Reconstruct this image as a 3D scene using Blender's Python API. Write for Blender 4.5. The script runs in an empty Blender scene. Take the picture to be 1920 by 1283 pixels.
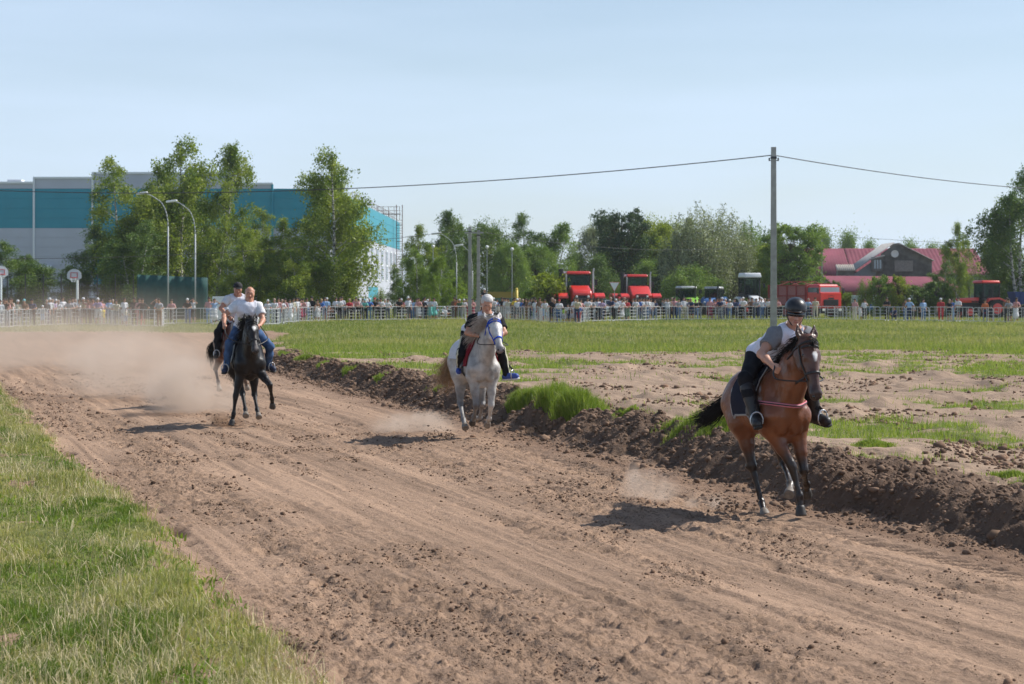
import bpy, bmesh, math, random
import numpy as np
from mathutils import Vector, Matrix

# ------------------------------------------------------------------ camera, sky, sun
F = 4000.0; HE = 2.2; HY = 556.0; CX = 960.0          # focal length and horizon in pixels of the 1920 px photo, eye height
scene = bpy.context.scene
cd = bpy.data.cameras.new('camera'); cam = bpy.data.objects.new('camera', cd); scene.collection.objects.link(cam)
cam.location = (0, 0, HE); cam.rotation_euler = (math.radians(90), 0, 0)
cd.sensor_width = 36.0; cd.lens = F / 1920 * 36; cd.shift_y = -(1283 / 2 - HY) / 1920
cd.clip_start = 0.5; cd.clip_end = 9000
cd.dof.use_dof = True; cd.dof.focus_distance = 22.5; cd.dof.aperture_fstop = 6.3
scene.camera = cam
SUN_EL = math.radians(44); SUN_AZ = math.radians(20)   # azimuth measured from +X towards +Y (behind the riders, from the right)
world = bpy.data.worlds.new("World"); scene.world = world; world.use_nodes = True
wt = world.node_tree; wt.nodes.clear()
wo = wt.nodes.new('ShaderNodeOutputWorld'); wb = wt.nodes.new('ShaderNodeBackground'); ws = wt.nodes.new('ShaderNodeTexSky')
ws.sky_type = 'NISHITA'; ws.sun_disc = False; ws.sun_elevation = SUN_EL; ws.sun_rotation = math.radians(90) - SUN_AZ
ws.altitude = 60; ws.air_density = 1.0; ws.dust_density = 0.6; ws.ozone_density = 2.2
wb.inputs['Strength'].default_value = 0.088
# thin high cloud veil across the sky
wc = wt.nodes.new('ShaderNodeTexCoord'); wm = wt.nodes.new('ShaderNodeMapping'); wm.inputs['Scale'].default_value = (1.6, 1.6, 11)
wn = wt.nodes.new('ShaderNodeTexNoise'); wn.inputs['Scale'].default_value = 1.7; wn.inputs['Detail'].default_value = 6
wr = wt.nodes.new('ShaderNodeMapRange'); wr.inputs[1].default_value = 0.34; wr.inputs[2].default_value = 0.72; wr.inputs[3].default_value = 0.55; wr.inputs[4].default_value = 1.15
wx = wt.nodes.new('ShaderNodeMix'); wx.data_type = 'RGBA'; wx.inputs['B'].default_value = (6.3, 7.7, 9.7, 1)
wsep = wt.nodes.new('ShaderNodeSeparateXYZ'); wh = wt.nodes.new('ShaderNodeMapRange'); wh.inputs[1].default_value = 0.02; wh.inputs[2].default_value = 0.38; wh.inputs[3].default_value = 0.9; wh.inputs[4].default_value = 0.0
wt.links.new(wc.outputs['Generated'], wsep.inputs[0]); wt.links.new(wsep.outputs['Z'], wh.inputs[0]); wad = wt.nodes.new('ShaderNodeMath'); wad.operation = 'MAXIMUM'; wsm = wt.nodes.new('ShaderNodeMath'); wsm.operation = 'MULTIPLY'; wsm.use_clamp = True
L = wt.links.new
L(wc.outputs['Generated'], wm.inputs[0]); L(wm.outputs[0], wn.inputs['Vector']); L(wn.outputs[0], wr.inputs[0])
L(wr.outputs[0], wsm.inputs[0]); L(wh.outputs[0], wad.inputs[0]); wad.inputs[1].default_value = .12; L(wad.outputs[0], wsm.inputs[1]); L(wsm.outputs[0], wx.inputs['Factor']); L(ws.outputs[0], wx.inputs['A']); L(wx.outputs['Result'], wb.inputs['Color']); L(wb.outputs[0], wo.inputs[0])
sd = bpy.data.lights.new('sun', 'SUN'); sun = bpy.data.objects.new('sun', sd); scene.collection.objects.link(sun)
sd.energy = 4.3; sd.angle = math.radians(0.53); sd.color = (1.0, 0.955, 0.89)
sv = Vector((math.cos(SUN_EL) * math.cos(SUN_AZ), math.cos(SUN_EL) * math.sin(SUN_AZ), math.sin(SUN_EL)))
sun.rotation_euler = sv.to_track_quat('Z', 'Y').to_euler()
vs = scene.view_settings; vs.view_transform = 'Standard'; vs.look = 'None'; vs.exposure = 0.40; vs.gamma = 1
scene.cycles.max_bounces = 6; scene.cycles.transparent_max_bounces = 16; scene.cycles.volume_bounces = 1
scene.cycles.volume_step_rate = 1.0; scene.cycles.volume_max_steps = 128
scene.cycles.use_adaptive_sampling = True; scene.cycles.adaptive_threshold = 0.02
R = random.Random(7); rng = np.random.default_rng(7)

def P(px, py, Y): return Vector(((px - CX) * Y / F, Y, HE - (py - HY) * Y / F))
def XA(px, Y): return (px - CX) * Y / F

# ------------------------------------------------------------------ helpers
def link(o, parent=None):
    scene.collection.objects.link(o)
    if parent is not None: o.parent = parent
    return o
def tag(o, label=None, cat=None, group=None, kind=None):
    if label: o['label'] = label
    if cat: o['category'] = cat
    if group: o['group'] = group
    if kind: o['kind'] = kind
    return o
def empty(name, loc=(0, 0, 0), rz=0.0):
    o = bpy.data.objects.new(name, None); o.location = loc; o.rotation_euler = (0, 0, rz); o.empty_display_size = 0.1
    return link(o)
def copy_tree(o, parent=None, mats=None):
    c = o.copy(); link(c, parent)
    for ch in list(o.children): copy_tree(ch, c)
    return c
def mesh_np(name, V, faces_list, mats=(), smooth=True, attrs=None, midx=None, parent=None):
    """faces_list: list of int arrays (n,k)"""
    me = bpy.data.meshes.new(name); V = np.asarray(V, np.float32)
    me.vertices.add(len(V)); me.vertices.foreach_set('co', V.ravel())
    fl = [np.asarray(f, np.int32) for f in faces_list if len(f)]
    nl = sum(f.size for f in fl); nf = sum(len(f) for f in fl)
    me.loops.add(nl); me.polygons.add(nf)
    me.loops.foreach_set('vertex_index', np.concatenate([f.ravel() for f in fl]))
    tot = np.concatenate([np.full(len(f), f.shape[1], np.int32) for f in fl])
    me.polygons.foreach_set('loop_start', np.concatenate([[0], np.cumsum(tot)[:-1]]).astype(np.int32))
    me.polygons.foreach_set('loop_total', tot)
    if smooth: me.polygons.foreach_set('use_smooth', np.ones(nf, bool))
    if midx is not None: me.polygons.foreach_set('material_index', np.asarray(midx, np.int32))
    me.update(calc_edges=True)
    for an, (dom, typ, dat) in (attrs or {}).items():
        a = me.attributes.new(an, typ, dom)
        a.data.foreach_set('color' if 'COLOR' in typ else 'value', np.asarray(dat, np.float32).ravel())
    for m in mats: me.materials.append(m)
    o = bpy.data.objects.new(name, me)
    return link(o, parent)

# value-noise fBm
_T = rng.random((512, 512)).astype(np.float32)
def vnoise(x, y):
    xi = np.floor(x).astype(np.int64); yi = np.floor(y).astype(np.int64); fx = x - xi; fy = y - yi
    fx = fx * fx * (3 - 2 * fx); fy = fy * fy * (3 - 2 * fy)
    a = _T[xi & 511, yi & 511]; b = _T[(xi + 1) & 511, yi & 511]; c = _T[xi & 511, (yi + 1) & 511]; d = _T[(xi + 1) & 511, (yi + 1) & 511]
    return (a + (b - a) * fx) * (1 - fy) + (c + (d - c) * fx) * fy
def fbm(x, y, o=4, g=0.5):
    s = 0; a = 1; t = 0
    for i in range(o):
        s = s + a * vnoise(x + 17.3 * i, y + 5.1 * i); t += a; a *= g
        x = x * 2.03; y = y * 2.03
    return s / t
def sstep(a, b, x):
    t = np.clip((x - a) / (b - a), 0, 1); return t * t * (3 - 2 * t)

# ------------------------------------------------------------------ materials
def new_mat(name):
    m = bpy.data.materials.new(name); m.use_nodes = True
    return m, m.node_tree, m.node_tree.nodes['Principled BSDF']
MC = {}
def mat(name, col, rough=0.6, metal=0.0, var=0.0, bump=0.0, scale=8.0, coat=0.0, spec=0.5, detail=4):
    if name in MC: return MC[name]
    m, t, b = new_mat(name); MC[name] = m
    b.inputs['Base Color'].default_value = (*col, 1); b.inputs['Roughness'].default_value = rough
    b.inputs['Metallic'].default_value = metal; b.inputs['Coat Weight'].default_value = coat
    b.inputs['Specular IOR Level'].default_value = spec
    if var or bump:
        tc = t.nodes.new('ShaderNodeTexCoord'); n = t.nodes.new('ShaderNodeTexNoise')
        n.inputs['Scale'].default_value = scale; n.inputs['Detail'].default_value = detail
        t.links.new(tc.outputs['Object'], n.inputs['Vector'])
        if var:
            r = t.nodes.new('ShaderNodeMapRange'); r.inputs[1].default_value = 0.3; r.inputs[2].default_value = 0.7
            r.inputs[3].default_value = 1 - var; r.inputs[4].default_value = 1 + var
            x = t.nodes.new('ShaderNodeMix'); x.data_type = 'RGBA'; x.blend_type = 'MULTIPLY'; x.inputs['Factor'].default_value = 1
            x.inputs['A'].default_value = (*col, 1); t.links.new(n.outputs[0], r.inputs[0]); t.links.new(r.outputs[0], x.inputs['B'])
            t.links.new(x.outputs['Result'], b.inputs['Base Color'])
        if bump:
            bp = t.nodes.new('ShaderNodeBump'); bp.inputs['Strength'].default_value = 1; bp.inputs['Distance'].default_value = bump
            t.links.new(n.outputs[0], bp.inputs['Height']); t.links.new(bp.outputs[0], b.inputs['Normal'])
    return m
def glass_mat(name, col=(0.03, 0.045, 0.05)):
    return mat(name, col, rough=0.08, spec=0.8)
def coat_mat(name, rough=0.42, bump=0.002, scale=40, var=0.12, vs=9.0, lump=0.0, spec=0.5):
    """uses the vertex colour 'Col'"""
    m, t, b = new_mat(name); a = t.nodes.new('ShaderNodeAttribute'); a.attribute_name = 'Col'
    tc = t.nodes.new('ShaderNodeTexCoord'); n = t.nodes.new('ShaderNodeTexNoise'); n.inputs['Scale'].default_value = vs; n.inputs['Detail'].default_value = 5
    r = t.nodes.new('ShaderNodeMapRange'); r.inputs[1].default_value = 0.3; r.inputs[2].default_value = 0.7; r.inputs[3].default_value = 1 - var; r.inputs[4].default_value = 1 + var
    x = t.nodes.new('ShaderNodeMix'); x.data_type = 'RGBA'; x.blend_type = 'MULTIPLY'; x.inputs['Factor'].default_value = 1
    k = t.links.new
    k(tc.outputs['Object'], n.inputs['Vector']); k(n.outputs[0], r.inputs[0]); k(a.outputs['Color'], x.inputs['A']); k(r.outputs[0], x.inputs['B']); k(x.outputs['Result'], b.inputs['Base Color'])
    n2 = t.nodes.new('ShaderNodeTexNoise'); n2.inputs['Scale'].default_value = scale; k(tc.outputs['Object'], n2.inputs['Vector'])
    bp = t.nodes.new('ShaderNodeBump'); bp.inputs['Distance'].default_value = bump; k(n2.outputs[0], bp.inputs['Height']); 
    if lump:
        n3 = t.nodes.new('ShaderNodeTexNoise'); n3.inputs['Scale'].default_value = 9; n3.inputs['Detail'].default_value = 2; k(tc.outputs['Object'], n3.inputs['Vector'])
        b3 = t.nodes.new('ShaderNodeBump'); b3.inputs['Distance'].default_value = lump; k(n3.outputs[0], b3.inputs['Height']); k(b3.outputs[0], bp.inputs['Normal'])
    k(bp.outputs[0], b.inputs['Normal'])
    b.inputs['Roughness'].default_value = rough; b.inputs['Specular IOR Level'].default_value = spec
    return m
def leaf_mat(name, c1, c2, rough=0.55, trans=0.3):
    if name in MC: return MC[name]
    m, t, b = new_mat(name); MC[name] = m; k = t.links.new
    a = t.nodes.new('ShaderNodeAttribute'); a.attribute_name = 'rnd'
    x = t.nodes.new('ShaderNodeMix'); x.data_type = 'RGBA'; x.inputs['A'].default_value = (*c1, 1); x.inputs['B'].default_value = (*c2, 1)
    k(a.outputs['Fac'], x.inputs['Factor']); k(x.outputs['Result'], b.inputs['Base Color']); b.inputs['Roughness'].default_value = rough
    b.inputs['Specular IOR Level'].default_value = 0.3
    tr = t.nodes.new('ShaderNodeBsdfTranslucent'); ms = t.nodes.new('ShaderNodeMixShader'); ms.inputs[0].default_value = trans
    y = t.nodes.new('ShaderNodeMix'); y.data_type = 'RGBA'; y.blend_type = 'MULTIPLY'; y.inputs['Factor'].default_value = 1; y.inputs['B'].default_value = (1.25, 1.35, 0.55, 1)
    k(x.outputs['Result'], y.inputs['A']); k(y.outputs['Result'], tr.inputs['Color'])
    o = t.nodes['Material Output']; k(b.outputs[0], ms.inputs[1]); k(tr.outputs[0], ms.inputs[2]); k(ms.outputs[0], o.inputs[0])
    return m

# ------------------------------------------------------------------ solid pieces collected into one mesh
class MB:
    def __init__(s): s.bm = bmesh.new()
    def box(s, c, d, rz=0, bev=0.0, rx=0, ry=0, taper=None):
        b = bmesh.new(); bmesh.ops.create_cube(b, size=1)
        for v in b.verts:
            if taper and v.co.z > 0: v.co.x *= taper[0]; v.co.y *= taper[1]
            v.co = Vector((v.co.x * d[0], v.co.y * d[1], v.co.z * d[2]))
        if bev: bmesh.ops.bevel(b, geom=list(b.edges), offset=bev, segments=2, affect='EDGES', profile=0.6)
        M = Matrix.Translation(c) @ Matrix.Rotation(rz, 4, 'Z') @ Matrix.Rotation(ry, 4, 'Y') @ Matrix.Rotation(rx, 4, 'X')
        s._join(b, M); return s
    def _join(s, b, M):
        b.transform(M); me = bpy.data.meshes.new('t'); b.to_mesh(me); b.free(); s.bm.from_mesh(me); bpy.data.meshes.remove(me)
    def cyl(s, a, b_, r, r2=None, n=12, cap=True):
        a = Vector(a); b_ = Vector(b_); d = b_ - a; b = bmesh.new()
        bmesh.ops.create_cone(b, cap_ends=cap, segments=n, radius1=r, radius2=r if r2 is None else r2, depth=d.length)
        s._join(b, Matrix.Translation((a + b_) / 2) @ d.to_track_quat('Z', 'Y').to_matrix().to_4x4()); return s
    def ball(s, c, r, sc=(1, 1, 1), n=2):
        b = bmesh.new(); bmesh.ops.create_icosphere(b, subdivisions=n, radius=r)
        s._join(b, Matrix.Translation(c) @ Matrix.Diagonal((*sc, 1))); return s
    def prism(s, pts, thick, M=None, bev=0.0):
        """polygon in local xz extruded symmetrically along y"""
        b = bmesh.new(); n = len(pts)
        v0 = [b.verts.new((p[0], -thick / 2, p[1])) for p in pts]; v1 = [b.verts.new((p[0], thick / 2, p[1])) for p in pts]
        b.faces.new(v0); b.faces.new(v1[::-1])
        for i in range(n): b.faces.new((v0[i], v1[i], v1[(i + 1) % n], v0[(i + 1) % n]))
        bmesh.ops.recalc_face_normals(b, faces=list(b.faces))
        if bev: bmesh.ops.bevel(b, geom=list(b.edges), offset=bev, segments=2, affect='EDGES', profile=0.6)
        s._join(b, M or Matrix()); return s
    def tube(s, pts, r, n=6):
        for a, b in zip(pts[:-1], pts[1:]): s.cyl(a, b, r, n=n)
        return s
    def build(s, name, m, parent=None, smooth=False):
        me = bpy.data.meshes.new(name); s.bm.to_mesh(me); s.bm.free()
        for x in (m if isinstance(m, (list, tuple)) else [m]): me.materials.append(x)
        if smooth: me.shade_smooth()
        return link(bpy.data.objects.new(name, me), parent)

def tubes_np(polys, radii, n=4):
    """polys: (N,K,3) strands, radii (N,K) -> V, quads"""
    A = np.asarray(polys, float); N, K, _ = A.shape
    T = np.gradient(A, axis=1); T /= np.linalg.norm(T, axis=2, keepdims=True) + 1e-9
    up = np.where(np.abs(T[..., 2:3]) > 0.9, np.array([1., 0, 0]), np.array([0, 0, 1.]))
    S = np.cross(T, up); S /= np.linalg.norm(S, axis=2, keepdims=True) + 1e-9; U = np.cross(S, T)
    an = np.arange(n) * 2 * np.pi / n
    V = A[:, :, None, :] + radii[:, :, None, None] * (np.cos(an)[None, None, :, None] * S[:, :, None, :] + np.sin(an)[None, None, :, None] * U[:, :, None, :])
    idx = np.arange(N * K * n).reshape(N, K, n); a = idx[:, :-1, :]; b = idx[:, 1:, :]
    Q = np.stack([a, np.roll(a, -1, 2), np.roll(b, -1, 2), b], -1).reshape(-1, 4)
    return V.reshape(-1, 3), Q
def nz(v): v = np.array(v, float); return v / np.linalg.norm(v)
A3 = lambda *v: np.array(v, float)
# ------------------------------------------------------------------ organic bodies: blended tapered limbs meshed as one skin
def pr(a, b, ra, rb=None, k=0.03, col=(1, 1, 1), sc=None, m=0, g=0.0):
    return dict(a=np.array(a, float), b=np.array(b if b is not None else a, float), ra=ra, rb=ra if rb is None else rb, k=k, col=col, sc=sc, m=m, g=g)
def sd(Pt, p, inf=0.0):
    q = Pt - p['a']; ba = p['b'] - p['a']; f = 1.0
    if p['sc'] is not None:
        ax = np.array(p['sc'][0], float); ax = ax / np.linalg.norm(ax); f = p['sc'][1]
        q = q + (q @ ax)[..., None] * (1 / f - 1) * ax; ba = ba + (ba @ ax) * (1 / f - 1) * ax
    bb = ba @ ba; t = np.clip((q @ ba) / bb, 0, 1) if bb > 1e-12 else np.zeros(q.shape[:-1])
    d = np.linalg.norm(q - t[..., None] * ba, axis=-1) - (p['ra'] + (p['rb'] - p['ra']) * t)
    return d * min(f, 1) - inf
def smin(a, b, k):
    h = np.maximum(k - np.abs(a - b), 0) / k
    return np.minimum(a, b) - h * h * k * 0.25
def ev(Pt, prims, inf=0.0):
    d = np.full(Pt.shape[:-1], 10.0)
    for p in prims: d = smin(d, sd(Pt, p, inf), p['k'])
    return d
def surface_nets(D, org, h):
    S = D < 0
    c = np.zeros(np.array(D.shape) - 1, np.int8)
    offs = [(i, j, k) for i in (0, 1) for j in (0, 1) for k in (0, 1)]
    nx, ny, nz = c.shape
    for (i, j, k) in offs: c += S[i:i + nx, j:j + ny, k:k + nz]
    act = (c > 0) & (c < 8); I = np.argwhere(act); idm = np.full(c.shape, -1, np.int64); idm[act] = np.arange(len(I))
    val = {o: D[I[:, 0] + o[0], I[:, 1] + o[1], I[:, 2] + o[2]] for o in offs}
    acc = np.zeros((len(I), 3)); cnt = np.zeros(len(I))
    for o in offs:
        for ax in range(3):
            if o[ax] == 0:
                o2 = list(o); o2[ax] = 1; o2 = tuple(o2); a = val[o]; b = val[o2]; mk = (a < 0) != (b < 0)
                t = np.where(mk, a / np.where(mk, a - b, 1), 0); pt = np.zeros((len(I), 3)); pt[:] = o; pt[:, ax] = t
                acc[mk] += pt[mk]; cnt[mk] += 1
    V = org + h * (I + acc / cnt[:, None])
    Q = []
    for ax in range(3):
        s0 = [slice(None)] * 3; s1 = [slice(None)] * 3; s0[ax] = slice(0, -1); s1[ax] = slice(1, None)
        E = np.argwhere(S[tuple(s0)] != S[tuple(s1)]); u, v = [(1, 2), (2, 0), (0, 1)][ax]
        ok = (E[:, u] > 0) & (E[:, v] > 0) & (E[:, u] < idm.shape[u]) & (E[:, v] < idm.shape[v]); E = E[ok]
        def g(du, dv):
            e = E.copy(); e[:, u] += du; e[:, v] += dv; return idm[e[:, 0], e[:, 1], e[:, 2]]
        q = np.stack([g(-1, -1), g(0, -1), g(0, 0), g(-1, 0)], -1); ins = S[E[:, 0], E[:, 1], E[:, 2]]
        q[~ins] = q[~ins][:, ::-1]; Q.append(q)
    return V, np.concatenate(Q)
def sdf_mesh(name, prims, h, mats, inf=0.0, cuts=(), parent=None, colour=True, csharp=0.02, multi=False, fn=None, smooth_it=1, holes=(), feats=()):
    lo = np.min([np.minimum(p['a'] - p['ra'], p['b'] - p['rb']) for p in prims], 0) - inf - 3 * h
    hi = np.max([np.maximum(p['a'] + p['ra'], p['b'] + p['rb']) for p in prims], 0) + inf + 3 * h
    n = np.ceil((hi - lo) / h).astype(int) + 1; D = np.full(n, 1.0)
    ax = [lo[i] + h * np.arange(n[i]) for i in range(3)]
    def block(c0, c1):
        i0 = np.maximum(np.floor((c0 - lo) / h).astype(int), 0); i1 = np.minimum(np.ceil((c1 - lo) / h).astype(int) + 1, n)
        sl = tuple(slice(a, b) for a, b in zip(i0, i1))
        G = np.stack(np.meshgrid(*[ax[i][sl[i]] for i in range(3)], indexing='ij'), -1); return sl, G
    for p in prims:
        e = max(p['ra'], p['rb']) + inf + p['k'] + 2.5 * h
        sl, G = block(np.minimum(p['a'], p['b']) - e, np.maximum(p['a'], p['b']) + e)
        if G.size: D[sl] = smin(D[sl], sd(G, p, inf), p['k'])
    if cuts or fn:
        G = np.stack(np.meshgrid(*ax, indexing='ij'), -1)
        for c in cuts:
            if len(c) == 2:
                pt, nn = c; nn = np.array(nn, float); nn /= np.linalg.norm(nn); D = np.maximum(D, (G - np.array(pt, float)) @ nn)
            else:                                    # limited cut: only within radius c[2] of the point
                pt, nn, rad = c; nn = np.array(nn, float); nn /= np.linalg.norm(nn); q = G - np.array(pt, float)
                pl = q @ nn; D = np.where(np.linalg.norm(q, axis=-1) < rad, np.maximum(D, pl), D)
        if fn: D = fn(G, D)
    for p in holes:
        e = max(p['ra'], p['rb']) + 2.5 * h
        sl, G = block(np.minimum(p['a'], p['b']) - e, np.maximum(p['a'], p['b']) + e)
        if G.size: D[sl] = np.maximum(D[sl], -sd(G, p))
    V, Q = surface_nets(D, lo, h)
    for _ in range(smooth_it):
        acc = np.zeros_like(V); cn = np.zeros(len(V))
        for i in range(4):
            a = Q[:, i]; b = Q[:, (i + 1) % 4]
            for s, d in ((a, b), (b, a)):
                np.add.at(acc, s, V[d]); np.add.at(cn, s, 1)
        V = V * 0.5 + 0.5 * acc / np.maximum(cn, 1)[:, None]
    attrs = {}; midx = None
    if colour or multi:
        W = np.zeros(len(V)); C = np.zeros((len(V), 3)); best = np.full(len(V), 9.); bi = np.zeros(len(V), int)
        for p in prims:
            d = sd(V, p, inf) - p['g']; w = np.exp(-np.clip(d, -0.05, 0.4) / csharp); W += w; C += w[:, None] * np.array(p['col']); mk = d < best; best[mk] = d[mk]; bi[mk] = p['m']
        C /= W[:, None]
        for p, s_ in feats:
            t_ = np.clip(.5 - sd(V, p) / s_, 0, 1)[:, None]; C = C * (1 - t_) + t_ * np.array(p['col'])
        if colour: attrs['Col'] = ('POINT', 'FLOAT_COLOR', np.concatenate([C, np.ones((len(V), 1))], 1))
        if multi: midx = bi[Q[:, 0]]
    return mesh_np(name, V, [Q], mats, attrs=attrs, midx=midx, parent=parent)
def shoot(prims, o, d, far=0.6, inf=0.0):
    """outermost surface points of the body along rays from o (n,3) in direction d (n,3)"""
    o = np.asarray(o, float); d = np.asarray(d, float); d = d / np.linalg.norm(d, axis=-1, keepdims=True)
    t = np.full(o.shape[0], far)
    for _ in range(40): t = t - np.maximum(ev(o + t[:, None] * d, prims), 0) * 0.8
    return o + (t + inf)[:, None] * d
def sheet(name, prims, O, Dr, off, m, parent, thick=0.012, far=0.7, attrs=None):
    """a draped sheet: O, Dr arrays (a,b,3) of ray origins and directions"""
    a, b, _ = O.shape; S = shoot(prims, O.reshape(-1, 3), Dr.reshape(-1, 3), far, off); T = shoot(prims, O.reshape(-1, 3), Dr.reshape(-1, 3), far, off + thick)
    n = a * b; idx = np.arange(n).reshape(a, b); q = np.stack([idx[:-1, :-1], idx[1:, :-1], idx[1:, 1:], idx[:-1, 1:]], -1).reshape(-1, 4)
    rim = np.concatenate([idx[0, :], idx[1:, -1], idx[-1, -2::-1], idx[-2:0:-1, 0]]); r2 = np.roll(rim, -1)
    side = np.stack([rim, r2, r2 + n, rim + n], -1)
    return mesh_np(name, np.concatenate([S, T]), [q[:, ::-1], q + n, side], [m], parent=parent)
def strap(name, pts, w, m, parent, thick=0.006, closed=False, nrm=None):
    """flat strap following points; nrm gives outward normals"""
    A = np.asarray(pts, float); K = len(A)
    T = (np.roll(A, -1, 0) - np.roll(A, 1, 0)) if closed else np.gradient(A, axis=0)
    T /= np.linalg.norm(T, axis=1, keepdims=True) + 1e-9
    N = np.asarray(nrm, float) if nrm is not None else A - A.mean(0); N = N - (N * T).sum(1, keepdims=True) * T; N /= np.linalg.norm(N, axis=1, keepdims=True) + 1e-9
    B = np.cross(T, N); V = np.stack([A + B * w / 2, A - B * w / 2, A - B * w / 2 + N * thick, A + B * w / 2 + N * thick], 1).reshape(-1, 3)
    idx = np.arange(K * 4).reshape(K, 4); a = idx if closed else idx[:-1]; b = np.roll(idx, -1, 0) if closed else idx[1:]
    Q = np.stack([a, np.roll(a, -1, 1), np.roll(b, -1, 1), b], -1).reshape(-1, 4)
    fl = [Q] if closed else [Q, idx[:1], idx[-1:, ::-1]]
    return mesh_np(name, V, fl, [m], smooth=False, parent=parent)
def rope(name, pts, r, m, parent, n=6):
    V, Q = tubes_np(np.array([pts], float), np.full((1, len(pts)), r), n); return mesh_np(name, V, [Q], [m], parent=parent)
def bez(pts, n=24):
    """smooth curve through the points (Catmull-Rom)"""
    A = np.array([pts[0]] + list(pts) + [pts[-1]], float); out = []
    s = max(2, n // (len(pts) - 1))
    for i in range(1, len(A) - 2):
        p0, p1, p2, p3 = A[i - 1:i + 3]
        for t in np.linspace(0, 1, s, endpoint=False): out.append(0.5 * ((2 * p1) + (-p0 + p2) * t + (2 * p0 - 5 * p1 + 4 * p2 - p3) * t * t + (-p0 + 3 * p1 - 3 * p2 + p3) * t ** 3))
    out.append(A[-2]); return np.array(out)
# ------------------------------------------------------------------ terrain
YR = [0, 18.6, 22.3, 28.9, 37.6, 47.8, 61.1, 68.2, 80, 100, 125]; XR = [10.2, 4.46, 3.35, 1.74, -0.56, -3.1, -6.4, -7.8, -9.3, -11.6, -14.5]
YL = [0, 12.1, 15.9, 20.75, 28, 52, 80, 130]; XL = [2.2, -1.19, -2.27, -3.48, -5.8, -12.5, -21, -38]
def edge_r(Y): return np.interp(Y, YR, XR)
def edge_l(Y): return np.interp(Y, YL, XL)
def terrain(X, Y):
    """height, grass amount, region (0 track, 1 bank, 2 field, 3 verge), roughness"""
    w1 = fbm(X * 0.9, Y * 0.9, 3) - 0.5; w2 = fbm(X * 3 + 9, Y * 3, 3) - 0.5
    e = (X - edge_r(Y)) * 0.96 + w1 * 0.5 + w2 * 0.22
    g = (edge_l(Y) - X) * 0.97 + (fbm(X * 1.3 + 40, Y * 1.3, 4) - 0.5) * 0.55
    s = X * 0.27 + Y * 0.963; c = X * 0.963 - Y * 0.27 * -1                     # along / across the track
    c = X + 0.28 * Y
    # track surface: shallow lengthwise grooves, trampled crumbs
    z = (fbm(c * 1.1, s * 0.12, 3) - 0.5) * 0.09 + (fbm(c * 7, s * 0.30 + 3, 3) - 0.5) * 0.05
    rough = sstep(0.40, 0.62, fbm(c * 0.55 + 3, s * 0.10 + 5, 4) + 0.25 * (fbm(X * 1.4, Y * 1.4, 3) - 0.5))
    near = 1 - sstep(45, 75, Y)
    z = z + near * rough * ((fbm(X * 9, Y * 9, 3) - 0.5) * 0.060 + np.maximum(fbm(X * 22, Y * 22, 2) - 0.62, 0) * 0.12)
    z = z + near * (fbm(X * 14 + 5, Y * 14, 2) - 0.5) * 0.012
    z = z + near * np.minimum(fbm(X * 4.2 + 13, Y * 3.4, 2) - 0.36, 0) * (0.25 + 0.75 * rough) * 0.24
    # tyre tread strip close to the bank
    tw = edge_r(Y) - X; ph = s * 2 * np.pi / 0.24
    tr = np.exp(-((tw - 1.15 - 0.12 * np.sin(Y * 0.3)) / 0.17) ** 2) * (Y < 32)
    z = z - tr * 0.075 * (0.5 + 0.5 * np.sin(ph + 14 * np.abs(tw - 1.15))) + 0.03 * np.exp(-((tw - 0.85) / 0.1) ** 2) * (Y < 32) * fbm(X * 5, Y * 5, 2)
    # bank of thrown-up soil, field behind it
    amp = np.interp(Y, [0, 18, 30, 45, 60, 68, 80, 90], [0.31, 0.34, 0.45, 0.46, 0.40, 0.34, 0.2, 0.0])
    fieldz = 0.30 * sstep(-0.1, 0.5, e)
    prof = sstep(-0.15, np.interp(Y, [15, 22, 28], [0.28, 0.34, 0.75]), e) * (1 - sstep(0.7, 2.0, e))
    lump = (fbm(X * 2.1, Y * 2.1, 3) - 0.5) * 0.50 + (fbm(X * 6 + 3, Y * 6, 3) - 0.5) * 0.26 + (fbm(X * 17, Y * 17, 3) - 0.5) * 0.10
    bm_ = sstep(-0.35, 0.1, e) * (1 - sstep(1.0, 2.3, e)) * (amp > 0.02)
    zf = np.maximum(amp * prof, fieldz * (amp > 0)) + bm_ * lump * (amp / 0.6) * np.interp(Y, [17, 27], [0.62, 0.85])
    # the field: low clods, tracks, two bulldozed ridges
    fm = sstep(1.2, 2.4, e)
    fr = (fbm(X * 0.35, Y * 0.35, 3) - 0.5) * 0.16 + (fbm(X * 2.2 + 7, Y * 1.6, 3) - 0.5) * 0.09 + np.maximum(fbm(X * 1.1, Y * 0.45 + 11, 3) - 0.58, 0) * 0.42
    fr = fr * (1 - sstep(70, 90, Y))
    zf = zf + fm * fr
    z = np.where(e > -0.35, z * (1 - sstep(-0.2, 0.2, e)) + zf, z)
    z = z * 1.0
    z = z * 1.0
    wv = (fbm(X * 0.35, Y * 0.25, 3) - 0.5) * 3.0
    dleft = (X + wv < edge_r(Y) + 0.3)
    bl = sstep(-2.5, 2.5, X - edge_r(Y)); zt = 0.30 * np.maximum(sstep(90, 116, Y), bl) + (fbm(X * .5, Y * .5, 2) - .5) * .05; q_ = sstep(64, 76, Y); z = z * (1 - q_) + zt * q_
    # verge on the left
    vz = sstep(-0.05, 0.25, g); z = z * (1 - vz) + vz * (0.07 + (fbm(X * 1.2, Y * 1.2, 3) - 0.5) * 0.14 + (fbm(X * 7, Y * 7, 2) - .5) * 0.03)
    z = z - 0.09 * np.exp(-((g + 0.05) / 0.09) ** 2) * sstep(0.5, 0.7, fbm(X * 1.1, Y * 1.1 + 31, 2)) * near
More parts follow.
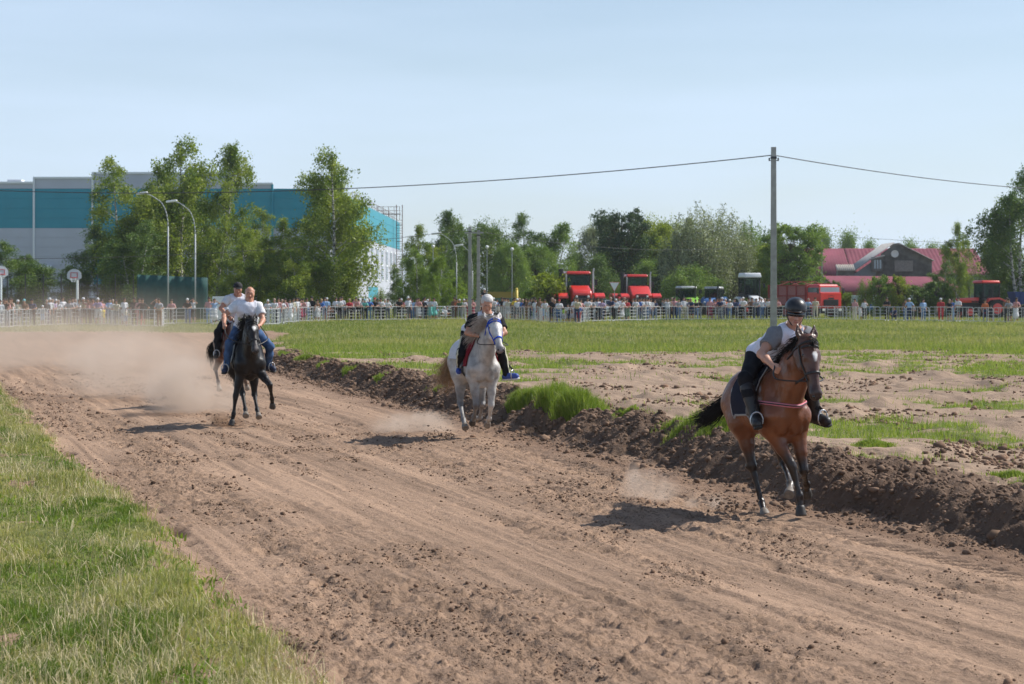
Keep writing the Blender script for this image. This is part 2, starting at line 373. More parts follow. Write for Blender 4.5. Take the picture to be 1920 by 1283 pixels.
    # grass amount
    n1 = fbm(X * 0.33 + 20, Y * 0.42, 4); n2 = fbm(X * 1.9 + 2, Y * 1.9, 3)
    thr = np.interp(Y, [15, 30, 45, 60, 66, 72, 80], [0.74, 0.67, 0.63, 0.60, 0.62, 0.48, 0.2]) - 0.16 * sstep(3.0, -9.0, X) * (Y > 30) - 0.10 * (1 - sstep(1.4, 4.5, e)) * (Y > 24)
    gf = sstep(thr - 0.02, thr + 0.09, n1 + 0.35 * (n2 - 0.5)) * sstep(0.75, 1.5, e + (n2 - .5))
    gf = np.where(Y > 84, 1.0, gf)
    gl = sstep(112, 118, Y + (fbm(X * 0.3, Y * 0.3, 2) - .5) * 6); gf = np.where(dleft, gl, gf)
    gv = sstep(-0.02, 0.30, g + (fbm(X * 5 + 9, Y * 5, 2) - .5) * .35) * (1 - 0.75 * sstep(0.60, 0.74, fbm(X * 2.2 + 60, Y * 1.3, 4)))
    grass = np.maximum(gf, gv)
    reg = np.where(g > 0.02, 3, np.where(e < -0.1, 0, np.where((e < 1.3) & (Y < 80), 1, 2)))
    reg = np.where(dleft & (Y > 70) & (g <= 0.02), np.where(Y > 115, 2, 0), reg)
    return z, grass, reg, rough, e, g
def ground_z(x, y): return float(terrain(np.array([x], float), np.array([y], float))[0][0])

Ys = np.concatenate([np.arange(2, 10, 0.25), np.arange(10, 30, 0.032), np.arange(30, 48, 0.07), np.arange(48, 75, 0.15), np.arange(75, 130, 0.6), np.geomspace(130, 7000, 60)])
NC = 860; U = np.linspace(-1, 1, NC)
W = 0.27 * Ys + 2.5 + np.maximum(Ys - 130, 0) * 0.9
GX = U[None, :] * W[:, None]; GY = np.repeat(Ys[:, None], NC, 1)
tz, tg, treg, trg, te, tgg = terrain(GX, GY)
V = np.stack([GX, GY, tz], -1).reshape(-1, 3); idx = np.arange(len(V)).reshape(GX.shape)
Q = np.stack([idx[:-1, :-1], idx[:-1, 1:], idx[1:, 1:], idx[1:, :-1]], -1).reshape(-1, 4)
fr = treg[:-1, :-1].reshape(-1)

def ground_mat(name, ctan, cdark, cmoist, grass_scale=1.0, rs=1.0):
    m, t, b = new_mat(name); k = t.links.new; N = t.nodes.new
    tc = N('ShaderNodeTexCoord'); geo = N('ShaderNodeNewGeometry')
    def noise(sc, det=4, mp=None, rough=0.55):
        n = N('ShaderNodeTexNoise'); n.inputs['Scale'].default_value = sc; n.inputs['Detail'].default_value = det; n.inputs['Roughness'].default_value = rough
        if mp:
            q = N('ShaderNodeMapping'); q.inputs['Rotation'].default_value = (0, 0, mp[1]); k(tc.outputs['Object'], q.inputs[0]); q2 = N('ShaderNodeMapping'); q2.inputs['Scale'].default_value = mp[0]; k(q.outputs[0], q2.inputs[0]); k(q2.outputs[0], n.inputs['Vector'])
        else: k(tc.outputs['Object'], n.inputs['Vector'])
        return n.outputs[0]
    def rng_(v, a, b_, c=0.0, d=1.0):
        r = N('ShaderNodeMapRange'); k(v, r.inputs[0]); r.inputs[1].default_value = a; r.inputs[2].default_value = b_; r.inputs[3].default_value = c; r.inputs[4].default_value = d; return r.outputs[0]
    def mix(f, A, B, bt='MIX'):
        x = N('ShaderNodeMix'); x.data_type = 'RGBA'; x.blend_type = bt
        if isinstance(f, float): x.inputs['Factor'].default_value = f
        else: k(f, x.inputs['Factor'])
        for s, v in (('A', A), ('B', B)):
            if isinstance(v, tuple): x.inputs[s].default_value = (*v, 1)
            else: k(v, x.inputs[s])
        return x.outputs['Result']
    def mul(a, b_, op='MULTIPLY'):
        x = N('ShaderNodeMath'); x.operation = op
        for i, v in enumerate((a, b_)):
            if isinstance(v, (int, float)): x.inputs[i].default_value = v
            else: k(v, x.inputs[i])
        return x.outputs[0]
    at = N('ShaderNodeAttribute'); at.attribute_name = 'rough'; ag = N('ShaderNodeAttribute'); ag.attribute_name = 'grass'; ab = N('ShaderNodeAttribute'); ab.attribute_name = 'moist'
    rot = math.radians(-15.6)
    streak = noise(1.0, 6, ((2.6, 0.10, 1), rot), 0.62); rut = noise(1.0, 3, ((11.0, 0.16, 1), rot), 0.5); fine = noise(38, 6, ((1.0, 0.55, 1), rot), 0.7); mid = noise(9, 5, ((1.0, 0.5, 1), rot), 0.65)
    base = mix(rng_(streak, 0.38, 0.62), ctan, tuple(c * 0.66 for c in ctan))
    base = mix(mul(rng_(rut, 0.54, 0.62), 0.35), base, tuple(c * 0.5 for c in ctan)); base = mix(mul(rng_(rut, 0.44, 0.38), 0.30), base, tuple(min(1, c * 1.2) for c in ctan))
    crumbs = mul(rng_(fine, 0.48, 0.58), rng_(mid, 0.40, 0.58)); crumbs = mul(crumbs, rng_(at.outputs['Fac'], 0.0, 1.0, 0.22, 1.0))
    base = mix(mul(crumbs, 0.95 * rs), base, cdark)
    pale = rng_(noise(55, 3), 0.66, 0.74); base = mix(mul(pale, 0.35), base, tuple(min(1, c * 1.35) for c in ctan))
    base = mix(mul(rng_(at.outputs['Fac'], 0, 1, 0, 0.30), 1.0), base, tuple(c * 0.6 + d * 0.4 for c, d in zip(ctan, cdark)))
    mo = mul(ab.outputs['Fac'], rng_(noise(5, 5), 0.28, 0.55, 0.55, 1.0)); base = mix(mo, base, cmoist)
    # soil and thatch under the grass
    gn = noise(0.9, 5); gf = noise(26, 4)
    gcol = mix(rng_(gn, 0.35, 0.65), (0.17, 0.18, 0.055), (0.26, 0.235, 0.10)); gcol = mix(rng_(gf, 0.35, 0.65), gcol, (0.105, 0.130, 0.035))
    gmask = rng_(mul(ag.outputs['Fac'], rng_(mid, 0.3, 0.7, -0.25, 0.25), 'ADD'), 0.4, 0.6)
    col = mix(gmask, base, gcol)
    k(col, b.inputs['Base Color']); b.inputs['Roughness'].default_value = 0.95; b.inputs['Specular IOR Level'].default_value = 0.15
    bp = N('ShaderNodeBump'); bp.inputs['Distance'].default_value = 0.035 * rs; bp.inputs['Strength'].default_value = 0.9
    h = mul(mul(fine, 0.55), mul(mid, 0.9), 'ADD'); k(h, bp.inputs['Height']); k(bp.outputs[0], b.inputs['Normal'])
    return m
CT = (0.405, 0.270, 0.182); CDK = (0.068, 0.042, 0.028)
m_track = ground_mat('track_soil', CT, CDK, (0.17, 0.105, 0.07))
m_field = ground_mat('field_soil', (0.40, 0.285, 0.20), (0.12, 0.085, 0.06), (0.16, 0.115, 0.08), rs=0.8)
m_bank = ground_mat('bank_soil', (0.33, 0.225, 0.155), (0.085, 0.056, 0.04), (0.125, 0.082, 0.057))
moist = np.clip(np.where(treg == 1, 1.0 - 0.55 * sstep(0.75, 1.3, te), 0.0) + 0.75 * np.exp(-((te + 0.45) / 0.35) ** 2) * (te < 0) * (GY < 75), 0, 1)
for r, nm, m in ((0, 'dirt_track', m_track), (1, 'soil_bank', m_bank), (2, 'field', m_field), (3, 'grass_verge', m_track)):
    q = Q[fr == r]; u, inv = np.unique(q, return_inverse=True)
    o = mesh_np(nm, V[u], [inv.reshape(-1, 4)], [m], attrs={'grass': ('POINT', 'FLOAT', tg.reshape(-1)[u]), 'rough': ('POINT', 'FLOAT', trg.reshape(-1)[u]), 'moist': ('POINT', 'FLOAT', moist.reshape(-1)[u])})
    tag(o, kind='structure')

# ------------------------------------------------------------------ grass
def blades(name, X, Y, Z, h, w, m, lean=0.35, rnd=None, two=True, label=None, cat='grass'):
    n = len(X); a = rng.random(n) * 2 * np.pi; la = rng.random(n) * 2 * np.pi; ln = np.abs(rng.normal(0, lean, n)) * h
    B = np.stack([X, Y, Z], -1); S = np.stack([np.cos(a), np.sin(a), 0 * a], -1) * w[:, None] / 2
    D = np.stack([np.cos(la), np.sin(la), 0 * la], -1); up = np.array([0, 0, 1.0])
    mid = B + up * (h * 0.6)[:, None] + D * (ln * 0.35)[:, None]; tip = B + up * (np.maximum(h * h - ln * ln, 0.05 * h * h) ** 0.5)[:, None] + D * ln[:, None]
    if two:
        Vv = np.stack([B - S, B + S, mid + S * 0.7, mid - S * 0.7, tip], 1).reshape(-1, 3); i = np.arange(n) * 5
        fl = [np.stack([i, i + 1, i + 2, i + 3], -1), np.stack([i + 3, i + 2, i + 4], -1)]; rr = np.concatenate([rnd, rnd])
    else:
        Vv = np.stack([B - S, B + S, tip], 1).reshape(-1, 3); i = np.arange(n) * 3; fl = [np.stack([i, i + 1, i + 2], -1)]; rr = rnd
    o = mesh_np(name, Vv, fl, [m], smooth=False, attrs={'rnd': ('FACE', 'FLOAT', rr)})
    return tag(o, label, cat, kind='stuff')
m_gr = leaf_mat('grass_blades', (0.135, 0.200, 0.036), (0.46, 0.41, 0.20), 0.6, 0.35)
m_gl = leaf_mat('lush_grass_blades', (0.15, 0.235, 0.035), (0.38, 0.40, 0.12), 0.55, 0.4)
# left verge, thick
def scatter(n, y0, y1, xf0, xf1, pw=1.0):
    Y = y0 + (y1 - y0) * rng.random(n) ** pw; X = xf0(Y) + (xf1(Y) - xf0(Y)) * rng.random(n); return X, Y
X, Y = scatter(330000, 10.5, 55, lambda y: -0.27 * y - 0.6, lambda y: edge_l(y) + 0.4, 1.9)
z, g, r, _, _, gg = terrain(X, Y); dry = fbm(X * 1.0 + 3 + Y * .25, Y * 0.33 + 8, 4); lush = fbm(X * 3.2 + 70, Y * 1.5, 3)
k = rng.random(len(X)) < g * (0.35 + 0.9 * lush); X, Y, z, dry, lush, gg = [q[k] for q in (X, Y, z, dry, lush, gg)]
tall = sstep(0.46, 0.7, lush); hh = (0.012 + 0.036 * rng.random(len(X)) + 0.085 * tall * rng.random(len(X))) * (0.8 + 0.5 * sstep(0.45, .6, dry))
rn = np.clip(sstep(0.42, 0.56, dry) * 0.85 + rng.normal(0, 0.27, len(X)) - 0.45 * tall + 0.22, 0, 1)
blades('verge_grass', X, Y, z - 0.004, hh, np.interp(Y, [10, 55], [0.006, 0.016]) * (0.7 + 0.6 * rng.random(len(X))), m_gr, 0.55, rn, True, 'short mixed green and straw grass on the verge left of the dirt track')
m_straw = leaf_mat('straw_blades', (0.42, 0.34, 0.20), (0.62, 0.54, 0.34), 0.7, 0.2)
X, Y = scatter(34000, 10.5, 55, lambda y: -0.27 * y - 0.6, lambda y: edge_l(y) + 0.15, 1.9)
z, g, r, _, _, gg = terrain(X, Y); k = rng.random(len(X)) < sstep(-.3, .2, gg) * (0.15 + sstep(0.42, 0.62, fbm(X * 1.1 + 21, Y * 0.35, 4))); X, Y, z = X[k], Y[k], z[k]
blades('dry_straw', X, Y, z + 0.006, 0.05 + 0.13 * rng.random(len(X)), np.interp(Y, [10, 55], [0.005, 0.013]), m_straw, 0.95, rng.random(len(X)), True, 'dead straw stalks lying flat among the verge grass')
X, Y = scatter(9000, 10.5, 30, lambda y: -0.27 * y - 0.6, lambda y: edge_l(y) + 0.15, 1.6)
z, g, r, _, _, gg = terrain(X, Y); k = fbm(X * 1.7 + 5, Y * 1.4 + 77, 3) > .56; X, Y, z = X[k], Y[k], z[k]
blades('broad_weeds', X, Y, z, 0.03 + 0.06 * rng.random(len(X)), 0.010 + 0.014 * rng.random(len(X)), m_gl, 0.8, rng.random(len(X)) * .5, True, 'broad leaved weeds and clover growing in the verge')
# tufts of taller grass on the bank and in the field
def tufts(pts, n, hm, sp):
    xs, ys, hs, ws = [], [], [], []
    for (x, y, s) in pts:
        c = int(n * s); a = rng.normal(0, sp * s, (c, 2)) * np.array([1.25, 0.8]); xs.append(x + a[:, 0]); ys.append(y + a[:, 1]); fall = np.exp(-(a ** 2).sum(1) / (2 * (sp * s * 1.2) ** 2))
        hs.append(hm * s * (0.35 + 0.65 * rng.random(c)) * (0.5 + 0.6 * fall)); ws.append(np.full(c, 0.006 + y * 0.00012))
    return [np.concatenate(q) for q in (xs, ys, hs, ws)]
TP = [(1042, 34.0, 0.9), (1018, 35.0, 0.85), (1078, 33.6, 0.62), (962, 37.0, 0.55), (985, 36.5, .5), (1312, 28.9, 0.62), (1345, 28.0, 0.42), (1288, 29.9, 0.38), (1650, 27, 0.22), (1630, 27.3, 0.25), (1890, 22.0, 0.22), (700, 49.5, 0.4), (760, 44, 0.36), (800, 43, 0.32), (640, 54, 0.4), (600, 58, 0.45), (545, 63, 0.5), (560, 62, 0.45), (520, 69, .55), (1140, 33.5, .3), (1180, 32, .25)]
def crest(*a):
    q = tufts(*a); k = (q[0] - edge_r(q[1])) > .35; return [v[k] for v in q]
# one mesh per large clump: these can be counted
xs, ys, hs, ws = crest([(XA(px, Y), Y, s) for px, Y, s in TP[5:]], 4200, 0.46, 0.36)
z = terrain(xs, ys)[0]; rn = np.clip(rng.normal(0.35, 0.25, len(xs)), 0, 1)
blades('bank_grass', xs, ys, z - 0.01, hs, ws, m_gl, 0.4, rn, True, 'bright green grass tufts growing along the top of the soil bank')
xs, ys, hs, ws = crest([(XA(px, Y), Y, s) for px, Y, s in TP[:5]], 5200, 0.54, 0.30)
z = terrain(xs, ys)[0]; rn = np.clip(rng.normal(0.3, 0.25, len(xs)), 0, 1)
blades('tall_grass', xs, ys, z - 0.01, hs, ws, m_gl, 0.4, rn, True, 'tall lush light green clump of grass on the bank behind the grey horse')
# patches in the torn field
X, Y = scatter(260000, 18, 84, lambda y: edge_r(y) + 0.8, lambda y: 0.27 * y + 1.0, 1.0)
z, g, r, _, e, _ = terrain(X, Y); k = (rng.random(len(X)) < g * 0.9 + 0.006) & (r > 0); X, Y, z = X[k], Y[k], z[k]
blades('field_grass', X, Y, z - 0.005, (0.03 + 0.11 * rng.random(len(X)) ** 1.6) * np.interp(Y, [18, 60], [0.9, 1.3]), np.interp(Y, [18, 84], [0.009, 0.03]), m_gl, 0.45, np.clip(rng.normal(0.45, 0.3, len(X)), 0, 1), False, 'patchy green grass regrowing between the bare soil of the field')
# meadow up to the barrier
X, Y = scatter(300000, 74, 205, lambda y: -0.27 * y - 2, lambda y: 0.27 * y + 2, 1.25)
z, g, r, _, e, _ = terrain(X, Y); n = fbm(X * 0.18, Y * 0.10, 3); k = rng.random(len(X)) < g * (0.35 + n); X, Y, z, n = X[k], Y[k], z[k], n[k]
blades('meadow_grass', X, Y, z - 0.01, 0.06 + 0.20 * rng.random(len(X)) ** 2 * (0.4 + n), np.interp(Y, [74, 205], [0.03, 0.09]), m_gr, 0.4, np.clip(0.28 + sstep(0.35, 0.7, n) * 0.4 + rng.normal(0, 0.2, len(X)), 0, 1), False, 'mown yellowish green meadow grass running up to the metal barriers')

# ------------------------------------------------------------------ clods
def lumps(name, X, Y, Z, S, m, label, cat='soil'):
    n = len(X); g5 = (1 + 5 ** .5) / 2; cube = np.array([(-1, g5, 0), (1, g5, 0), (-1, -g5, 0), (1, -g5, 0), (0, -1, g5), (0, 1, g5), (0, -1, -g5), (0, 1, -g5), (g5, 0, -1), (g5, 0, 1), (-g5, 0, -1), (-g5, 0, 1)], float) * 0.30
    Vv = cube[None] * (1 + rng.normal(0, 0.22, (n, 12, 3))) * S[:, None, None] * np.stack([0.8 + rng.random(n) * .7, 0.8 + rng.random(n) * .7, 0.6 + rng.random(n) * 0.5], -1)[:, None, :]
    a = rng.random(n) * 6.28; c, s = np.cos(a)[:, None], np.sin(a)[:, None]
    x = Vv[..., 0] * c - Vv[..., 1] * s; y = Vv[..., 0] * s + Vv[..., 1] * c
    Vv = np.stack([x + X[:, None], y + Y[:, None], Vv[..., 2] + (Z + S * 0.12)[:, None]], -1).reshape(-1, 3)
    q = np.array([[0, 11, 5], [0, 5, 1], [0, 1, 7], [0, 7, 10], [0, 10, 11], [1, 5, 9], [5, 11, 4], [11, 10, 2], [10, 7, 6], [7, 1, 8], [3, 9, 4], [3, 4, 2], [3, 2, 6], [3, 6, 8], [3, 8, 9], [4, 9, 5], [2, 4, 11], [6, 2, 10], [8, 6, 7], [9, 8, 1]]); Qq = (q[None] + (np.arange(n) * 12)[:, None, None]).reshape(-1, 3)
    o = mesh_np(name, Vv, [Qq], [m], smooth=False); return tag(o, label, cat, kind='stuff')
m_clod = mat('clod_soil', (0.20, 0.128, 0.086), 0.95, var=0.6, scale=1.7, spec=0.1); m_clod2 = mat('bank_clod_soil', (0.20, 0.133, 0.092), 0.95, var=0.45, scale=2.2, spec=0.1)
X, Y = scatter(200000, 11, 60, lambda y: edge_l(y), lambda y: edge_r(y), 1.35)
z, g, r, rg, e, _ = terrain(X, Y); dn = fbm(X * 2.2, Y * 1.2, 3); k = (rng.random(len(X)) < (0.06 + 0.75 * rg) * sstep(0.40, 0.75, dn)) & (r == 0); X, Y, z = X[k], Y[k], z[k]
lumps('track_clods', X, Y, z, np.minimum(0.0062 * np.exp(rng.normal(0.2, 0.62, len(X))), 0.055) * np.interp(Y, [11, 60], [0.9, 2]), m_clod, 'loose crumbs and clods of soil trampled over the track')
X, Y = scatter(70000, 16, 78, lambda y: edge_r(y) - 0.7, lambda y: edge_r(y) + 2.1, 1.3)
z, g, r, rg, e, _ = terrain(X, Y); k = rng.random(len(X)) < np.exp(-((e - 0.45) / 0.65) ** 2); X, Y, z = X[k], Y[k], z[k]
fx = rng.normal(0, 1, (260, 3)); hoofp = [(-4.72, 35.9, .12), (-1.0, 32.6, .10), (2.32, 21.6, .10)]
ci = rng.integers(0, 3, 260); fp = np.array(hoofp)[ci] + fx * np.array([.10, .18, .03]); fp[:, 0] -= rng.random(260) ** 2 * .30; fp[:, 2] = np.abs(fp[:, 2]) * .6 + rng.random(260) ** 3 * .14
lumps('flying_soil', fp[:, 0], fp[:, 1], fp[:, 2], .010 + .022 * rng.random(260) ** 3, m_clod2, 'crumbs of soil thrown into the air behind the galloping hooves')
lumps('bank_clods', X, Y, z, np.minimum(0.017 * np.exp(rng.normal(0.1, 0.6, len(X))), 0.11) * np.interp(Y, [16, 78], [0.9, 1.6]), m_clod2, 'dark moist clods heaped on the soil bank beside the track')
X, Y = scatter(26000, 18, 80, lambda y: edge_r(y) + 1.5, lambda y: 0.27 * y + 1, 1.0)
z, g, r, rg, e, _ = terrain(X, Y); dn = fbm(X * 0.9, Y * 0.45 + 11, 3); k = rng.random(len(X)) < sstep(0.52, 0.66, dn); X, Y, z = X[k], Y[k], z[k]
lumps('field_clods', X, Y, z, np.minimum(0.025 * np.exp(rng.normal(0.1, 0.55, len(X))), 0.14), m_clod, 'scattered clods on the torn up field beyond the bank')
# ------------------------------------------------------------------ horses and riders
class Frame:
    """local frame of a horse: x forward, y its left, z up, origin on the ground under the saddle"""
    def __init__(s, px, Y, z0, th):
        s.th = math.radians(th); s.rz = s.th - math.pi / 2; s.o = Vector((XA(px, Y), Y, z0))
        s.M = Matrix.Translation(s.o) @ Matrix.Rotation(s.rz, 4, 'Z'); s.I = s.M.inverted(); s.c = np.array(s.I @ Vector((0, 0, HE)))
    def ray(s, px, py):
        p = np.array(s.I @ P(px, py, s.o.y)); d = p - s.c; return d / np.linalg.norm(d)
    def at(s, px, py, xl):
        d = s.ray(px, py); return s.c + d * ((xl - s.c[0]) / d[0])
    def chain(s, px, py, prev, Lg, near=True):
        d = s.ray(px, py); v = np.array(prev) - s.c; t0 = v @ d; h2 = v @ v - t0 * t0; r = math.sqrt(max(Lg * Lg - h2, 0))
        q = s.c + d * (t0 - r if near else t0 + r); w = q - prev
        return np.array(prev) + w / np.linalg.norm(w) * Lg

m_leather = mat('black_leather', (0.018, 0.016, 0.016), 0.45, var=0.2, scale=30)
m_steel = mat('stirrup_steel', (0.55, 0.55, 0.56), 0.3, metal=0.9)
m_eye = mat('horse_eye', (0.008, 0.006, 0.005), 0.08, spec=0.8)
m_hoof = mat('horn', (0.20, 0.17, 0.14), 0.6, var=0.3, scale=20); m_hoofd = mat('dark_horn', (0.05, 0.045, 0.04), 0.55, var=0.3, scale=20)

def horse(fr, spec):
    c0, cd_, cp = spec['coat'], spec['dark'], spec['points']     # body, darker muzzle/forelock area, lower legs
    Hc = fr.at(*spec['poll']); Mz = fr.chain(*spec['muzzle'], Hc, 0.55, True)
    a = nz(Mz - Hc); l = A3(*spec.get('left', (0, 1, 0))); l = nz(l - (l @ a) * a); n = np.cross(l, a)
    if n[0] < 0: n = -n
    hf = lambda u, v, w: Hc + a * u + n * v + l * w
    pz = []; holes = []; feats = []
    def add(a_, b_, ra, rb=None, k=0.05, col=c0, sc=None): pz.append(pr(a_, b_, ra, rb, k, col, sc))
    Yx = (0, 1, 0)
    # trunk
    add(A3(.18, 0, 1.15), A3(-.30, 0, 1.17), .305, .300, .1, sc=(Yx, .78))
    add(A3(-.30, 0, 1.20), A3(-.52, 0, 1.22), .29, .265, .12, sc=(Yx, .95))
    add(A3(.20, 0, 1.38), A3(-.45, 0, 1.36), .115, .15, .12)                      # back, withers to croup
    add(A3(.22, 0, 1.44), A3(.05, 0, 1.41), .07, .08, .12)
    for s in (-1, 1):
        add(A3(-.46, s * .11, 1.27), A3(-.66, s * .10, 1.17), .178, .148, .08)      # croup and haunch
        add(A3(-.52, s * .135, 1.12), A3(-.40, s * .155, .98), .155, .132, .07)
        add(A3(.26, s * .09, 1.30), A3(.46, s * .125, 1.08), .115, .118, .05)        # shoulder blade
        add(A3(.46, s * .125, 1.08), A3(.36, s * .150, .98), .115, .110, .05)        # upper arm
        add(A3(.535, s * .068, 1.06), A3(.50, s * .078, .95), .074, .068, .018)       # pectorals
        add(A3(.30, s * .17, 1.10), A3(.10, s * .19, 1.02), .085, .07, .05)
    add(A3(.38, 0, 1.10), A3(.36, 0, .88), .15, .105, .06)
    add(A3(-.62, 0, 1.38), A3(-.74, 0, 1.32), .09, .055, .08)
    # neck
    wz = A3(.22, 0, 1.36); ch = A3(.46, 0, 1.12); nb = hf(.10, -.13, 0)
    m1 = (Hc + wz) / 2 + A3(0.02, 0, 0.05); m2 = (nb + ch) / 2 + A3(0.0, 0, .0)
    nsc = (l, .72)
    add(Hc - n * .05 - a * .01, m1, .082, .11, .08, sc=nsc); add(m1, wz, .11, .17, .10, sc=nsc)
    add(nb, m2, .078, .112, .06, sc=nsc); add(m2, ch, .12, .165, .07, sc=(Yx, .82)); add((Hc - n * .08 + nb) / 2, (m1 + m2) / 2, .09, .145, .07, sc=nsc); add((m1 + m2) / 2, (wz + ch) / 2, .145, .19, .08, sc=nsc)
    for s in (-1, 1): add(hf(.12, -.14, s * .03), ch + A3(.05, s * .05, .02), .035, .045, .03)
    # head
    fc = spec.get('face', c0); mz = spec.get('muz', cd_)
    add(hf(.02, -.05, 0), hf(.17, -.035, 0), .088, .090, .05, fc)
    for s in (-1, 1):
        add(hf(.10, -.13, s * .040), hf(.22, -.115, s * .042), .078, .064, .035, fc)                 # jowl
        add(hf(.12, .000, s * .062), hf(.17, .000, s * .066), .036, .030, .025, fc)                  # brow
        add(hf(.20, -.035, s * .052), hf(.34, -.035, s * .032), .034, .026, .03, fc)                 # cheek bone
        add(hf(.525, -.02, s * .032), hf(.545, -.035, s * .030), .032, .030, .025, mz)               # nostril wing
        eb = hf(-.005, -.045, s * .050); et = hf(-.185, -.055 + spec.get('earf', .02), s * (.095 + spec.get('ears', 0.0))); em = (eb + et) / 2 + l * s * .012
        add(eb, em, .034, .040, .02, spec.get('ear', c0), (n, .62)); add(em, et, .040, .008, .012, spec.get('ear', cd_), (n, .62)); holes.append(pr(em * .9 + eb * .1 + n * .030, em * .25 + et * .75 + n * .018, .022, .010))
    add(hf(.14, -.03, 0), hf(.50, -.035, 0), .078, .054, .04, fc, (l, .80)); add(hf(.20, .012, 0), hf(.46, -.002, 0), .036, .028, .03, fc)
    add(hf(.50, -.04, 0), hf(.55, -.05, 0), .050, .043, .03, mz); add(hf(.20, -.12, 0), hf(.47, -.095, 0), .045, .030, .035, fc); add(hf(.48, -.095, 0), hf(.535, -.095, 0), .034, .026, .02, mz)
    if spec.get('star'): feats.append((pr(hf(spec['star'], .050, .004), hf(spec['star'] + .055, .046, 0), .030, .016, .006, (0.62, 0.60, 0.57)), .012))
    if spec.get('snip'): feats.append((pr(hf(.36, .020, 0), hf(.53, .005, 0), .014, .022, .006, (0.30, 0.26, 0.24)), .03))
    # legs
    hooves = []
    for key, (pts, hcol) in spec['legs'].items():
        fore = key[1] == 'F'; s = -1 if key[0] == 'R' else 1
        top = A3(.38, s * .145, .95) if fore else A3(-.36, s * .160, .97)
        Ls = (.43, .31, .155) if fore else (.46, .39, .165)
        j = [top]
        for (px, py, nr), Lg in zip(pts, Ls): j.append(fr.chain(px, py, j[-1], Lg, nr))
        cL = spec.get('leg' + key, cp); lat = (Yx, .85)
        if fore:
            add(A3(.42, s * .13, 1.06), top, .115, .10, .05); add(top, top * .45 + j[1] * .55, .094, .064, .04); add(top + A3(.04, 0, 0), top * .5 + j[1] * .5 + A3(.02, 0, 0), .05, .04, .02); add(top * .45 + j[1] * .55, j[1], .060, .046, .03, cL)
            add(j[1] + nz(top - j[1]) * .02, j[1] - nz(j[1] - j[2]) * .045, .048, .044, .02, cL, lat)
            kn = j[1]
        else:
            add(A3(-.50, s * .15, 1.15), top, .17, .125, .08); add(top, top * .5 + j[1] * .5, .125, .074, .06); add(top * .5 + j[1] * .5, j[1], .070, .044, .04, cL)
            back = nz(np.cross(np.cross(top - j[1], j[2] - j[1]) + 1e-6, (top - j[1]) + (j[2] - j[1]))); 
            pt = j[1] - nz((nz(top - j[1]) + nz(j[2] - j[1])) + 1e-6) * .045
            add(j[1], pt, .046, .030, .03, cL); kn = j[1]
        d1 = nz(j[2] - kn); d2 = nz(j[3] - j[2])
        add(kn, kn + d1 * .12, .042, .030, .025, cL); add(kn + d1 * .10, j[2], .029, .029, .02, cL); add(j[2] - d1 * .01, j[2] + d2 * .005, .037, .035, .02, cL)
        add(j[2], j[3] - d2 * .045, .033, .034, .02, cL if not spec.get('sock' + key) else (0.22, 0.19, 0.16))
        hooves.append((j[2], j[3], d2, hcol, key))
        fr.__dict__.setdefault('J', {})[key] = j
    body = sdf_mesh('horse', pz, .0125, [spec['mat']], csharp=.028, holes=holes, feats=feats)
    body.matrix_world = fr.M
    tag(body, spec['label'], 'horse', 'horses racing on the dirt track')
    for f_, e_, d, hc, key in hooves:
        up_ = -d; c = e_
        hp = [pr(c - d * .035, c + d * .030, .040, .056, .02), pr(c - d * .03 , c + d * .0, .042, .045, .02)]
        hoof = sdf_mesh('hoof', hp, .009, [hc], cuts=[(c + d * .045, d)], parent=body, colour=False)
    for s in (-1, 1):
        e = MB(); e.ball(hf(.145, -.006, s * .0805), .0235, n=2); e.build('eye', m_eye, body, True)
        e = MB(); e.ball(hf(.560, -.016, s * .036), .0165, (1, 1, 1.2), n=2); e.build('nostril', m_eye, body, True)
    # tail
    t0 = A3(-.76, 0, 1.34); tp = [t0] + [fr.at(*q) for q in spec['tail']]; cv = bez(tp, 24); K = len(cv); N = spec.get('tailn', 900)
    sp = spec.get('tailw', .10); off = rng.normal(0, 1, (N, 1, 3)) * sp; u = np.linspace(0, 1, K)[None, :, None]; ln = 0.55 + 0.45 * rng.random((N, 1, 1))
    st = np.stack([np.stack([np.interp(np.linspace(0, ln[i, 0, 0], K), np.linspace(0, 1, K), cv[:, d]) for d in range(3)], -1) for i in range(N)])
    st = st + off * (0.18 + 1.1 * u ** 1.3 * (1.15 - .5 * u)) + np.cumsum(rng.normal(0, .0015, (N, K, 3)), 1)
    Vt, Qt = tubes_np(st, np.full((N, K), .0042) * (1.05 - u[..., 0] * .75), 3); mesh_np('tail', Vt, [Qt], [spec['hair']], parent=body)
    mesh_np('tail_dock', *(lambda a_: (a_[0], [a_[1]]))(tubes_np(cv[None, :K // 2], np.linspace(.055, .03, K // 2)[None], 8)), [spec['hair']], parent=body)
    # mane, forelock
    N = spec.get('manen', 560) * 2; t = rng.random(N); root = (Hc - n * .0 - a * .02)[None] * (1 - t)[:, None] + (wz + A3(0, 0, .10))[None] * t[:, None]
    root = root + (A3(0.02, 0, .055) * 1.0)[None] * (4 * t * (1 - t))[:, None] + rng.normal(0, .012, (N, 3)); root[:, 2] += .02
    sd_ = spec.get('maneside', 1); K = 9; u = np.linspace(0, 1, K)[None, :, None]; wind = A3(*spec.get('manewind', (-.6, .5, .25)))
    dirs = wind[None, None] + rng.normal(0, .22, (N, 1, 3)); Lm = (spec.get('manel', .2) * (0.6 + .6 * rng.random((N, 1, 1))))
    st = root[:, None] + dirs * Lm * u + A3(0, 0, -1)[None, None] * Lm * .75 * u ** 2 + np.cumsum(rng.normal(0, .002, (N, K, 3)), 1)
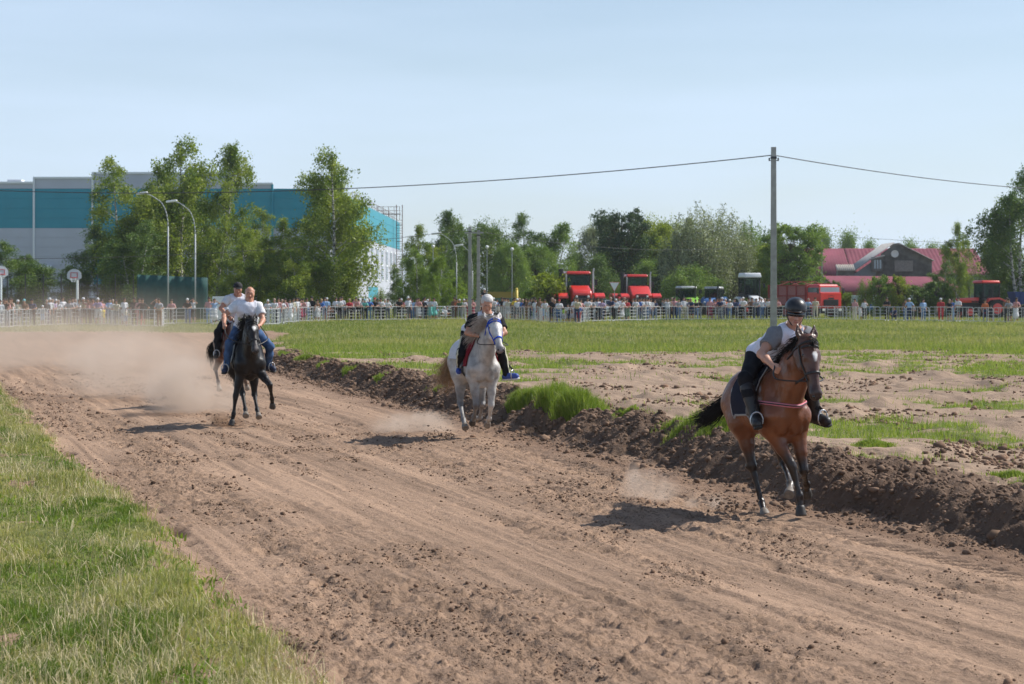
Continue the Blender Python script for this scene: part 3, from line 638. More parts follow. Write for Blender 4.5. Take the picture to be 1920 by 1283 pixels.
    f1 = hf(-.03, -.01, 0)[None] + rng.normal(0, .02, (90, 3)); st2 = f1[:, None] + (a * .95 + n * .35)[None, None] * (.06 + .06 * rng.random((90, 1, 1))) * u + n[None, None] * .04 * np.sin(np.pi * u * .7) + rng.normal(0, .016, (90, 1, 3)) * u
    al = np.concatenate([st, st2]); Vm, Qm = tubes_np(al, np.full(al.shape[:2], .0042) * (1.1 - .8 * u[..., 0]), 3); mesh_np('mane', Vm, [Qm], [spec['hair']], parent=body)
    fr.pz = pz; fr.hf = hf; fr.body = body; fr.a = a; fr.n = n; fr.l = l; fr.Hc = Hc; fr.ch = ch; fr.wz = wz
    return body

def loop(fr, c, nrm, m, w, name, parent, prims, off=.005, k=28, arc=None, up=None):
    """a strap round the body in the plane through c with normal nrm"""
    nrm = nz(nrm); u = nz(np.cross(nrm, up if up is not None else A3(0, 1, 0.01))); v = np.cross(nrm, u)
    an = np.linspace(0, 2 * np.pi, k, endpoint=False) if arc is None else np.linspace(arc[0], arc[1], k)
    D = np.cos(an)[:, None] * u + np.sin(an)[:, None] * v; S = shoot(prims, np.repeat(np.array(c)[None], k, 0), D, .5, off)
    return strap(name, S, w, m, parent, closed=arc is None, nrm=D)

def bridle(fr, m, nose=.36, w=.020, reins=None, hand=None, cheekw=.018):
    b = fr.body; hp = [p for p in fr.pz if True]; hf = fr.hf
    near = [p for p in fr.pz if min(np.linalg.norm(p['a'] - hf(.25, -.05, 0)), np.linalg.norm(p['b'] - hf(.25, -.05, 0))) < .42]
    br = empty('bridle'); br.parent = b
    loop(fr, hf(nose, -.05, 0), fr.a, m, w, 'noseband', br, near)
    loop(fr, hf(.035, -.06, 0), fr.a + fr.n * .15, m, w, 'headpiece', br, near)
    for s in (-1, 1):
        us = np.linspace(.03, nose + .06, 12); O = np.array([hf(u, -.055, 0) for u in us]); Dd = np.repeat((fr.l * s)[None], 12, 0)
        strap('cheek_strap', shoot(near, O, Dd, .4, .005), cheekw, m, br, nrm=Dd)
    an = np.linspace(-1.2, 1.2, 16); D = np.cos(an)[:, None] * fr.n + np.sin(an)[:, None] * fr.l
    strap('browband', shoot(near, np.repeat(hf(.065, -.06, 0)[None], 16, 0), D, .4, .006), cheekw, m, br, nrm=D)
    if hand is not None:
        for s, h in zip((-1, 1), hand):
            p0 = hf(nose + .06, -.07, s * .055); mid = (p0 + h) / 2 + A3(0, s * .15, -.05 if np.linalg.norm(h - p0) > .3 else -.02)
            rope('rein', bez([p0, mid, h], 16), .008, m_leather if reins is None else reins, br)
    return br

def saddle_cloth(fr, m, x0, x1, drop, edge=None, name='saddle_cloth'):
    tr = [p for p in fr.pz[:28]]
    na, nb_ = 22, 34; xs = np.linspace(x0, x1, na); an = np.linspace(-drop, drop, nb_)
    O = np.zeros((na, nb_, 3)); D = np.zeros_like(O)
    for i, x in enumerate(xs):
        for j, q in enumerate(an): O[i, j] = (x, 0, 1.16); D[i, j] = (0, math.sin(q), math.cos(q))
    o = sheet(name, tr, O, D, .012, m, fr.body)
    if edge:
        for s in (-1, 1):
            pts = [(x0, s * 0.25), (x0, s * drop)] + [(x0 + (x1 - x0) * i / 8, s * drop) for i in range(1, 9)] + [(x1, s * .3)]
            pts = bez([A3(p[0], p[1], 0) for p in pts], 40); O2 = np.stack([pts[:, 0], 0 * pts[:, 0], 0 * pts[:, 0] + 1.16], -1); D2 = np.stack([0 * pts[:, 0], np.sin(pts[:, 1]), np.cos(pts[:, 1])], -1)
            strap('cloth_edging', shoot(tr, O2, D2, .7, .018), .022, edge, o, .008, nrm=D2)
    return o

def saddle(fr, m):
    tr = fr.pz[:28]; sp = [pr(A3(.18, 0, 1.50), A3(-.20, 0, 1.50), .075, .085, .05, sc=((0, 1, 0), 1.5)), pr(A3(.22, 0, 1.56), A3(.18, 0, 1.50), .035, .06, .04, sc=((0, 1, 0), 1.5)), pr(A3(-.28, 0, 1.57), A3(-.2, 0, 1.50), .04, .07, .05, sc=((0, 1, 0), 2.0))]
    for s in (-1, 1):
        sp.append(pr(A3(.05, s * .20, 1.42), A3(.12, s * .265, 1.14), .10, .085, .05, sc=((0, 1, .25 * s), .24)))
    o = sdf_mesh('saddle', sp, .012, [m], parent=fr.body, colour=False)
    loop(fr, A3(.16, 0, 1.12), (1, 0, 0), m, .09, 'girth', fr.body, tr, .012)
    return o

def stirrup(fr, ankle, toe, hip, m=None):
    t = nz(toe - ankle); c = ankle * .35 + toe * .65 + A3(0, 0, -.055); up_ = A3(0, 0, 1); side = nz(np.cross(up_, t))
    pts = [c + side * (.062 * math.cos(q)) + up_ * (.075 + .078 * math.sin(q)) for q in np.linspace(-2.3, 5.3 - 2.0 + .84, 22)]
    s = rope('stirrup', pts + [pts[0]], .0085, m or m_steel, fr.body); top = c + up_ * .15
    strap('stirrup_leather', bez([top, (top + hip) / 2, hip], 10), .028, m_leather, s, nrm=np.repeat(side[None], 11, 0)[:len(bez([top, (top + hip) / 2, hip], 10))])

# ---------------- people
SK = (0.52, 0.27, 0.18)
FT = []
def face_prims(hd, fw, up, sk, lip=(0.36, 0.13, 0.10), k=.018, brow=None, s=1.0, old=False):
    fw = nz(fw); up = nz(up - (up @ fw) * fw); lf = np.cross(up, fw)
    g = lambda f, u, w: hd + (fw * f + up * u + lf * w) * s
    o = []; ft = FT; ft.clear()
    def add(a, b, ra, rb=None, k_=k, c=sk, sc=None, gg=0.0): o.append(pr(a, b, ra * s, (rb if rb is not None else ra) * s, k_, c, sc, g=gg))
    add(g(-.025, .035, 0), g(.008, .035, 0), .082, .078, .04, sc=(lf, .88)); add(g(.02, -.02, 0), g(.03, -.07, 0), .064, .040, .04, sc=(lf, .95))
    add(g(.060, -.092, 0), None, .023, k_=.03); add(g(.078, .012, -.022), g(.078, .012, .022), .020, k_=.02, c=brow or sk)
    for q in (-1, 1):
        add(g(.055, -.022, q * .036), None, .027, k_=.03); add(g(.0, -.075, q * .045), None, .022, k_=.04)
        add(g(-.012, .005, q * .075), g(-.018, -.028, q * .074), .018, .012, .01, sc=(lf, .45)); add(g(.080, .002, q * .027), g(.074, .003, q * .042), .0095, k_=.006); ft.append((pr(g(.086, .001, q * .024), g(.080, .001, q * .044), .0085, .0085, .01, tuple(x * .16 for x in sk)), .006)); ft.append((pr(g(.098, .021, q * .014), g(.082, .023, q * .050), .0075, .0065, .01, brow or tuple(x * .30 for x in sk)), .006))
    add(g(.082, .000, 0), g(.105, -.036, 0), .009, .014, .012); add(g(.093, -.038, -.012), g(.093, -.038, .012), .010, k_=.01)
    add(g(.083, -.063, -.018), g(.083, -.063, .018), .0085, k_=.006); add(g(.080, -.073, -.014), g(.080, -.073, .014), .0085, k_=.006); ft.append((pr(g(.090, -.0675, -.022), g(.090, -.0675, .022), .0085, None, .01, lip), .006))
    for q in (-1, 1): ft.append((pr(g(.104, -.046, q * .008), g(.10, -.046, q * .010), .005, None, .01, tuple(x * .2 for x in sk)), .006))
    return o, g, lf
def hand_prims(wr, el, palm_dir, grip, sk, side=1):
    """closed fist around a rein: palm, four curled fingers of unequal length, thumb on top"""
    d = nz(wr - el); pd = nz(palm_dir - (palm_dir @ d) * d); sv = np.cross(d, pd) * side; o = []
    o.append(pr(wr, wr + d * .055, .027, .033, .02, sk, (pd, .62)))
    for i, (w, ln) in enumerate(((-.030, .040), (-.010, .046), (.011, .043), (.030, .034))):
        b = wr + d * .082 + sv * w; m_ = b + pd * .026 + d * .012 * (ln / .04); t = m_ + pd * .012 - d * ln * .72
        o.append(pr(wr + d * .05 + sv * w * .9, b, .0115, .0108, .010, sk)); o.append(pr(b, m_, .0106, .0098, .004, sk)); o.append(pr(m_, t, .0096, .0082, .004, sk))
    tb = wr + d * .025 - sv * .032; o.append(pr(tb, tb + d * .035 - sv * .010 + pd * .016, .0135, .011, .010, sk)); o.append(pr(tb + d * .035 - sv * .010 + pd * .016, tb + d * .055 + sv * .006 + pd * .034, .0105, .0085, .005, sk))
    return o
def rider(fr, q):
    """q: joints in horse coordinates: Pv, Ch, Nk, Hd, fw, up, SR, SL, ER, EL, WR, WL, HR, HL, KR, KL, AR, AL, TR, TL"""
    sk = q.get('skin', SK); o = []
    J = lambda n: np.array(q[n], float)
    lat = nz(J('SL') - J('SR')); hl = nz(J('HL') - J('HR'))
    def add(a, b, ra, rb=None, k=.04, c=sk, sc=None): p = pr(a, b, ra, rb, k, c, sc); o.append(p); return p
    sp = nz(J('Ch') - J('Pv')); fwd = nz(np.cross(lat, sp)); 
    if fwd[0] < 0: fwd = -fwd
    t = q.get('bulk', 1.0)
    torso = [add(J('Pv') - hl * .075, J('Pv') + hl * .075, .118 * t, k=.06)]
    mid = (J('Pv') + J('Ch')) / 2
    torso += [add(J('Pv') + sp * .06, mid, .125 * t, .128 * t, .07, sc=(lat, 1.18)), add(mid, J('Ch'), .128 * t, .125 * t, .07, sc=(lat, 1.22))]
    if q.get('belly'): torso.append(add(J('Pv') + sp * .12 + fwd * .07, mid + fwd * .05, q['belly'], q['belly'] * .9, .08))
    tr2 = add(J('SR') * .8 + J('SL') * .2, J('SL') * .8 + J('SR') * .2, .072, k=.07); torso.append(tr2)
    arms = {}
    for s in 'RL':
        S, E, W = J('S' + s), J('E' + s), J('W' + s)
        a1 = add(S, S * .5 + E * .5, .062, .050, .05); a2 = add(S * .5 + E * .5, E, .050, .040, .03); add(E, E * .6 + W * .4, .042, .041, .025); add(E * .6 + W * .4, W, .040, .026, .025)
        arms[s] = (a1, a2)
        o.extend(hand_prims(W, E, q.get('palm' + s, A3(0, -1 if s == 'L' else 1, -.35)), None, sk, 1 if s == 'L' else -1))
    legs = {}
    for s in 'RL':
        Hh, K, A_, T = J('H' + s), J('K' + s), J('A' + s), J('T' + s)
        l1 = add(Hh, K, .092, .060, .05); kn = nz(K - Hh); l2 = add(K, K * .62 + A_ * .38, .058, .056, .03); l3 = add(K * .62 + A_ * .38, A_, .054, .036, .03); legs[s] = (l1, l2, l3)
        add(A_, T, .036, .028, .03)
    add(J('Nk') - nz(J('Hd') - J('Nk')) * .03, J('Hd') - nz(q['up']) * .04, .056, .054, .035); add(J('Ch') * .4 + J('Nk') * .6, J('Nk'), .09, .062, .05)
    fp, g, lf = face_prims(J('Hd'), J('fw'), J('up'), q.get('face', sk), brow=q.get('brow')); 
    body = sdf_mesh('person', o + fp, q.get('vox', .0075), [q.get('skinmat', m_skin)], csharp=.005, smooth_it=1, feats=list(FT))
    body.matrix_world = fr.M
    tag(body, q['label'], 'person', 'riders racing on horseback')
    fr.g = g
    # clothing
    sh = q['shirt']; cuts = []
    top = [p for p in torso]; sl = q.get('sleeve', .62)
    shp = []
    for p in top: shp.append(dict(p))
    for s in 'RL':
        S, E = J('S' + s), J('E' + s); e = S + (E - S) * sl; shp.append(pr(S, e, .072, .063, .05)); cuts.append((e - (E - S) * .02, E - S, .17))
    nk = J('Nk'); nd = nz(J('Hd') - nk); ctop = nk + nd * .012
    shp.append(pr(J('Ch') * .4 + nk * .6, nk + nd * .01, .10, .074, .05))
    def fold(G, D):
        w = np.sin(G[..., 2] * 43 + 5 * np.sin(G[..., 1] * 11) + G[..., 0] * 23) * .0035 + np.sin(G[..., 2] * 19 + G[..., 1] * 31 + 3 * np.sin(G[..., 0] * 13)) * .0045
        return D + w
    shirt = sdf_mesh('shirt', shp, .010, [sh], inf=.013, cuts=[(ctop, nd, .13)] + cuts, parent=body, colour=False, fn=fold)
    if q.get('bib'):
        bp = [dict(p) for p in top] + [pr(J('S' + s), J('S' + s) - sp * .05, .07, .075, .05) for s in 'RL'] + [pr(J('Ch') * .4 + nk * .6, nk + nd * .0, .10, .066, .05)]
        bl = q.get('bibl', -.02)
        arm = [(J('S' + s) - lat * (-1 if s == 'R' else 1) * q.get('bibin', .055), lat * (-1 if s == 'R' else 1), .19) for s in 'RL']
        low = J('Pv') + sp * bl
        hole = [pr(nk + nd * .06 + fwd * .02, nk - fwd * -.035 - nd * .05, .085, .075)]
        bibo = sdf_mesh('racing_bib', bp, .010, [q['bib']], inf=.022, cuts=arm + [(low, -sp)], parent=body, colour=False, fn=fold, holes=hole)
        for (u, w, du, dw, mm, nm) in q.get('prints', []):
            O = np.zeros((8, 10, 3)); D = np.zeros_like(O)
            for i in range(8):
                for j_ in range(10):
                    O[i, j_] = mid + sp * (u + du * (i / 7 - .5)) + lat * (w + dw * (j_ / 9 - .5)) * .45; D[i, j_] = fwd + lat * (w + dw * (j_ / 9 - .5)) * 1.2
            sheet(nm, [dict(p) for p in top], O, D, .033, mm, bibo, .002, .4)
    else:
        for (u, w, du, dw, mm, nm) in q.get('prints', []):
            O = np.zeros((8, 10, 3)); D = np.zeros_like(O)
            for i in range(8):
                for j_ in range(10):
                    O[i, j_] = mid + sp * (u + du * (i / 7 - .5)) + lat * (w + dw * (j_ / 9 - .5)) * .45; D[i, j_] = fwd + lat * (w + dw * (j_ / 9 - .5)) * 1.2
            sheet(nm, [dict(p) for p in top], O, D, .020, mm, shirt, .002, .4)
    tp = [dict(torso[0]), pr(J('Pv'), J('Pv') + sp * .08, .124 * t, .126 * t, .06, sc=(lat, 1.15))]
    for s in 'RL': tp += [pr(J('H' + s), J('K' + s), .097, .064, .05), pr(J('K' + s), J('K' + s) * .62 + J('A' + s) * .38, .062, .060, .03), pr(J('K' + s) * .62 + J('A' + s) * .38, J('A' + s), .058, .044, .03)]
    trs = sdf_mesh('trousers', tp, .011, [q['pants']], inf=.008, cuts=[(J('Pv') + sp * .13, sp, .28)], parent=body, colour=False, fn=fold)
    for s in 'RL':
        A_, T = J('A' + s), J('T' + s); td = nz(T - A_); dn = nz(A_ - J('K' + s))
        bts = [pr(A_ - td * .035 + dn * .02, T + td * .0 + dn * .006, .043, .040, .03), pr(A_ - td * .01, A_ - dn * .03, .047, .046, .03), pr(A_, T, .044, .036, .02)]
        if q.get('boots'): bts += [pr(J('K' + s) * .78 + A_ * .22, A_, .066, .047, .03), ]
        b = sdf_mesh('shoe' if not q.get('boots') else 'riding_boot', bts, .009, [q['shoe']], inf=.010 if q.get('boots') else .004, parent=body, colour=False)
        so = sdf_mesh('shoe_sole', [pr(A_ - td * .045 + dn * .055, T + td * .01 + dn * .042, .030, .028, .02, sc=(dn, .4))], .008, [q['sole']], parent=b, colour=False, inf=.008)
    if q.get('stripe'):
        for s in 'RL':
            ls = [p for p in tp[2:]]; sd2 = nz(hl * (-1 if s == 'R' else 1) + A3(.8, 0, 0))
            pts = [J('H' + s) * (1 - u) + J('K' + s) * u for u in np.linspace(.1, 1, 12)] + [J('K' + s) * (1 - u) + J('A' + s) * u for u in np.linspace(.1, .97, 12)]
            D = np.repeat(sd2[None], 24, 0); strap('trouser_stripe', shoot(ls, np.array(pts), D, .3, .012), .030, q['stripe'], trs, .004, nrm=D)
    if q['hat'] == 'helmet':
        hp = [pr(g(-.03, .062, 0), g(.005, .062, 0), .112, .108, .04)]
        h = sdf_mesh('helmet', hp, .009, [q['hatm']], cuts=[(g(.0, .038, 0), nz(-nz(J('up')) - .02 * nz(J('fw'))))], parent=body, colour=False)
        sdf_mesh('visor', [pr(g(.065, .046, 0), g(.10, .044, 0), .072, .058, .02, sc=(J('up'), .12))], .007, [q['hatm']], parent=h, colour=False)
        for s in (-1, 1): strap('chin_strap', bez([g(.0, .03, s * .082), g(.012, -.04, s * .074), g(.045, -.098, s * .030), g(.05, -.112, 0)], 14), .018, m_leather, h, nrm=np.repeat((lf * s)[None], 13, 0)[:len(bez([1, 2, 3, 4] if 0 else [g(0, 0, 0), g(0, 0, 1), g(0, 1, 0), g(1, 0, 0)], 14))])
    elif q['hat'] == 'cap':
        h = sdf_mesh('cap', [pr(g(-.022, .055, 0), g(.01, .055, 0), .094, .09, .03)], .009, [q['hatm']], cuts=[(g(0, .032, 0), -nz(J('up')))], parent=body, colour=False)
        sdf_mesh('cap_brim', [pr(g(.08, .040, 0), g(.14, .030, 0), .065, .05, .02, sc=(J('up'), .12))], .007, [q['hatm']], parent=h, colour=False)
    elif q['hat'] == 'hair':
        sdf_mesh('hair', [pr(g(-.030, .058, 0), g(.012, .064, 0), .094, .080, .03), pr(g(-.05, .0, 0), g(-.05, -.03, 0), .078, .06, .04)], .009, [q['hatm']], cuts=[], fn=lambda G, D: np.maximum(D, -np.minimum(np.maximum(((G - g(.052, 0, 0)) @ -nz(J('fw'))), ((G - g(0, .062, 0)) @ nz(J('up')))) * -1, 9)) if 0 else np.maximum(D + .004 * np.sin(G[..., 0] * 170 + 40 * G[..., 2]) , np.minimum((G - g(.045, .0, 0)) @ nz(J('fw')), -((G - g(0, .072, 0)) @ nz(J('up'))))), parent=body, colour=False)
    elif q['hat'] == 'stubble':
        sdf_mesh('hair', [pr(g(-.028, .040, 0), g(.0, .030, 0), .086, .078, .03)], .008, [q['hatm']], fn=lambda G, D: np.maximum(D, np.minimum(9, np.maximum((G - g(.02, 0, 0)) @ nz(J('fw')), (G - g(0, .07, 0)) @ nz(J('up'))))), parent=body, colour=False)
    if q.get('glasses'):
        gl = MB()
        fw, up = nz(J('fw')), nz(J('up')); lfv = np.cross(up, fw)
        an = np.linspace(-1.15, 1.15, 17); pts = [g(.005 + .098 * math.cos(x) - .004, .010, .090 * math.sin(x)) for x in an]
        strap('sunglasses', pts, .040, glass_mat('dark_lens', (.006, .006, .008)), body, .006, nrm=[p - g(0, .01, 0) for p in pts])
        gl.bm.free()
    return body
m_skin = coat_mat('skin', 0.5, .0006, 120, .06, 25)
def cloth(name, col, var=.08, bump=.004, rough=.85, scale=26): return mat(name, col, rough, var=var, bump=bump, scale=scale, spec=.2)

# ================= bay horse and its rider
bay = Frame(1443, 21.7, -0.065, 14.5)
coat_bay = coat_mat('bay_coat', .36, .0012, 60, .25, 5, .020); hair_blk = mat('black_hair', (.012, .010, .009), .65, spec=.25, var=.3, scale=40)
DK = (.022, .014, .011)
horse(bay, dict(coat=(.185, .060, .022), dark=(.035, .020, .015), points=DK, mat=coat_bay, hair=hair_blk, poll=(1518, 640, .98), muzzle=(1533, 741), left=(-.15, 1, 0), face=(.085, .034, .020), muz=(.030, .022, .020), ear=(.06, .03, .02), star=.155, snip=None, earf=.03,
    label='bay horse with pink breast strap galloping nearest the camera',
    legs=dict(RF=([(1491, 884, True), (1503, 944, False), (1502, 967, False)], m_hoofd), LF=([(1508, 892, True), (1512, 908, False), (1513, 925, False)], m_hoofd),
              RH=([(1411, 880, False), (1428, 943, True), (1434, 964, True)], m_hoof), LH=([(1474, 884, False), (1482, 908, True), (1480, 924, True)], m_hoof)),
    sockLH=True, tail=[(1352, 762, -.95), (1330, 780, -1.1), (1308, 790, -1.25)], tailw=.05, manel=.15, manewind=(-.5, -.6, .3), manen=600))
navy = cloth('navy_cloth', (.016, .018, .032))
saddle_cloth(bay, navy, .20, -.30, 1.95, cloth('grey_edging', (.33, .31, .30))); saddle(bay, m_leather)
HR_, HL_ = bay.chain(1466, 690, A3(.35, -.2, 1.75), .25), bay.at(1500, 668, .62)
q = dict(Pv=A3(-.12, 0, 1.66), Ch=bay.at(1478, 628, .20)); q['Ch'] = bay.chain(1479, 634, q['Pv'], .44, True)
q['Nk'] = bay.chain(1487, 613, q['Ch'], .14, True); q['Hd'] = bay.chain(1491.5, 590, q['Nk'], .15, True)
vf = nz(-bay.ray(1491, 596) + A3(0, .10, -.12)); q['fw'] = vf; q['up'] = nz(A3(.15, 0.04, 1))
q['SR'] = bay.chain(1452, 628, q['Ch'], .20, True); q['SL'] = bay.chain(1512, 628, q['Ch'], .185, True)
q['ER'] = bay.chain(1427, 664, q['SR'], .29, True); q['WR'] = bay.chain(1449, 686, q['ER'], .25, True)
q['EL'] = bay.chain(1520, 668, q['SL'], .28, True); q['WL'] = bay.chain(1495, 684, q['EL'], .25, True)
q['HR'] = q['Pv'] + A3(.02, -.11, -.02); q['HL'] = q['Pv'] + A3(.02, .11, -.02)
q['KR'] = A3(.22, -.35, 1.43); q['KL'] = A3(.22, .33, 1.43)
q['AR'] = bay.chain(1418, 786, q['KR'], .42, True); q['AL'] = bay.chain(1530, 782, q['KL'], .42, False)
q['TR'] = q['AR'] + A3(.15, -.05, -.035); q['TL'] = q['AL'] + A3(.15, .05, -.035)
blk = cloth('black_breeches', (.014, .014, .017)); white = cloth('white_bib', (.68, .68, .76)); red_print = mat('red_print', (.45, .05, .09), .7, var=.5, scale=60)
q.update(shirt=cloth('grey_tshirt', (.20, .20, .21)), sleeve=.62, bib=white, prints=[(-.09, 0, .055, .26, red_print, 'lettering')], pants=blk, boots=True, shoe=m_leather, sole=mat('rubber_sole', (.02, .02, .02), .8), hat='helmet', hatm=mat('matt_black_helmet', (.018, .018, .02), .38), glasses=True, face=(.50, .26, .18),
    label='person crouching on the bay horse in black helmet, sunglasses and white bib')
rb = rider(bay, q); bay.q = q
bridle(bay, m_leather, .33, .022, hand=[q['WR'] + A3(.05, 0, 0), q['WL'] + A3(.05, 0, 0)])
stirrup(bay, q['AR'], q['TR'], A3(.05, -.3, 1.35)); stirrup(bay, q['AL'], q['TL'], A3(.05, .3, 1.35))
pink = cloth('pink_strap', (.60, .20, .24))
an = np.linspace(-1.5, 1.5, 34); D = np.stack([np.cos(an), np.sin(an), -.02 + 0.10 * np.abs(np.sin(an))], -1)
strap('breast_strap', shoot(bay.pz, np.repeat(A3(.22, 0, 1.19)[None], 34, 0), D, .8, .008), .034, pink, bay.body, .008, nrm=D)
strap('breast_strap_trim', shoot(bay.pz, np.repeat(A3(.22, 0, 1.19)[None], 34, 0), D, .8, .014), .012, m_leather, bay.body.children[-1], .006, nrm=D)

# ================= grey horse
gry = Frame(893, 33.0, 0.02, 16)
coat_gry = coat_mat('grey_coat', .5, .0012, 60, .34, 9, .020); hair_gry = mat('grey_hair', (.40, .34, .28), .5, var=.35, scale=30)
GD = (.15, .145, .145)
horse(gry, dict(coat=(.40, .375, .345), dark=(.16, .13, .12), points=(.20, .19, .185), mat=coat_gry, hair=hair_gry, poll=(927, 600, .98), muzzle=(939, 654), left=(-.12, 1, .14), face=(.55, .53, .51), muz=(.13, .10, .10), ear=(.52, .48, .45), earf=.02, ears=.035,
    label='pale grey horse with bright blue bridle and red saddle cloth',
    legs=dict(RF=([(893, 760, True), (889, 782, False), (886, 792, False)], m_hoofd), LF=([(921, 762, True), (917, 785, False), (914, 796, False)], m_hoof),
              RH=([(863, 757, False), (869, 787, True), (872, 800, True)], m_hoof), LH=([(905, 765, False), (900, 783, False), (893, 786, False)], m_hoof)),
    legRF=GD, legLF=(.45, .43, .40), tail=[(843, 690, -.95), (836, 708, -1.05), (826, 716, -1.15)], tailw=.11, tailn=520, manel=.26, manewind=(-.5, -.7, .35), manen=520))
gry.body.children
tanhair = mat('sandy_hair', (.36, .22, .11), .5, var=.3, scale=30)
for ch in gry.body.children:
    if ch.name.startswith('tail'): ch.data.materials[0] = tanhair
redc = cloth('dark_red_cloth', (.20, .012, .02)); saddle_cloth(gry, redc, .36, -.06, 1.75); saddle_cloth(gry, cloth('white_pad', (.6, .6, .62)), -.072, -.46, 1.40, name='saddle_pad'); saddle(gry, m_leather)
q = dict(Pv=A3(-.10, 0, 1.62)); q['Ch'] = gry.chain(911, 604, q['Pv'], .43, True)
q['Nk'] = gry.chain(914, 589, q['Ch'], .13, True); q['Hd'] = gry.chain(913, 571, q['Nk'], .15, True)
q['fw'] = nz(-gry.ray(913, 570) + A3(0, .12, -.45)); q['up'] = nz(A3(.4, .05, 1))
q['SR'] = gry.chain(887, 598, q['Ch'], .20, True); q['SL'] = gry.chain(937, 598, q['Ch'], .195, True)
q['ER'] = gry.chain(876, 624, q['SR'], .28, True); q['WR'] = gry.chain(899, 630, q['ER'], .245, True)
q['EL'] = gry.chain(946, 624, q['SL'], .28, True); q['WL'] = gry.chain(926, 634, q['EL'], .245, True)
q['HR'] = q['Pv'] + A3(.02, -.12, -.02); q['HL'] = q['Pv'] + A3(.02, .12, -.02)
q['KR'] = gry.chain(879, 664, q['HR'], .42, True); q['KR'][1] = min(q['KR'][1], -.30); q['KL'] = A3(.20, .33, 1.36)
q['AR'] = gry.chain(863, 692, q['KR'], .40, False); q['AL'] = gry.chain(950, 705, q['KL'], .42, False)
q['TR'] = q['AR'] + A3(.14, -.06, -.03); q['TL'] = q['AL'] + A3(.10, .12, .0)
q.update(shirt=cloth('black_tshirt', (.012, .012, .014)), sleeve=.72, bib=cloth('pale_bib', (.62, .64, .70)), prints=[(.02, .05, .05, .12, mat('grey_print', (.35, .36, .42), .7), 'lettering')], bibin=.07, bulk=1.08, pants=cloth('black_track_trousers', (.012, .012, .014)), stripe=cloth('cream_stripe', (.62, .60, .45)),
    shoe=mat('blue_shoe_fabric', (.03, .07, .32), .6), sole=mat('white_sole', (.6, .6, .6), .6), hat='hair', hatm=mat('silver_hair', (.52, .50, .47), .6, var=.2, bump=.006, scale=90), skin=(.50, .25, .16),
    label='person with silver hair riding the grey horse in black t-shirt and striped trousers')
rider(gry, q)
blue = cloth('blue_halter', (.02, .08, .50)); bridle(gry, blue, .36, .026, hand=[q['WR'] + A3(.05, 0, 0), q['WL'] + A3(.05, 0, 0)], cheekw=.022, reins=m_leather)
stirrup(gry, q['AR'], q['TR'], A3(.05, -.3, 1.35)); stirrup(gry, q['AL'], q['TL'], A3(.05, .3, 1.35))

# ================= black horse
blkh = Frame(463, 36.3, 0.0, 15)
coat_blk = coat_mat('black_coat', .46, .0012, 60, .25, 5, .018, .32); BK = (.009, .0075, .0075)
horse(blkh, dict(coat=BK, dark=BK, points=BK, mat=coat_blk, hair=hair_blk, poll=(472, 603, .98), muzzle=(480, 657), left=(-.12, 1, 0), face=(.015, .012, .011), muz=(.05, .045, .043), star=.15, snip=True, earf=.03,
    label='black horse with a white star carrying the bald rider in blue jeans',
    legs=dict(RF=([(441, 746, True), (438, 777, False), (434, 796, True)], m_hoofd), LF=([(506, 722, True), (510, 748, False), (511, 761, False)], m_hoofd),
              RH=([(456, 742, False), (460, 768, True), (461, 778, True)], m_hoof), LH=([(477, 740, False), (482, 768, True), (485, 780, True)], m_hoof)),
    tail=[(448, 668, -.95), (440, 690, -1.1), (436, 706, -1.2)], tailw=.06, manel=.24, manewind=(-.45, -.5, .5), manen=600))
saddle_cloth(blkh, navy, .20, -.40, 1.3); saddle(blkh, m_leather)
jeans = cloth('blue_denim', (.055, .105, .21), var=.35, scale=9)
q = dict(Pv=A3(-.12, 0, 1.66)); q['Ch'] = blkh.chain(463, 582, q['Pv'], .45, True); q['Nk'] = blkh.chain(467, 567, q['Ch'], .13, True); q['Hd'] = blkh.chain(468.5, 550, q['Nk'], .155, True)
q['fw'] = nz(-blkh.ray(468, 550) + A3(0, .05, -.05)); q['up'] = nz(A3(.12, .05, 1))
q['SR'] = blkh.chain(441, 574, q['Ch'], .21, True); q['SL'] = blkh.chain(486, 574, q['Ch'], .205, True)
q['ER'] = blkh.chain(420, 592, q['SR'], .28, True); q['WR'] = blkh.chain(420, 608, q['ER'], .25, True)
q['EL'] = blkh.chain(493, 600, q['SL'], .28, True); q['WL'] = blkh.chain(487, 611, q['EL'], .25, True)
q['HR'] = q['Pv'] + A3(.02, -.12, -.02); q['HL'] = q['Pv'] + A3(.02, .12, -.02)
q['KR'] = blkh.chain(430, 644, q['HR'], .43, True); q['KL'] = blkh.chain(506, 650, q['HL'], .43, True)
q['AR'] = blkh.chain(423, 697, q['KR'], .42, False); q['AL'] = blkh.chain(503, 688, q['KL'], .42, False)
q['TR'] = q['AR'] + A3(.15, -.05, -.04); q['TL'] = q['AL'] + A3(.14, .07, -.03)
wht = cloth('white_tshirt', (.66, .66, .67)); green_print = mat('green_print', (.40, .47, .30), .7, var=.3, scale=60)
q.update(shirt=wht, sleeve=.66, bib=cloth('bright_white_bib', (.70, .70, .75)), bibin=.03, bibl=.02, bulk=1.0, belly=.085, prints=[(.13, -.19, .075, .14, green_print, 'badge_print'), (.10, .20, .08, .13, mat('orange_print', (.55, .10, .07), .7, var=.4, scale=40), 'figure_print')], pants=jeans,
    shoe=mat('navy_shoe', (.02, .03, .07), .6), sole=mat('dark_sole', (.03, .03, .03), .6), hat='stubble', hatm=mat('grey_stubble', (.33, .22, .16), .7, var=.2, scale=90), skin=(.50, .24, .15),
    label='bald person in white t-shirt and blue jeans riding the black horse')
rider(blkh, q)
bridle(blkh, m_leather, .36, .018, hand=[q['WR'] + A3(.05, 0, 0), q['WL'] + A3(.05, 0, 0)])
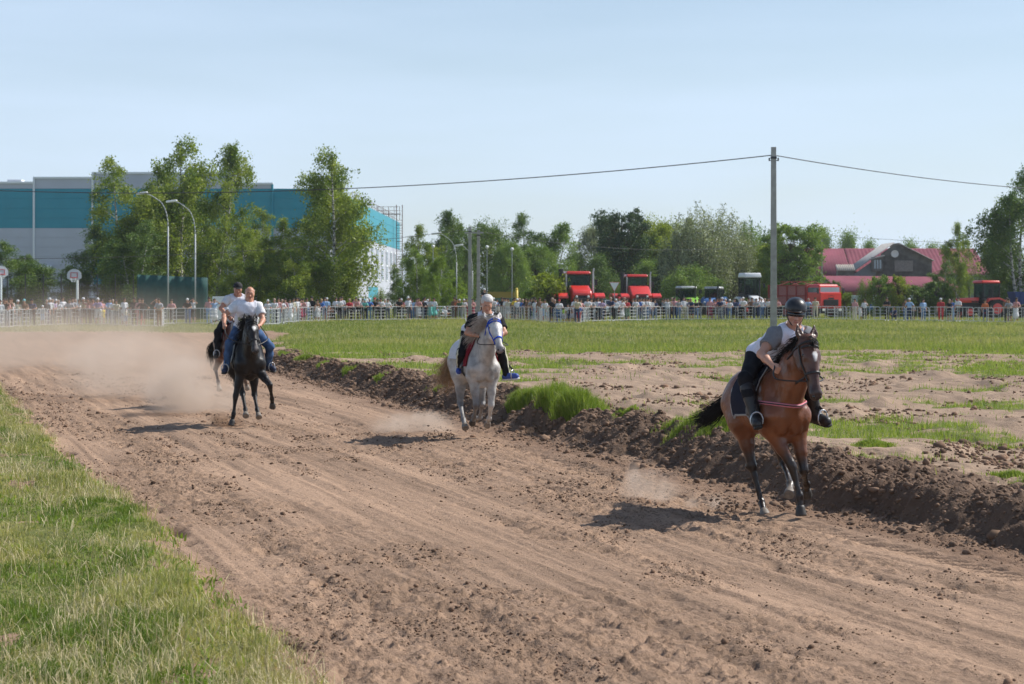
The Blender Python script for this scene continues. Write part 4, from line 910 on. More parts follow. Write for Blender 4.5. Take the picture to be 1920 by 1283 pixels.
stirrup(blkh, q['AR'], q['TR'], A3(.05, -.3, 1.35)); stirrup(blkh, q['AL'], q['TL'], A3(.05, .3, 1.35))

# ================= dark bay horse behind
bwn = Frame(436, 43.0, 0.10, 15)
horse(bwn, dict(coat=(.10, .030, .014), dark=DK, points=(.05, .025, .018), mat=coat_bay, hair=hair_blk, poll=(448, 606, .98), muzzle=(452, 650), left=(-.12, 1, 0), earf=.03,
    label='dark brown horse half hidden behind the black horse, red cloth under the saddle',
    legs=dict(RF=([(441, 706, True), (440, 722, False), (444, 732, False)], m_hoof), LF=([(457, 700, True), (460, 716, False), (463, 727, False)], m_hoof),
              RH=([(404, 692, False), (409, 716, True), (411, 729, True)], m_hoof), LH=([(446, 700, False), (447, 725, True), (447, 738, True)], m_hoof)),
    tail=[(398, 650, -.9), (396, 668, -1.0), (397, 684, -1.05)], tailw=.05, manel=.2, tailn=260, manen=300))
saddle_cloth(bwn, redc, .20, -.44, 1.2); saddle(bwn, m_leather)
q = dict(Pv=A3(-.12, 0, 1.62)); q['Ch'] = bwn.chain(443, 566, q['Pv'], .44, True); q['Nk'] = bwn.chain(445, 555, q['Ch'], .13, True); q['Hd'] = bwn.chain(446, 543, q['Nk'], .15, True)
q['fw'] = nz(-bwn.ray(446, 543) + A3(0, .1, -.1)); q['up'] = nz(A3(.12, .05, 1))
q['SR'] = bwn.chain(427, 561, q['Ch'], .20, True); q['SL'] = bwn.chain(461, 561, q['Ch'], .20, True)
q['ER'] = bwn.chain(414, 578, q['SR'], .28, True); q['WR'] = bwn.chain(428, 594, q['ER'], .25, True)
q['EL'] = bwn.chain(466, 582, q['SL'], .28, True); q['WL'] = bwn.chain(452, 596, q['EL'], .25, True)
q['HR'] = q['Pv'] + A3(.02, -.12, -.02); q['HL'] = q['Pv'] + A3(.02, .12, -.02); q['KR'] = A3(.22, -.33, 1.38); q['KL'] = A3(.22, .33, 1.38)
q['AR'] = bwn.chain(408, 668, q['KR'], .42, False); q['AL'] = A3(.06, .40, 1.0); q['TR'] = q['AR'] + A3(.15, -.05, -.04); q['TL'] = q['AL'] + A3(.14, .05, -.03)
q.update(shirt=cloth('off_white_tshirt', (.62, .62, .62)), sleeve=.62, bib=cloth('plain_white_bib', (.68, .68, .74)), pants=blk, shoe=m_leather, sole=mat('dark_sole', (.03, .03, .03), .6), hat='cap', hatm=mat('black_cap', (.012, .012, .014), .8), skin=(.42, .20, .13),
    label='person in black cap and white top riding the brown horse behind the bald rider')
rider(bwn, q)
bridle(bwn, m_leather, .36, .018, hand=[q['WR'], q['WL']]); stirrup(bwn, q['AR'], q['TR'], A3(.05, -.3, 1.35)); stirrup(bwn, q['AL'], q['TL'], A3(.05, .3, 1.35))
# whip in the dark bay's rider's hand
wp = MB(); a_ = Vector(q['WR']) + Vector((.06, 0, 0)); wp.cyl(a_ + Vector((.12, .02, .03)), a_, .008, .007, 6); wp.cyl(a_, a_ + Vector((-.35, -.42, -.16)), .006, .003, 6)
w = wp.build('riding_whip', m_leather); w.matrix_world = bwn.M; tag(w, 'thin black riding whip held by the rider in the black cap', 'whip')
# ------------------------------------------------------------------ large building
GZ = 0.30
m_white_sh = mat('white_cladding', (.47, .49, .56), .55, var=.05, scale=.4); m_teal = mat('teal_cladding', (.030, .27, .36), .55, var=.06, scale=.5)
m_trim = mat('white_trim', (.78, .80, .82), .5); m_steel2 = mat('rust_steel', (.16, .10, .08), .7, var=.2); m_pvc = mat('window_frame_white', (.72, .74, .76), .5)
m_pane = glass_mat('window_pane', (.30, .36, .40))
def clad(b, x0, x1, z0, z1, y, m, name, parent, axis='x', seams=1.0, th=.12):
    """ribbed cladding panel: x0..x1 along the wall"""
    mb = MB(); n = max(1, int(round(abs(z1 - z0) / seams))); h = (z1 - z0) / n
    for i in range(n):
        c = ((x0 + x1) / 2, y, z0 + h * (i + .5)); d = (abs(x1 - x0), th, h - .03)
        if axis == 'y': c = (c[1], c[0], c[2]); d = (d[1], d[0], d[2])
        mb.box(c, d)
    if axis == 'x': mb.box(((x0 + x1) / 2, y + .05, (z0 + z1) / 2), (abs(x1 - x0), th - .02, abs(z1 - z0)))
    else: mb.box((y - .05, (x0 + x1) / 2, (z0 + z1) / 2), (th - .02, abs(x1 - x0), abs(z1 - z0)))
    return mb.build(name, m, parent)
BY = 233.0; zc = lambda py, Y: HE - (py - HY) * Y / F
bld = empty('building', (-50, BY, GZ)); tag(bld, 'large hall with teal and white cladding behind the birches on the left', 'building')
xs_ = lambda px: XA(px, BY)
bx = lambda v: v + 50
Pz = lambda py: zc(py, BY) - GZ
body_parts = [(-700, 64, 344), (64, 174, 335), (174, 440, 326), (440, 511, 346)]
clad(bld, bx(xs_(-700)), bx(-19.9), Pz(428), Pz(354), 0, m_teal, 'wall', bld)
clad(bld, bx(xs_(-700)), bx(xs_(173)), 0, Pz(428), 0, m_white_sh, 'wall', bld)
clad(bld, bx(xs_(173)), bx(xs_(236)), Pz(533), Pz(428), 0, m_teal, 'wall', bld); clad(bld, bx(xs_(173)), bx(xs_(236)), 0, Pz(533), 0, m_white_sh, 'wall', bld)
clad(bld, bx(xs_(236)), bx(-19.9), 0, Pz(428), 0, m_white_sh, 'wall', bld)
for x0, x1, pt in body_parts:
    clad(bld, bx(xs_(x0)), bx(xs_(x1)), Pz(354), Pz(pt), 0, m_white_sh, 'parapet', bld)
    mb = MB(); mb.box(((bx(xs_(x0)) + bx(xs_(x1))) / 2, -.05, Pz(pt) + .08), (xs_(x1) - xs_(x0) + .15, .4, .2)); mb.build('coping', m_trim, bld)
for px, tp in ((64, 335), (174, 326), (511, 346)):
    mb = MB(); mb.cyl((bx(xs_(px)), -.15, 0), (bx(xs_(px)), -.15, Pz(tp)), .12, n=8); mb.build('downpipe', m_trim if px < 500 else m_teal, bld)
sl = 0.0171
def side(y0, y1, z0, z1, m, name, off=0):
    X0 = bx(-19.9) + sl * (y0 - BY); X1 = bx(-19.9) + sl * (y1 - BY); mb = MB(); n = max(1, int(round((z1 - z0) / 1.0)))
    for i in range(n):
        h = (z1 - z0) / n; mb.box(((X0 + X1) / 2 + off, (y0 + y1) / 2 - BY, z0 + h * (i + .5)), (.14, y1 - y0, h - .03), rz=-math.atan(sl))
    return mb.build(name, m, bld)
Y1 = BY * 202 / 137 * .995; sy = lambda px: (19.9 + sl * BY) / (-(px - CX) / F + sl)    # distance of a point of the side wall
Yc = sy(708); Yd = sy(690); top = Pz(354)
side(BY, Y1, Pz(428), top, m_teal, 'wall'); side(BY, Yd, 0, Pz(428), m_white_sh, 'wall'); side(Yc, Y1, 0, Pz(430), m_white_sh, 'wall')
side(Yd, Yc, 0, 3.2, m_teal, 'wall'); side(Yd, Yc, 3.2, Pz(428), m_white_sh, 'wall')
mb = MB(); mb.box((bx(-60), (Y1 - BY) / 2, top - .25), (79.6, Y1 - BY, .3)); mb.build('roof', mat('roof_membrane', (.4, .4, .4), .8), bld)
mb = MB(); mb.box((bx(-19.9) + sl * 36, (Y1 - BY) / 2, top + .05), (.35, Y1 - BY, .2), rz=-math.atan(sl)); mb.build('coping', m_teal, bld)
for i in range(12):
    y = Yd - 20 + i * 8.6
    if y > Y1 - 4: break
    x = bx(-19.9) + sl * (y - BY)
    w = MB(); w.box((x + .09, y - BY, 6.4), (.10, 3.2, 4.6)); o = w.build('window', m_pvc, bld)
    w = MB(); [w.box((x + .16, y - BY + dy, 6.4 + dz), (.05, 1.3, 1.9)) for dy in (-.76, .76) for dz in (-1.1, 1.1)]; w.build('pane', m_pane, o)
rl = MB()
for i in range(24):
    y = BY + 30 + i * 3.1
    if y < Y1: rl.cyl((bx(-19.9) + sl * (y - BY) - .3, y - BY, top), (bx(-19.9) + sl * (y - BY) - .3, y - BY, top + 1.1), .03, n=5)
for h in (.55, 1.1): rl.cyl((bx(-19.9) + sl * 30 - .3, 30, top + h), (bx(-19.9) + sl * (Y1 - BY) - .3, Y1 - BY, top + h), .03, n=5)
rl.build('roof_railing', m_steel2, bld)
ld = MB(); ly = sy(738) - BY; lx = bx(-19.9) + sl * ly + .5
for dx in (0, .9):
    for dy in (-1.4, -.6): ld.cyl((lx + dx, ly + dy, 0), (lx + dx, ly + dy, top + 2.3), .045, n=5)
for i in range(34): ld.box((lx + .45, ly - .6, .4 + i * .4), (.9, .04, .05))
for i in range(9): ld.box((lx + .45, ly - 1.0, 2.5 + i * 1.3), (.95, .85, .05))
ld.box((lx - 1.2, ly - .6, top + .9), (3.6, 1.6, .08)); [ld.cyl((lx - 2.9 + i * .85, ly - 1.3, top), (lx - 2.9 + i * .85, ly - 1.3, top + 2.0), .04, n=5) for i in range(5)]; ld.box((lx - 1.2, ly - 1.3, top + 2.0), (3.6, .06, .06)); ld.box((lx - 1.2, ly - 1.3, top + 1.4), (3.6, .06, .06))
ld.build('ladder', m_steel2, bld)
rv = MB(); rv.box((bx(xs_(18)), 3, Pz(343)), (1.6, 1.6, 1.0), bev=.1); rv.cyl((bx(xs_(25)), 3, Pz(343)), (bx(xs_(25)), 3, Pz(339)), .5, n=10); rv.build('roof_vent', m_trim, bld)
sp_ = MB(); sp_.cyl((bx(xs_(94)), -.1, Pz(500)), (bx(xs_(94)), -.6, Pz(500)), .12, n=8); sp_.box((bx(xs_(94)), -.75, Pz(501)), (.6, .4, .35), bev=.05); sp_.build('floodlight', m_trim, bld)
mb = MB(); mb.box((bx(-60), (Y1 - BY) / 2, 6), (79, Y1 - BY - 1, 11.5)); mb.build('inner_wall', m_white_sh, bld)

# ------------------------------------------------------------------ trees
def leaf_quads(C, size, droop=0.3):
    n = len(C); th = rng.random(n) * 2 * np.pi; ph = np.arccos(np.clip(rng.normal(.3, .45, n), -1, 1))
    N = np.stack([np.sin(ph) * np.cos(th), np.sin(ph) * np.sin(th), np.cos(ph)], -1); r = rng.normal(0, 1, (n, 3)); r[:, 2] -= droop * 2
    Uu = np.cross(N, r); Uu /= np.linalg.norm(Uu, axis=1, keepdims=True) + 1e-9; W_ = np.cross(N, Uu); s = (size * (0.6 + 0.8 * rng.random(n)))[:, None]
    Vv = np.stack([C + W_ * s * .5, C + Uu * s * .30 + N * s * .06, C - W_ * s * .5, C - Uu * s * .30 + N * s * .06], 1).reshape(-1, 3)
    return Vv, np.arange(n * 4).reshape(-1, 4)
def limb_mesh(name, polys, m, parent):
    Vs, Qs, o = [], [], 0
    for pts, r0, r1 in polys:
        v, q = tubes_np(np.array(pts)[None], np.linspace(r0, r1, len(pts))[None], 6 if r0 > .05 else 4); Vs.append(v); Qs.append(q + o); o += len(v)
    return mesh_np(name, np.concatenate(Vs), [np.concatenate(Qs)], [m], parent=parent)
m_birch_bark, t_, b_ = new_mat('birch_bark'); k_ = t_.links.new
n_ = t_.nodes.new('ShaderNodeTexNoise'); mp_ = t_.nodes.new('ShaderNodeMapping'); tc_ = t_.nodes.new('ShaderNodeTexCoord'); mp_.inputs['Scale'].default_value = (2, 2, 6); k_(tc_.outputs['Object'], mp_.inputs[0]); k_(mp_.outputs[0], n_.inputs['Vector']); n_.inputs['Scale'].default_value = 1.6
cr_ = t_.nodes.new('ShaderNodeValToRGB'); cr_.color_ramp.elements[0].position = .43; cr_.color_ramp.elements[0].color = (.05, .045, .04, 1); cr_.color_ramp.elements[1].position = .50; cr_.color_ramp.elements[1].color = (.50, .48, .44, 1)
k_(n_.outputs[0], cr_.inputs[0]); k_(cr_.outputs[0], b_.inputs['Base Color']); b_.inputs['Roughness'].default_value = .9
m_bark = mat('bark', (.10, .078, .058), .95, var=.3, scale=3)
def make_birch(h=15.0, w=3.4, seed=1, nl=24000, low=.12):
    """weeping birch: white trunks, rising limbs, hanging twigs carrying the leaves"""
    r = np.random.default_rng(seed); polys = []; C = []
    nt = 1 + (seed % 3 > 0); 
    for tI in range(nt):
        lean = r.normal(0, .05, 2) + (tI * .10 * r.choice([-1, 1])); tp = [np.array([lean[0] * z * 1.0 + .15 * math.sin(z * .5 + seed + tI), lean[1] * z, z]) for z in np.linspace(-.3, h * (.97 - .18 * tI), 12)]
        polys.append((tp, .17, .02)); top = tp[-1]
        for i in range(int(34 / nt) + 4):
            u = low + (1 - low) * ((i + r.random()) / (34 / nt + 4)); base = np.array([np.interp(u * 11, range(12), [p[d] for p in tp]) for d in range(3)])
            a = r.random() * 6.283; prof = math.sin(math.pi * min(1, (u * .80 + .17))) ** .8; ln = w * prof * (.55 + .6 * r.random()) * (.9 if nt == 1 else .75)
            d = np.array([math.cos(a), math.sin(a), 0]); rise = (1.25 - .4 * u) * (0.7 + .5 * r.random())
            br = [base + d * ln * s + np.array([0, 0, ln * rise * (s - .38 * s * s)]) for s in np.linspace(0, 1, 6)]
            polys.append((br, .045 * (1.15 - u) + .012, .006))
            for j in range(15):
                s = .15 + .85 * r.random() ** .75; q = base + d * ln * s + np.array([0, 0, ln * rise * (s - .38 * s * s)]) + r.normal(0, .30, 3) * np.array([1, 1, .7])
                hang = (0.8 + 1.9 * r.random() * (0.45 + s * .6)) * (1.1 - .45 * u); m_ = int(nl / 34 / 15 * (.5 + r.random()) * (1.0 if u < .8 else .7)); v = r.random(m_)
                side_ = r.normal(0, .12, (m_, 3)) * (1 + 1.0 * v[:, None]); 
                C.append(q + np.stack([d[0] * .35 * np.sin(v * 2), d[1] * .35 * np.sin(v * 2), .25 * v - hang * v ** 1.35], -1) + side_)
    C = np.concatenate(C); C = C[C[:, 2] > .7]; tipz = polys[0][0][-1]; C = np.concatenate([C, tipz + r.normal(0, 1, (260, 3)) * np.array([.2, .2, .45]) + [0, 0, -.4]])
    return polys, C
def make_round(h=11, w=4.6, seed=1, nl=26000, base=.12, pointed=.5, nclump=130, ragged=.22):
    r = np.random.default_rng(seed); polys = [([np.array([.1 * math.sin(z), .08 * math.cos(z * .7), z]) for z in np.linspace(-.3, h * .9, 9)], .22, .03)]; C = []
    for i in range(nclump):
        u = base + (1 - base) * ((i + .5) / nclump) ** .95; prof = (math.sin(math.pi * min(1, (u - base) / (1 - base) * (.5 + .42 * (1 - pointed)) + .30 * (1 - .4 * pointed))) ** .7)
        a = r.random() * 6.283; rad = w * prof * (1 - ragged + ragged * 2 * r.random()) * (.35 + .65 * r.random() ** .4); c = np.array([math.cos(a) * rad, math.sin(a) * rad, h * u * (.97 + .06 * r.random())])
        polys.append(([polys[0][0][min(8, int(u * 6))], (polys[0][0][min(8, int(u * 6))] + c) / 2 + [0, 0, -.2], c], .05, .012))
        m_ = int(nl / nclump * (.6 + .8 * r.random())); cs = (.40 + .55 * r.random()) * (w / 4.6) ** .7 * (1.15 - .5 * u * pointed); v = r.normal(0, .62, (m_, 3)) * cs * np.array([1.2, 1.2, .9]) + r.normal(0, .25, 3) * cs * r.random((m_, 1)) * 3; C.append(c + v)
    return polys, np.concatenate(C)
def make_spruce(h=12, w=2.6, seed=1, nl=20000):
    r = np.random.default_rng(seed); polys = [([np.array([0, 0, z]) for z in np.linspace(-.3, h, 6)], .18, .02)]; C = []
    nb = 110
    for i in range(nb):
        u = .08 + .92 * i / nb; L_ = w * (1.04 - u) * (.75 + .45 * r.random()); a = i * 2.4 + r.random(); d = np.array([math.cos(a), math.sin(a), -.22]); b0 = np.array([0, 0, h * u]); polys.append(([b0, b0 + d * L_ * .9], .03, .008))
        m_ = int(nl / nb * (1.5 - u)); s = r.random(m_) ** .7; C.append(b0 + d * (L_ * s)[:, None] + r.normal(0, .13, (m_, 3)) * np.array([1.2, 1.2, .8]) + np.array([0, 0, -.15]) * s[:, None])
    return polys, np.concatenate(C)
def make_willow(h=12, w=4.5, seed=1, nl=30000):
    r = np.random.default_rng(seed); polys = []; C = []
    for i in range(120):
        a = r.random() * 6.283; ro = w * math.sqrt(r.random()) ; top = h * (1 - .42 * (ro / w) ** 2) * (.80 + .24 * r.random()); d = np.array([math.cos(a), math.sin(a)]); zb = top * (.15 + .65 * r.random())
        polys.append(([np.array([d[0] * .15, d[1] * .15, 0]), np.array([d[0] * ro * .6, d[1] * ro * .6, zb * .7]), np.array([d[0] * ro, d[1] * ro, top * .95])], .06, .008))
        m_ = int(nl / 120); v = r.random(m_); z = zb * .6 + (top - zb * .6) * v; wd = .55 * (1.15 - v) + .10; C.append(np.stack([d[0] * ro * (.72 + .28 * v), d[1] * ro * (.72 + .28 * v), z], -1) + r.normal(0, 1, (m_, 3)) * wd[:, None] * np.array([1, 1, .5]))
    return polys, np.concatenate(C)
LM = dict(birch=leaf_mat('birch_leaves', (0.102, 0.165, 0.030), (0.319, 0.362, 0.077), trans=.38), dark=leaf_mat('dark_leaves', (0.065, 0.125, 0.036), (0.190, 0.263, 0.065), trans=.25), mid=leaf_mat('green_leaves', (0.108, 0.183, 0.046), (0.262, 0.348, 0.082), trans=.3),
    yel=leaf_mat('yellow_green_leaves', (0.135, 0.187, 0.026), (0.348, 0.389, 0.065), trans=.4), silver=leaf_mat('silver_leaves', (0.129, 0.158, 0.083), (0.379, 0.400, 0.276), trans=.25), spruce=leaf_mat('spruce_needles', (0.034, 0.071, 0.027), (0.086, 0.138, 0.049), trans=.1), lime=leaf_mat('lime_leaves', (.12, .19, .025), (.25, .33, .06), trans=.4))
PR = {}
def proto(key, made, size, lm, bark, droop):
    polys, C = made; root = empty('tree'); tr = limb_mesh('trunk', polys, bark, root)
    Vv, Qq = leaf_quads(C, size, droop); hgt = np.percentile(C[:, 2], 99.6); cl = fbm(C[:, 0] * .8 + 50, C[:, 2] * .8 + C[:, 1] * .5, 3)
    cr = mesh_np('crown', Vv, [Qq], [lm], smooth=False, attrs={'rnd': ('FACE', 'FLOAT', np.clip(.5 + (cl - .5) * 1.6 + rng.normal(0, .22, len(C)), 0, 1))}, parent=root)
    PR[key] = (root, hgt, np.percentile(np.abs(C[:, 0]), 95)); root.location = (0, -60, -50); return root
proto('b1', make_birch(15, 3.3, 1), .17, LM['birch'], m_birch_bark, .6); proto('b2', make_birch(15, 3.5, 2), .17, LM['birch'], m_birch_bark, .6)
proto('b3', make_birch(14, 3.8, 3), .17, LM['birch'], m_birch_bark, .6); proto('b4', make_birch(13, 4.2, 5, 28000, .05), .17, LM['birch'], m_birch_bark, .6)
proto('r1', make_round(11, 4.4, 1, 36000, nclump=220, ragged=.16), .20, LM['mid'], m_bark, .2); proto('r2', make_round(10, 4.0, 2, 34000, pointed=.9, nclump=210, ragged=.16), .20, LM['mid'], m_bark, .2); proto('r3', make_round(8, 4.8, 3, 32000, pointed=.1, nclump=200, ragged=.16), .20, LM['mid'], m_bark, .2)
proto('p1', make_round(11, 3.0, 6, 38000, base=.05, pointed=1.0, nclump=260, ragged=.10), .20, LM['mid'], m_bark, .2)
proto('s1', make_spruce(), .20, LM['spruce'], m_bark, .4); proto('w1', make_willow(), .19, LM['silver'], m_bark, -.5); proto('w2', make_willow(10, 3.4, 4), .19, LM['silver'], m_bark, -.5)
proto('y1', make_round(3.4, 1.15, 8, 9000, .03, .7, 70), .13, LM['lime'], m_bark, .1); proto('y2', make_birch(4.6, 1.2, 4, 7000, .05), .13, LM['birch'], m_birch_bark, .4)
used = set()
def tree(key, px, top, Y, label, lm=None, wpx=None, name='tree', z=GZ, rot=None, grp='trees behind the barriers', cat='tree'):
    root, hg, wd = PR[key]; o = copy_tree(root) if key in used else root; used.add(key)
    H_ = zc(top, Y) - z; s = H_ / hg; sw = s if wpx is None else (wpx * (1.17 if key[0] in 'b' else 1.12) * Y / F / 2) / wd
    o.location = (XA(px, Y), Y, z); o.scale = (sw, sw, s); o.rotation_euler = (0, 0, R.random() * 6.28 if rot is None else rot); o.name = name
    if lm:
        for c in o.children:
            if c.name.startswith('crown'):
                c.material_slots[0].link = 'OBJECT'; c.material_slots[0].material = LM[lm]
    tag(o, label, cat, grp); return o
# left birches
tree('b1', 228, 302, 188, 'leftmost tall weeping birch before the teal wall', wpx=105, name='birch_tree')
tree('b2', 285, 309, 196, 'tall birch just right of the leftmost one, behind the first street lamp', wpx=110, name='birch_tree')
tree('b4', 342, 266, 192, 'highest birch of the left group, behind the two street lamps', wpx=125, name='birch_tree')
tree('b3', 404, 276, 186, 'tall birch at the right end of the left group', wpx=102, name='birch_tree')
tree('b2', 372, 345, 200, 'slender birch between the two highest ones of the left group', wpx=90, name='birch_tree')
tree('b4', 258, 420, 180, 'low dark birch in front of the left group', 'dark', 95, 'birch_tree')
tree('b3', 158, 424, 190, 'small dark tree beside the basketball hoop', 'dark', 85, 'birch_tree')
tree('b1', 134, 500, 186, 'short dark tree behind the basketball hoop post', 'dark', 60, 'birch_tree')
tree('b4', 22, 456, 195, 'small tree at the left edge by the grey wall', 'dark', 105, 'birch_tree')
tree('b1', 60, 480, 198, 'thin small tree beside the grey wall near the left edge', 'dark', 50, 'birch_tree')
tree('b3', 438, 438, 182, 'lower birch right of the tall left group', wpx=80, name='birch_tree')
tree('b1', 492, 394, 192, 'medium birch between the left group and the big single birch', wpx=75, name='birch_tree')
tree('b2', 532, 412, 186, 'medium birch touching the big single birch on its left', wpx=80, name='birch_tree')
tree('b4', 470, 450, 178, 'low bushy birch above the bald rider', 'birch', 80, 'birch_tree')
tree('b4', 622, 290, 178, 'biggest single birch, right in front of the building corner', wpx=120, name='birch_tree')
tree('b3', 592, 330, 184, 'tall birch joined to the biggest birch on its left side', wpx=105, name='birch_tree')
tree('b2', 646, 345, 185, 'birch joined to the biggest birch on its right side', wpx=46, name='birch_tree')
tree('b4', 560, 455, 176, 'low wide birch under the biggest birch on the left', wpx=90, name='birch_tree')
tree('b1', 740, 505, 190, 'small thin dark birch under the steel ladder', 'dark', 30, 'birch_tree')
tree('y2', 713, 540, 170, 'very small sapling before the white wall below the ladder', None, 26, 'sapling')
# middle
tree('b2', 782, 425, 200, 'birch right of the building with a pale lit side', 'birch', 62, 'birch_tree')
tree('b3', 820, 398, 212, 'dark tall birch behind the lit one right of the building', 'dark', 70, 'birch_tree')
tree('r2', 858, 425, 235, 'dark tree left of the pair of concrete poles', 'dark', 60, 'broadleaf_tree')
tree('b3', 818, 482, 176, 'light yellow green young birch right of the white wall', 'lime', 48, 'birch_tree'); tree('y1', 850, 522, 190, 'small yellow green bush left of the concrete poles', 'lime', 44, 'bush', cat='bush'); tree('b4', 780, 470, 180, 'olive young birch beside the white wall end', 'mid', 55, 'birch_tree')
tree('r1', 912, 418, 240, 'dark leafy tree right behind the concrete poles', 'dark', 90, 'broadleaf_tree'); tree('b2', 985, 404, 250, 'tall dark birch with a visible white trunk, left of the gap in the trees', 'dark', 78, 'birch_tree'); tree('b3', 1030, 420, 248, 'tall birch at the left side of the gap in the trees', 'mid', 82, 'birch_tree')
tree('r1', 955, 455, 232, 'low tree between the dark trees above the grey rider', 'mid', 60, 'broadleaf_tree')
tree('r1', 1008, 460, 240, 'low green tree filling under the tall birches', 'mid', 70, 'broadleaf_tree')
tree('r3', 1082, 478, 262, 'low distant tree in the gap', 'mid', 60, 'broadleaf_tree')
tree('r1', 1128, 416, 262, 'broad grey green tree right of the gap', 'silver', 100, 'broadleaf_tree'); tree('p1', 1166, 397, 255, 'dark pointed tree above the second red tractor', 'spruce', 80, 'broadleaf_tree'); tree('r2', 1192, 440, 256, 'shorter dark green tree beside the pointed one', 'dark', 70, 'broadleaf_tree')
tree('r1', 1225, 412, 258, 'bright yellow green tree in the middle of the row', 'yel', 100, 'broadleaf_tree'); tree('r2', 1268, 418, 265, 'yellow green tree behind the willow', 'yel', 70, 'broadleaf_tree'); tree('r3', 1120, 480, 246, 'dark low tree behind the first red tractor', 'dark', 90, 'broadleaf_tree')
tree('s1', 1290, 412, 262, 'thin dark spruce tip behind the silver willow', None, 30, 'spruce_tree'); tree('r3', 1215, 490, 240, 'low dark tree behind the second red tractor', 'mid', 95, 'broadleaf_tree')
tree('s1', 1250, 470, 236, 'low dark spruce left of the silver willow', None, 60, 'spruce_tree')
tree('w1', 1310, 398, 230, 'large silvery willow left of the concrete pole', None, 105, 'willow_tree'); tree('w1', 1358, 402, 236, 'silvery willow between the large willow and the concrete pole', None, 100, 'willow_tree', rot=2.1)
tree('w2', 1408, 422, 240, 'narrow greyish willow just left of the concrete pole', 'mid', 70, 'willow_tree'); tree('w2', 1300, 500, 222, 'low silvery willow bush behind the green tractor', None, 90, 'willow_tree'); tree('w2', 1435, 440, 246, 'dark slim tree touching the concrete pole', 'dark', 45, 'willow_tree')
tree('p1', 1488, 422, 222, 'pointed bright green birch right of the concrete pole', 'mid', 90, 'birch_tree'); tree('p1', 1455, 460, 226, 'smaller green tree directly behind the concrete pole', 'yel', 60, 'broadleaf_tree')
for px, tp, w_, lb in ((1545, 434, 70, 'round distant tree left above the crimson roof'), (1590, 436, 80, 'round distant tree in the middle above the crimson roof'), (1630, 452, 60, 'lower distant tree right above the crimson roof'), (1708, 452, 70, 'flat distant tree peeking over the wooden gable'), (1748, 458, 60, 'distant treetop right of the wooden gable')): tree('r3', px, tp, 420, lb, 'mid', w_, 'broadleaf_tree', grp='distant trees above the roofs')
tree('b2', 1798, 420, 215, 'thin see-through birch in front of the crimson roof', 'birch', 50, 'birch_tree'); tree('b1', 1768, 492, 210, 'low birch left of the thin see-through one', 'dark', 40, 'birch_tree'); tree('r1', 1868, 440, 320, 'dark tree behind the side-on tractor', 'dark', 60, 'broadleaf_tree')
tree('b4', 1912, 314, 190, 'huge weeping birch cut by the right edge', 'dark', 112, 'birch_tree'); tree('b3', 1962, 300, 196, 'birch outside the right edge with branches reaching in', 'dark', 120, 'birch_tree'); tree('b2', 1880, 430, 200, 'lower birch in the shade left of the huge one', 'dark', 66, 'birch_tree'); tree('r3', 1900, 520, 205, 'low dark foliage behind the blue trailer', 'dark', 80, 'broadleaf_tree')
for i, (px, tp, w_, lb, lm_) in enumerate(((1030, 512, 55, 'rounded bright bush left of the first red tractor', 'yel'), (1618, 524, 24, 'small birch sapling right of the red truck', 'mid'), (1648, 518, 34, 'leafy sapling before the brick wall', 'mid'), (1686, 518, 30, 'light green sapling under the wooden gable', 'yel'), (1722, 536, 44, 'dark rounded bush right of the saplings', 'dark'), (1584, 548, 24, 'tiny bright green bush beside the truck', 'lime'), (1562, 528, 26, 'dark narrow bush hard by the truck cab', 'dark'), (1760, 530, 44, 'dark shrub at the left of the side-on tractor', 'dark'), (1002, 545, 40, 'low bright bush right of the grey rider', 'lime'), (1062, 545, 24, 'small shrub between bush and tractor', 'yel'))):
    tree('y1' if i not in (1,) else 'y2', px, tp, 192 if px > 1500 else 176, lb, lm_, w_, 'bush', grp='bushes and saplings', cat='bush')

# ------------------------------------------------------------------ houses on the right
m_crim = mat('crimson_roof', (.23, .068, .092), .75, var=.14, scale=.5, spec=.2); m_brick = mat('red_brick', (.22, .085, .06), .9, var=.2, scale=5); m_wood = mat('weathered_boards', (.13, .125, .12), .9, var=.35, scale=1.4, bump=.02); m_slate = mat('asbestos_slate', (.34, .33, .32), .9, var=.15, scale=2)
def roof_sheet(name, a, b, c, d, m, parent, n=26, ribs=.10, rows=0):
    """corrugated sheet a-b (eave) c-d (ridge)"""
    a, b, c, d = [np.array(v, float) for v in (a, b, c, d)]; nn = nz(np.cross(b - a, d - a)); 
    if nn[2] < 0: nn = -nn
    K = n * 4; us = np.linspace(0, 1, K + 1); rws = np.linspace(0, 1, (rows * 2 or 1) + 1); Vv = []
    for j, v in enumerate(rws):
        for i, u in enumerate(us): Vv.append((a * (1 - u) + b * u) * (1 - v) + (d * (1 - u) + c * u) * v + nn * (ribs * (1 if (i // 2) % 2 else 0) + (.08 if (rows and j % 2) else 0)))
    idx = np.arange(len(Vv)).reshape(len(rws), -1); q = np.stack([idx[:-1, :-1], idx[:-1, 1:], idx[1:, 1:], idx[1:, :-1]], -1).reshape(-1, 4)
    o = mesh_np(name, np.array(Vv), [q], [m], smooth=False, parent=parent); so = o.modifiers.new('t', 'SOLIDIFY'); so.thickness = .08; return o
HYD = 300.0; hs = empty('barn', (XA(1680, HYD), HYD, GZ)); tag(hs, 'long building with a crimson metal roof behind the wooden gable house', 'building')
ox = XA(1680, HYD); lx_ = lambda px, Y=HYD: XA(px, Y) - ox; lz = lambda py, Y=HYD: zc(py, Y) - GZ
roof_sheet('roof', (lx_(1512), -3, lz(516)), (lx_(1590), -3, lz(516)), (lx_(1590), 4, lz(465)), (lx_(1512), 4, lz(465)), m_crim, hs, 14, .012)
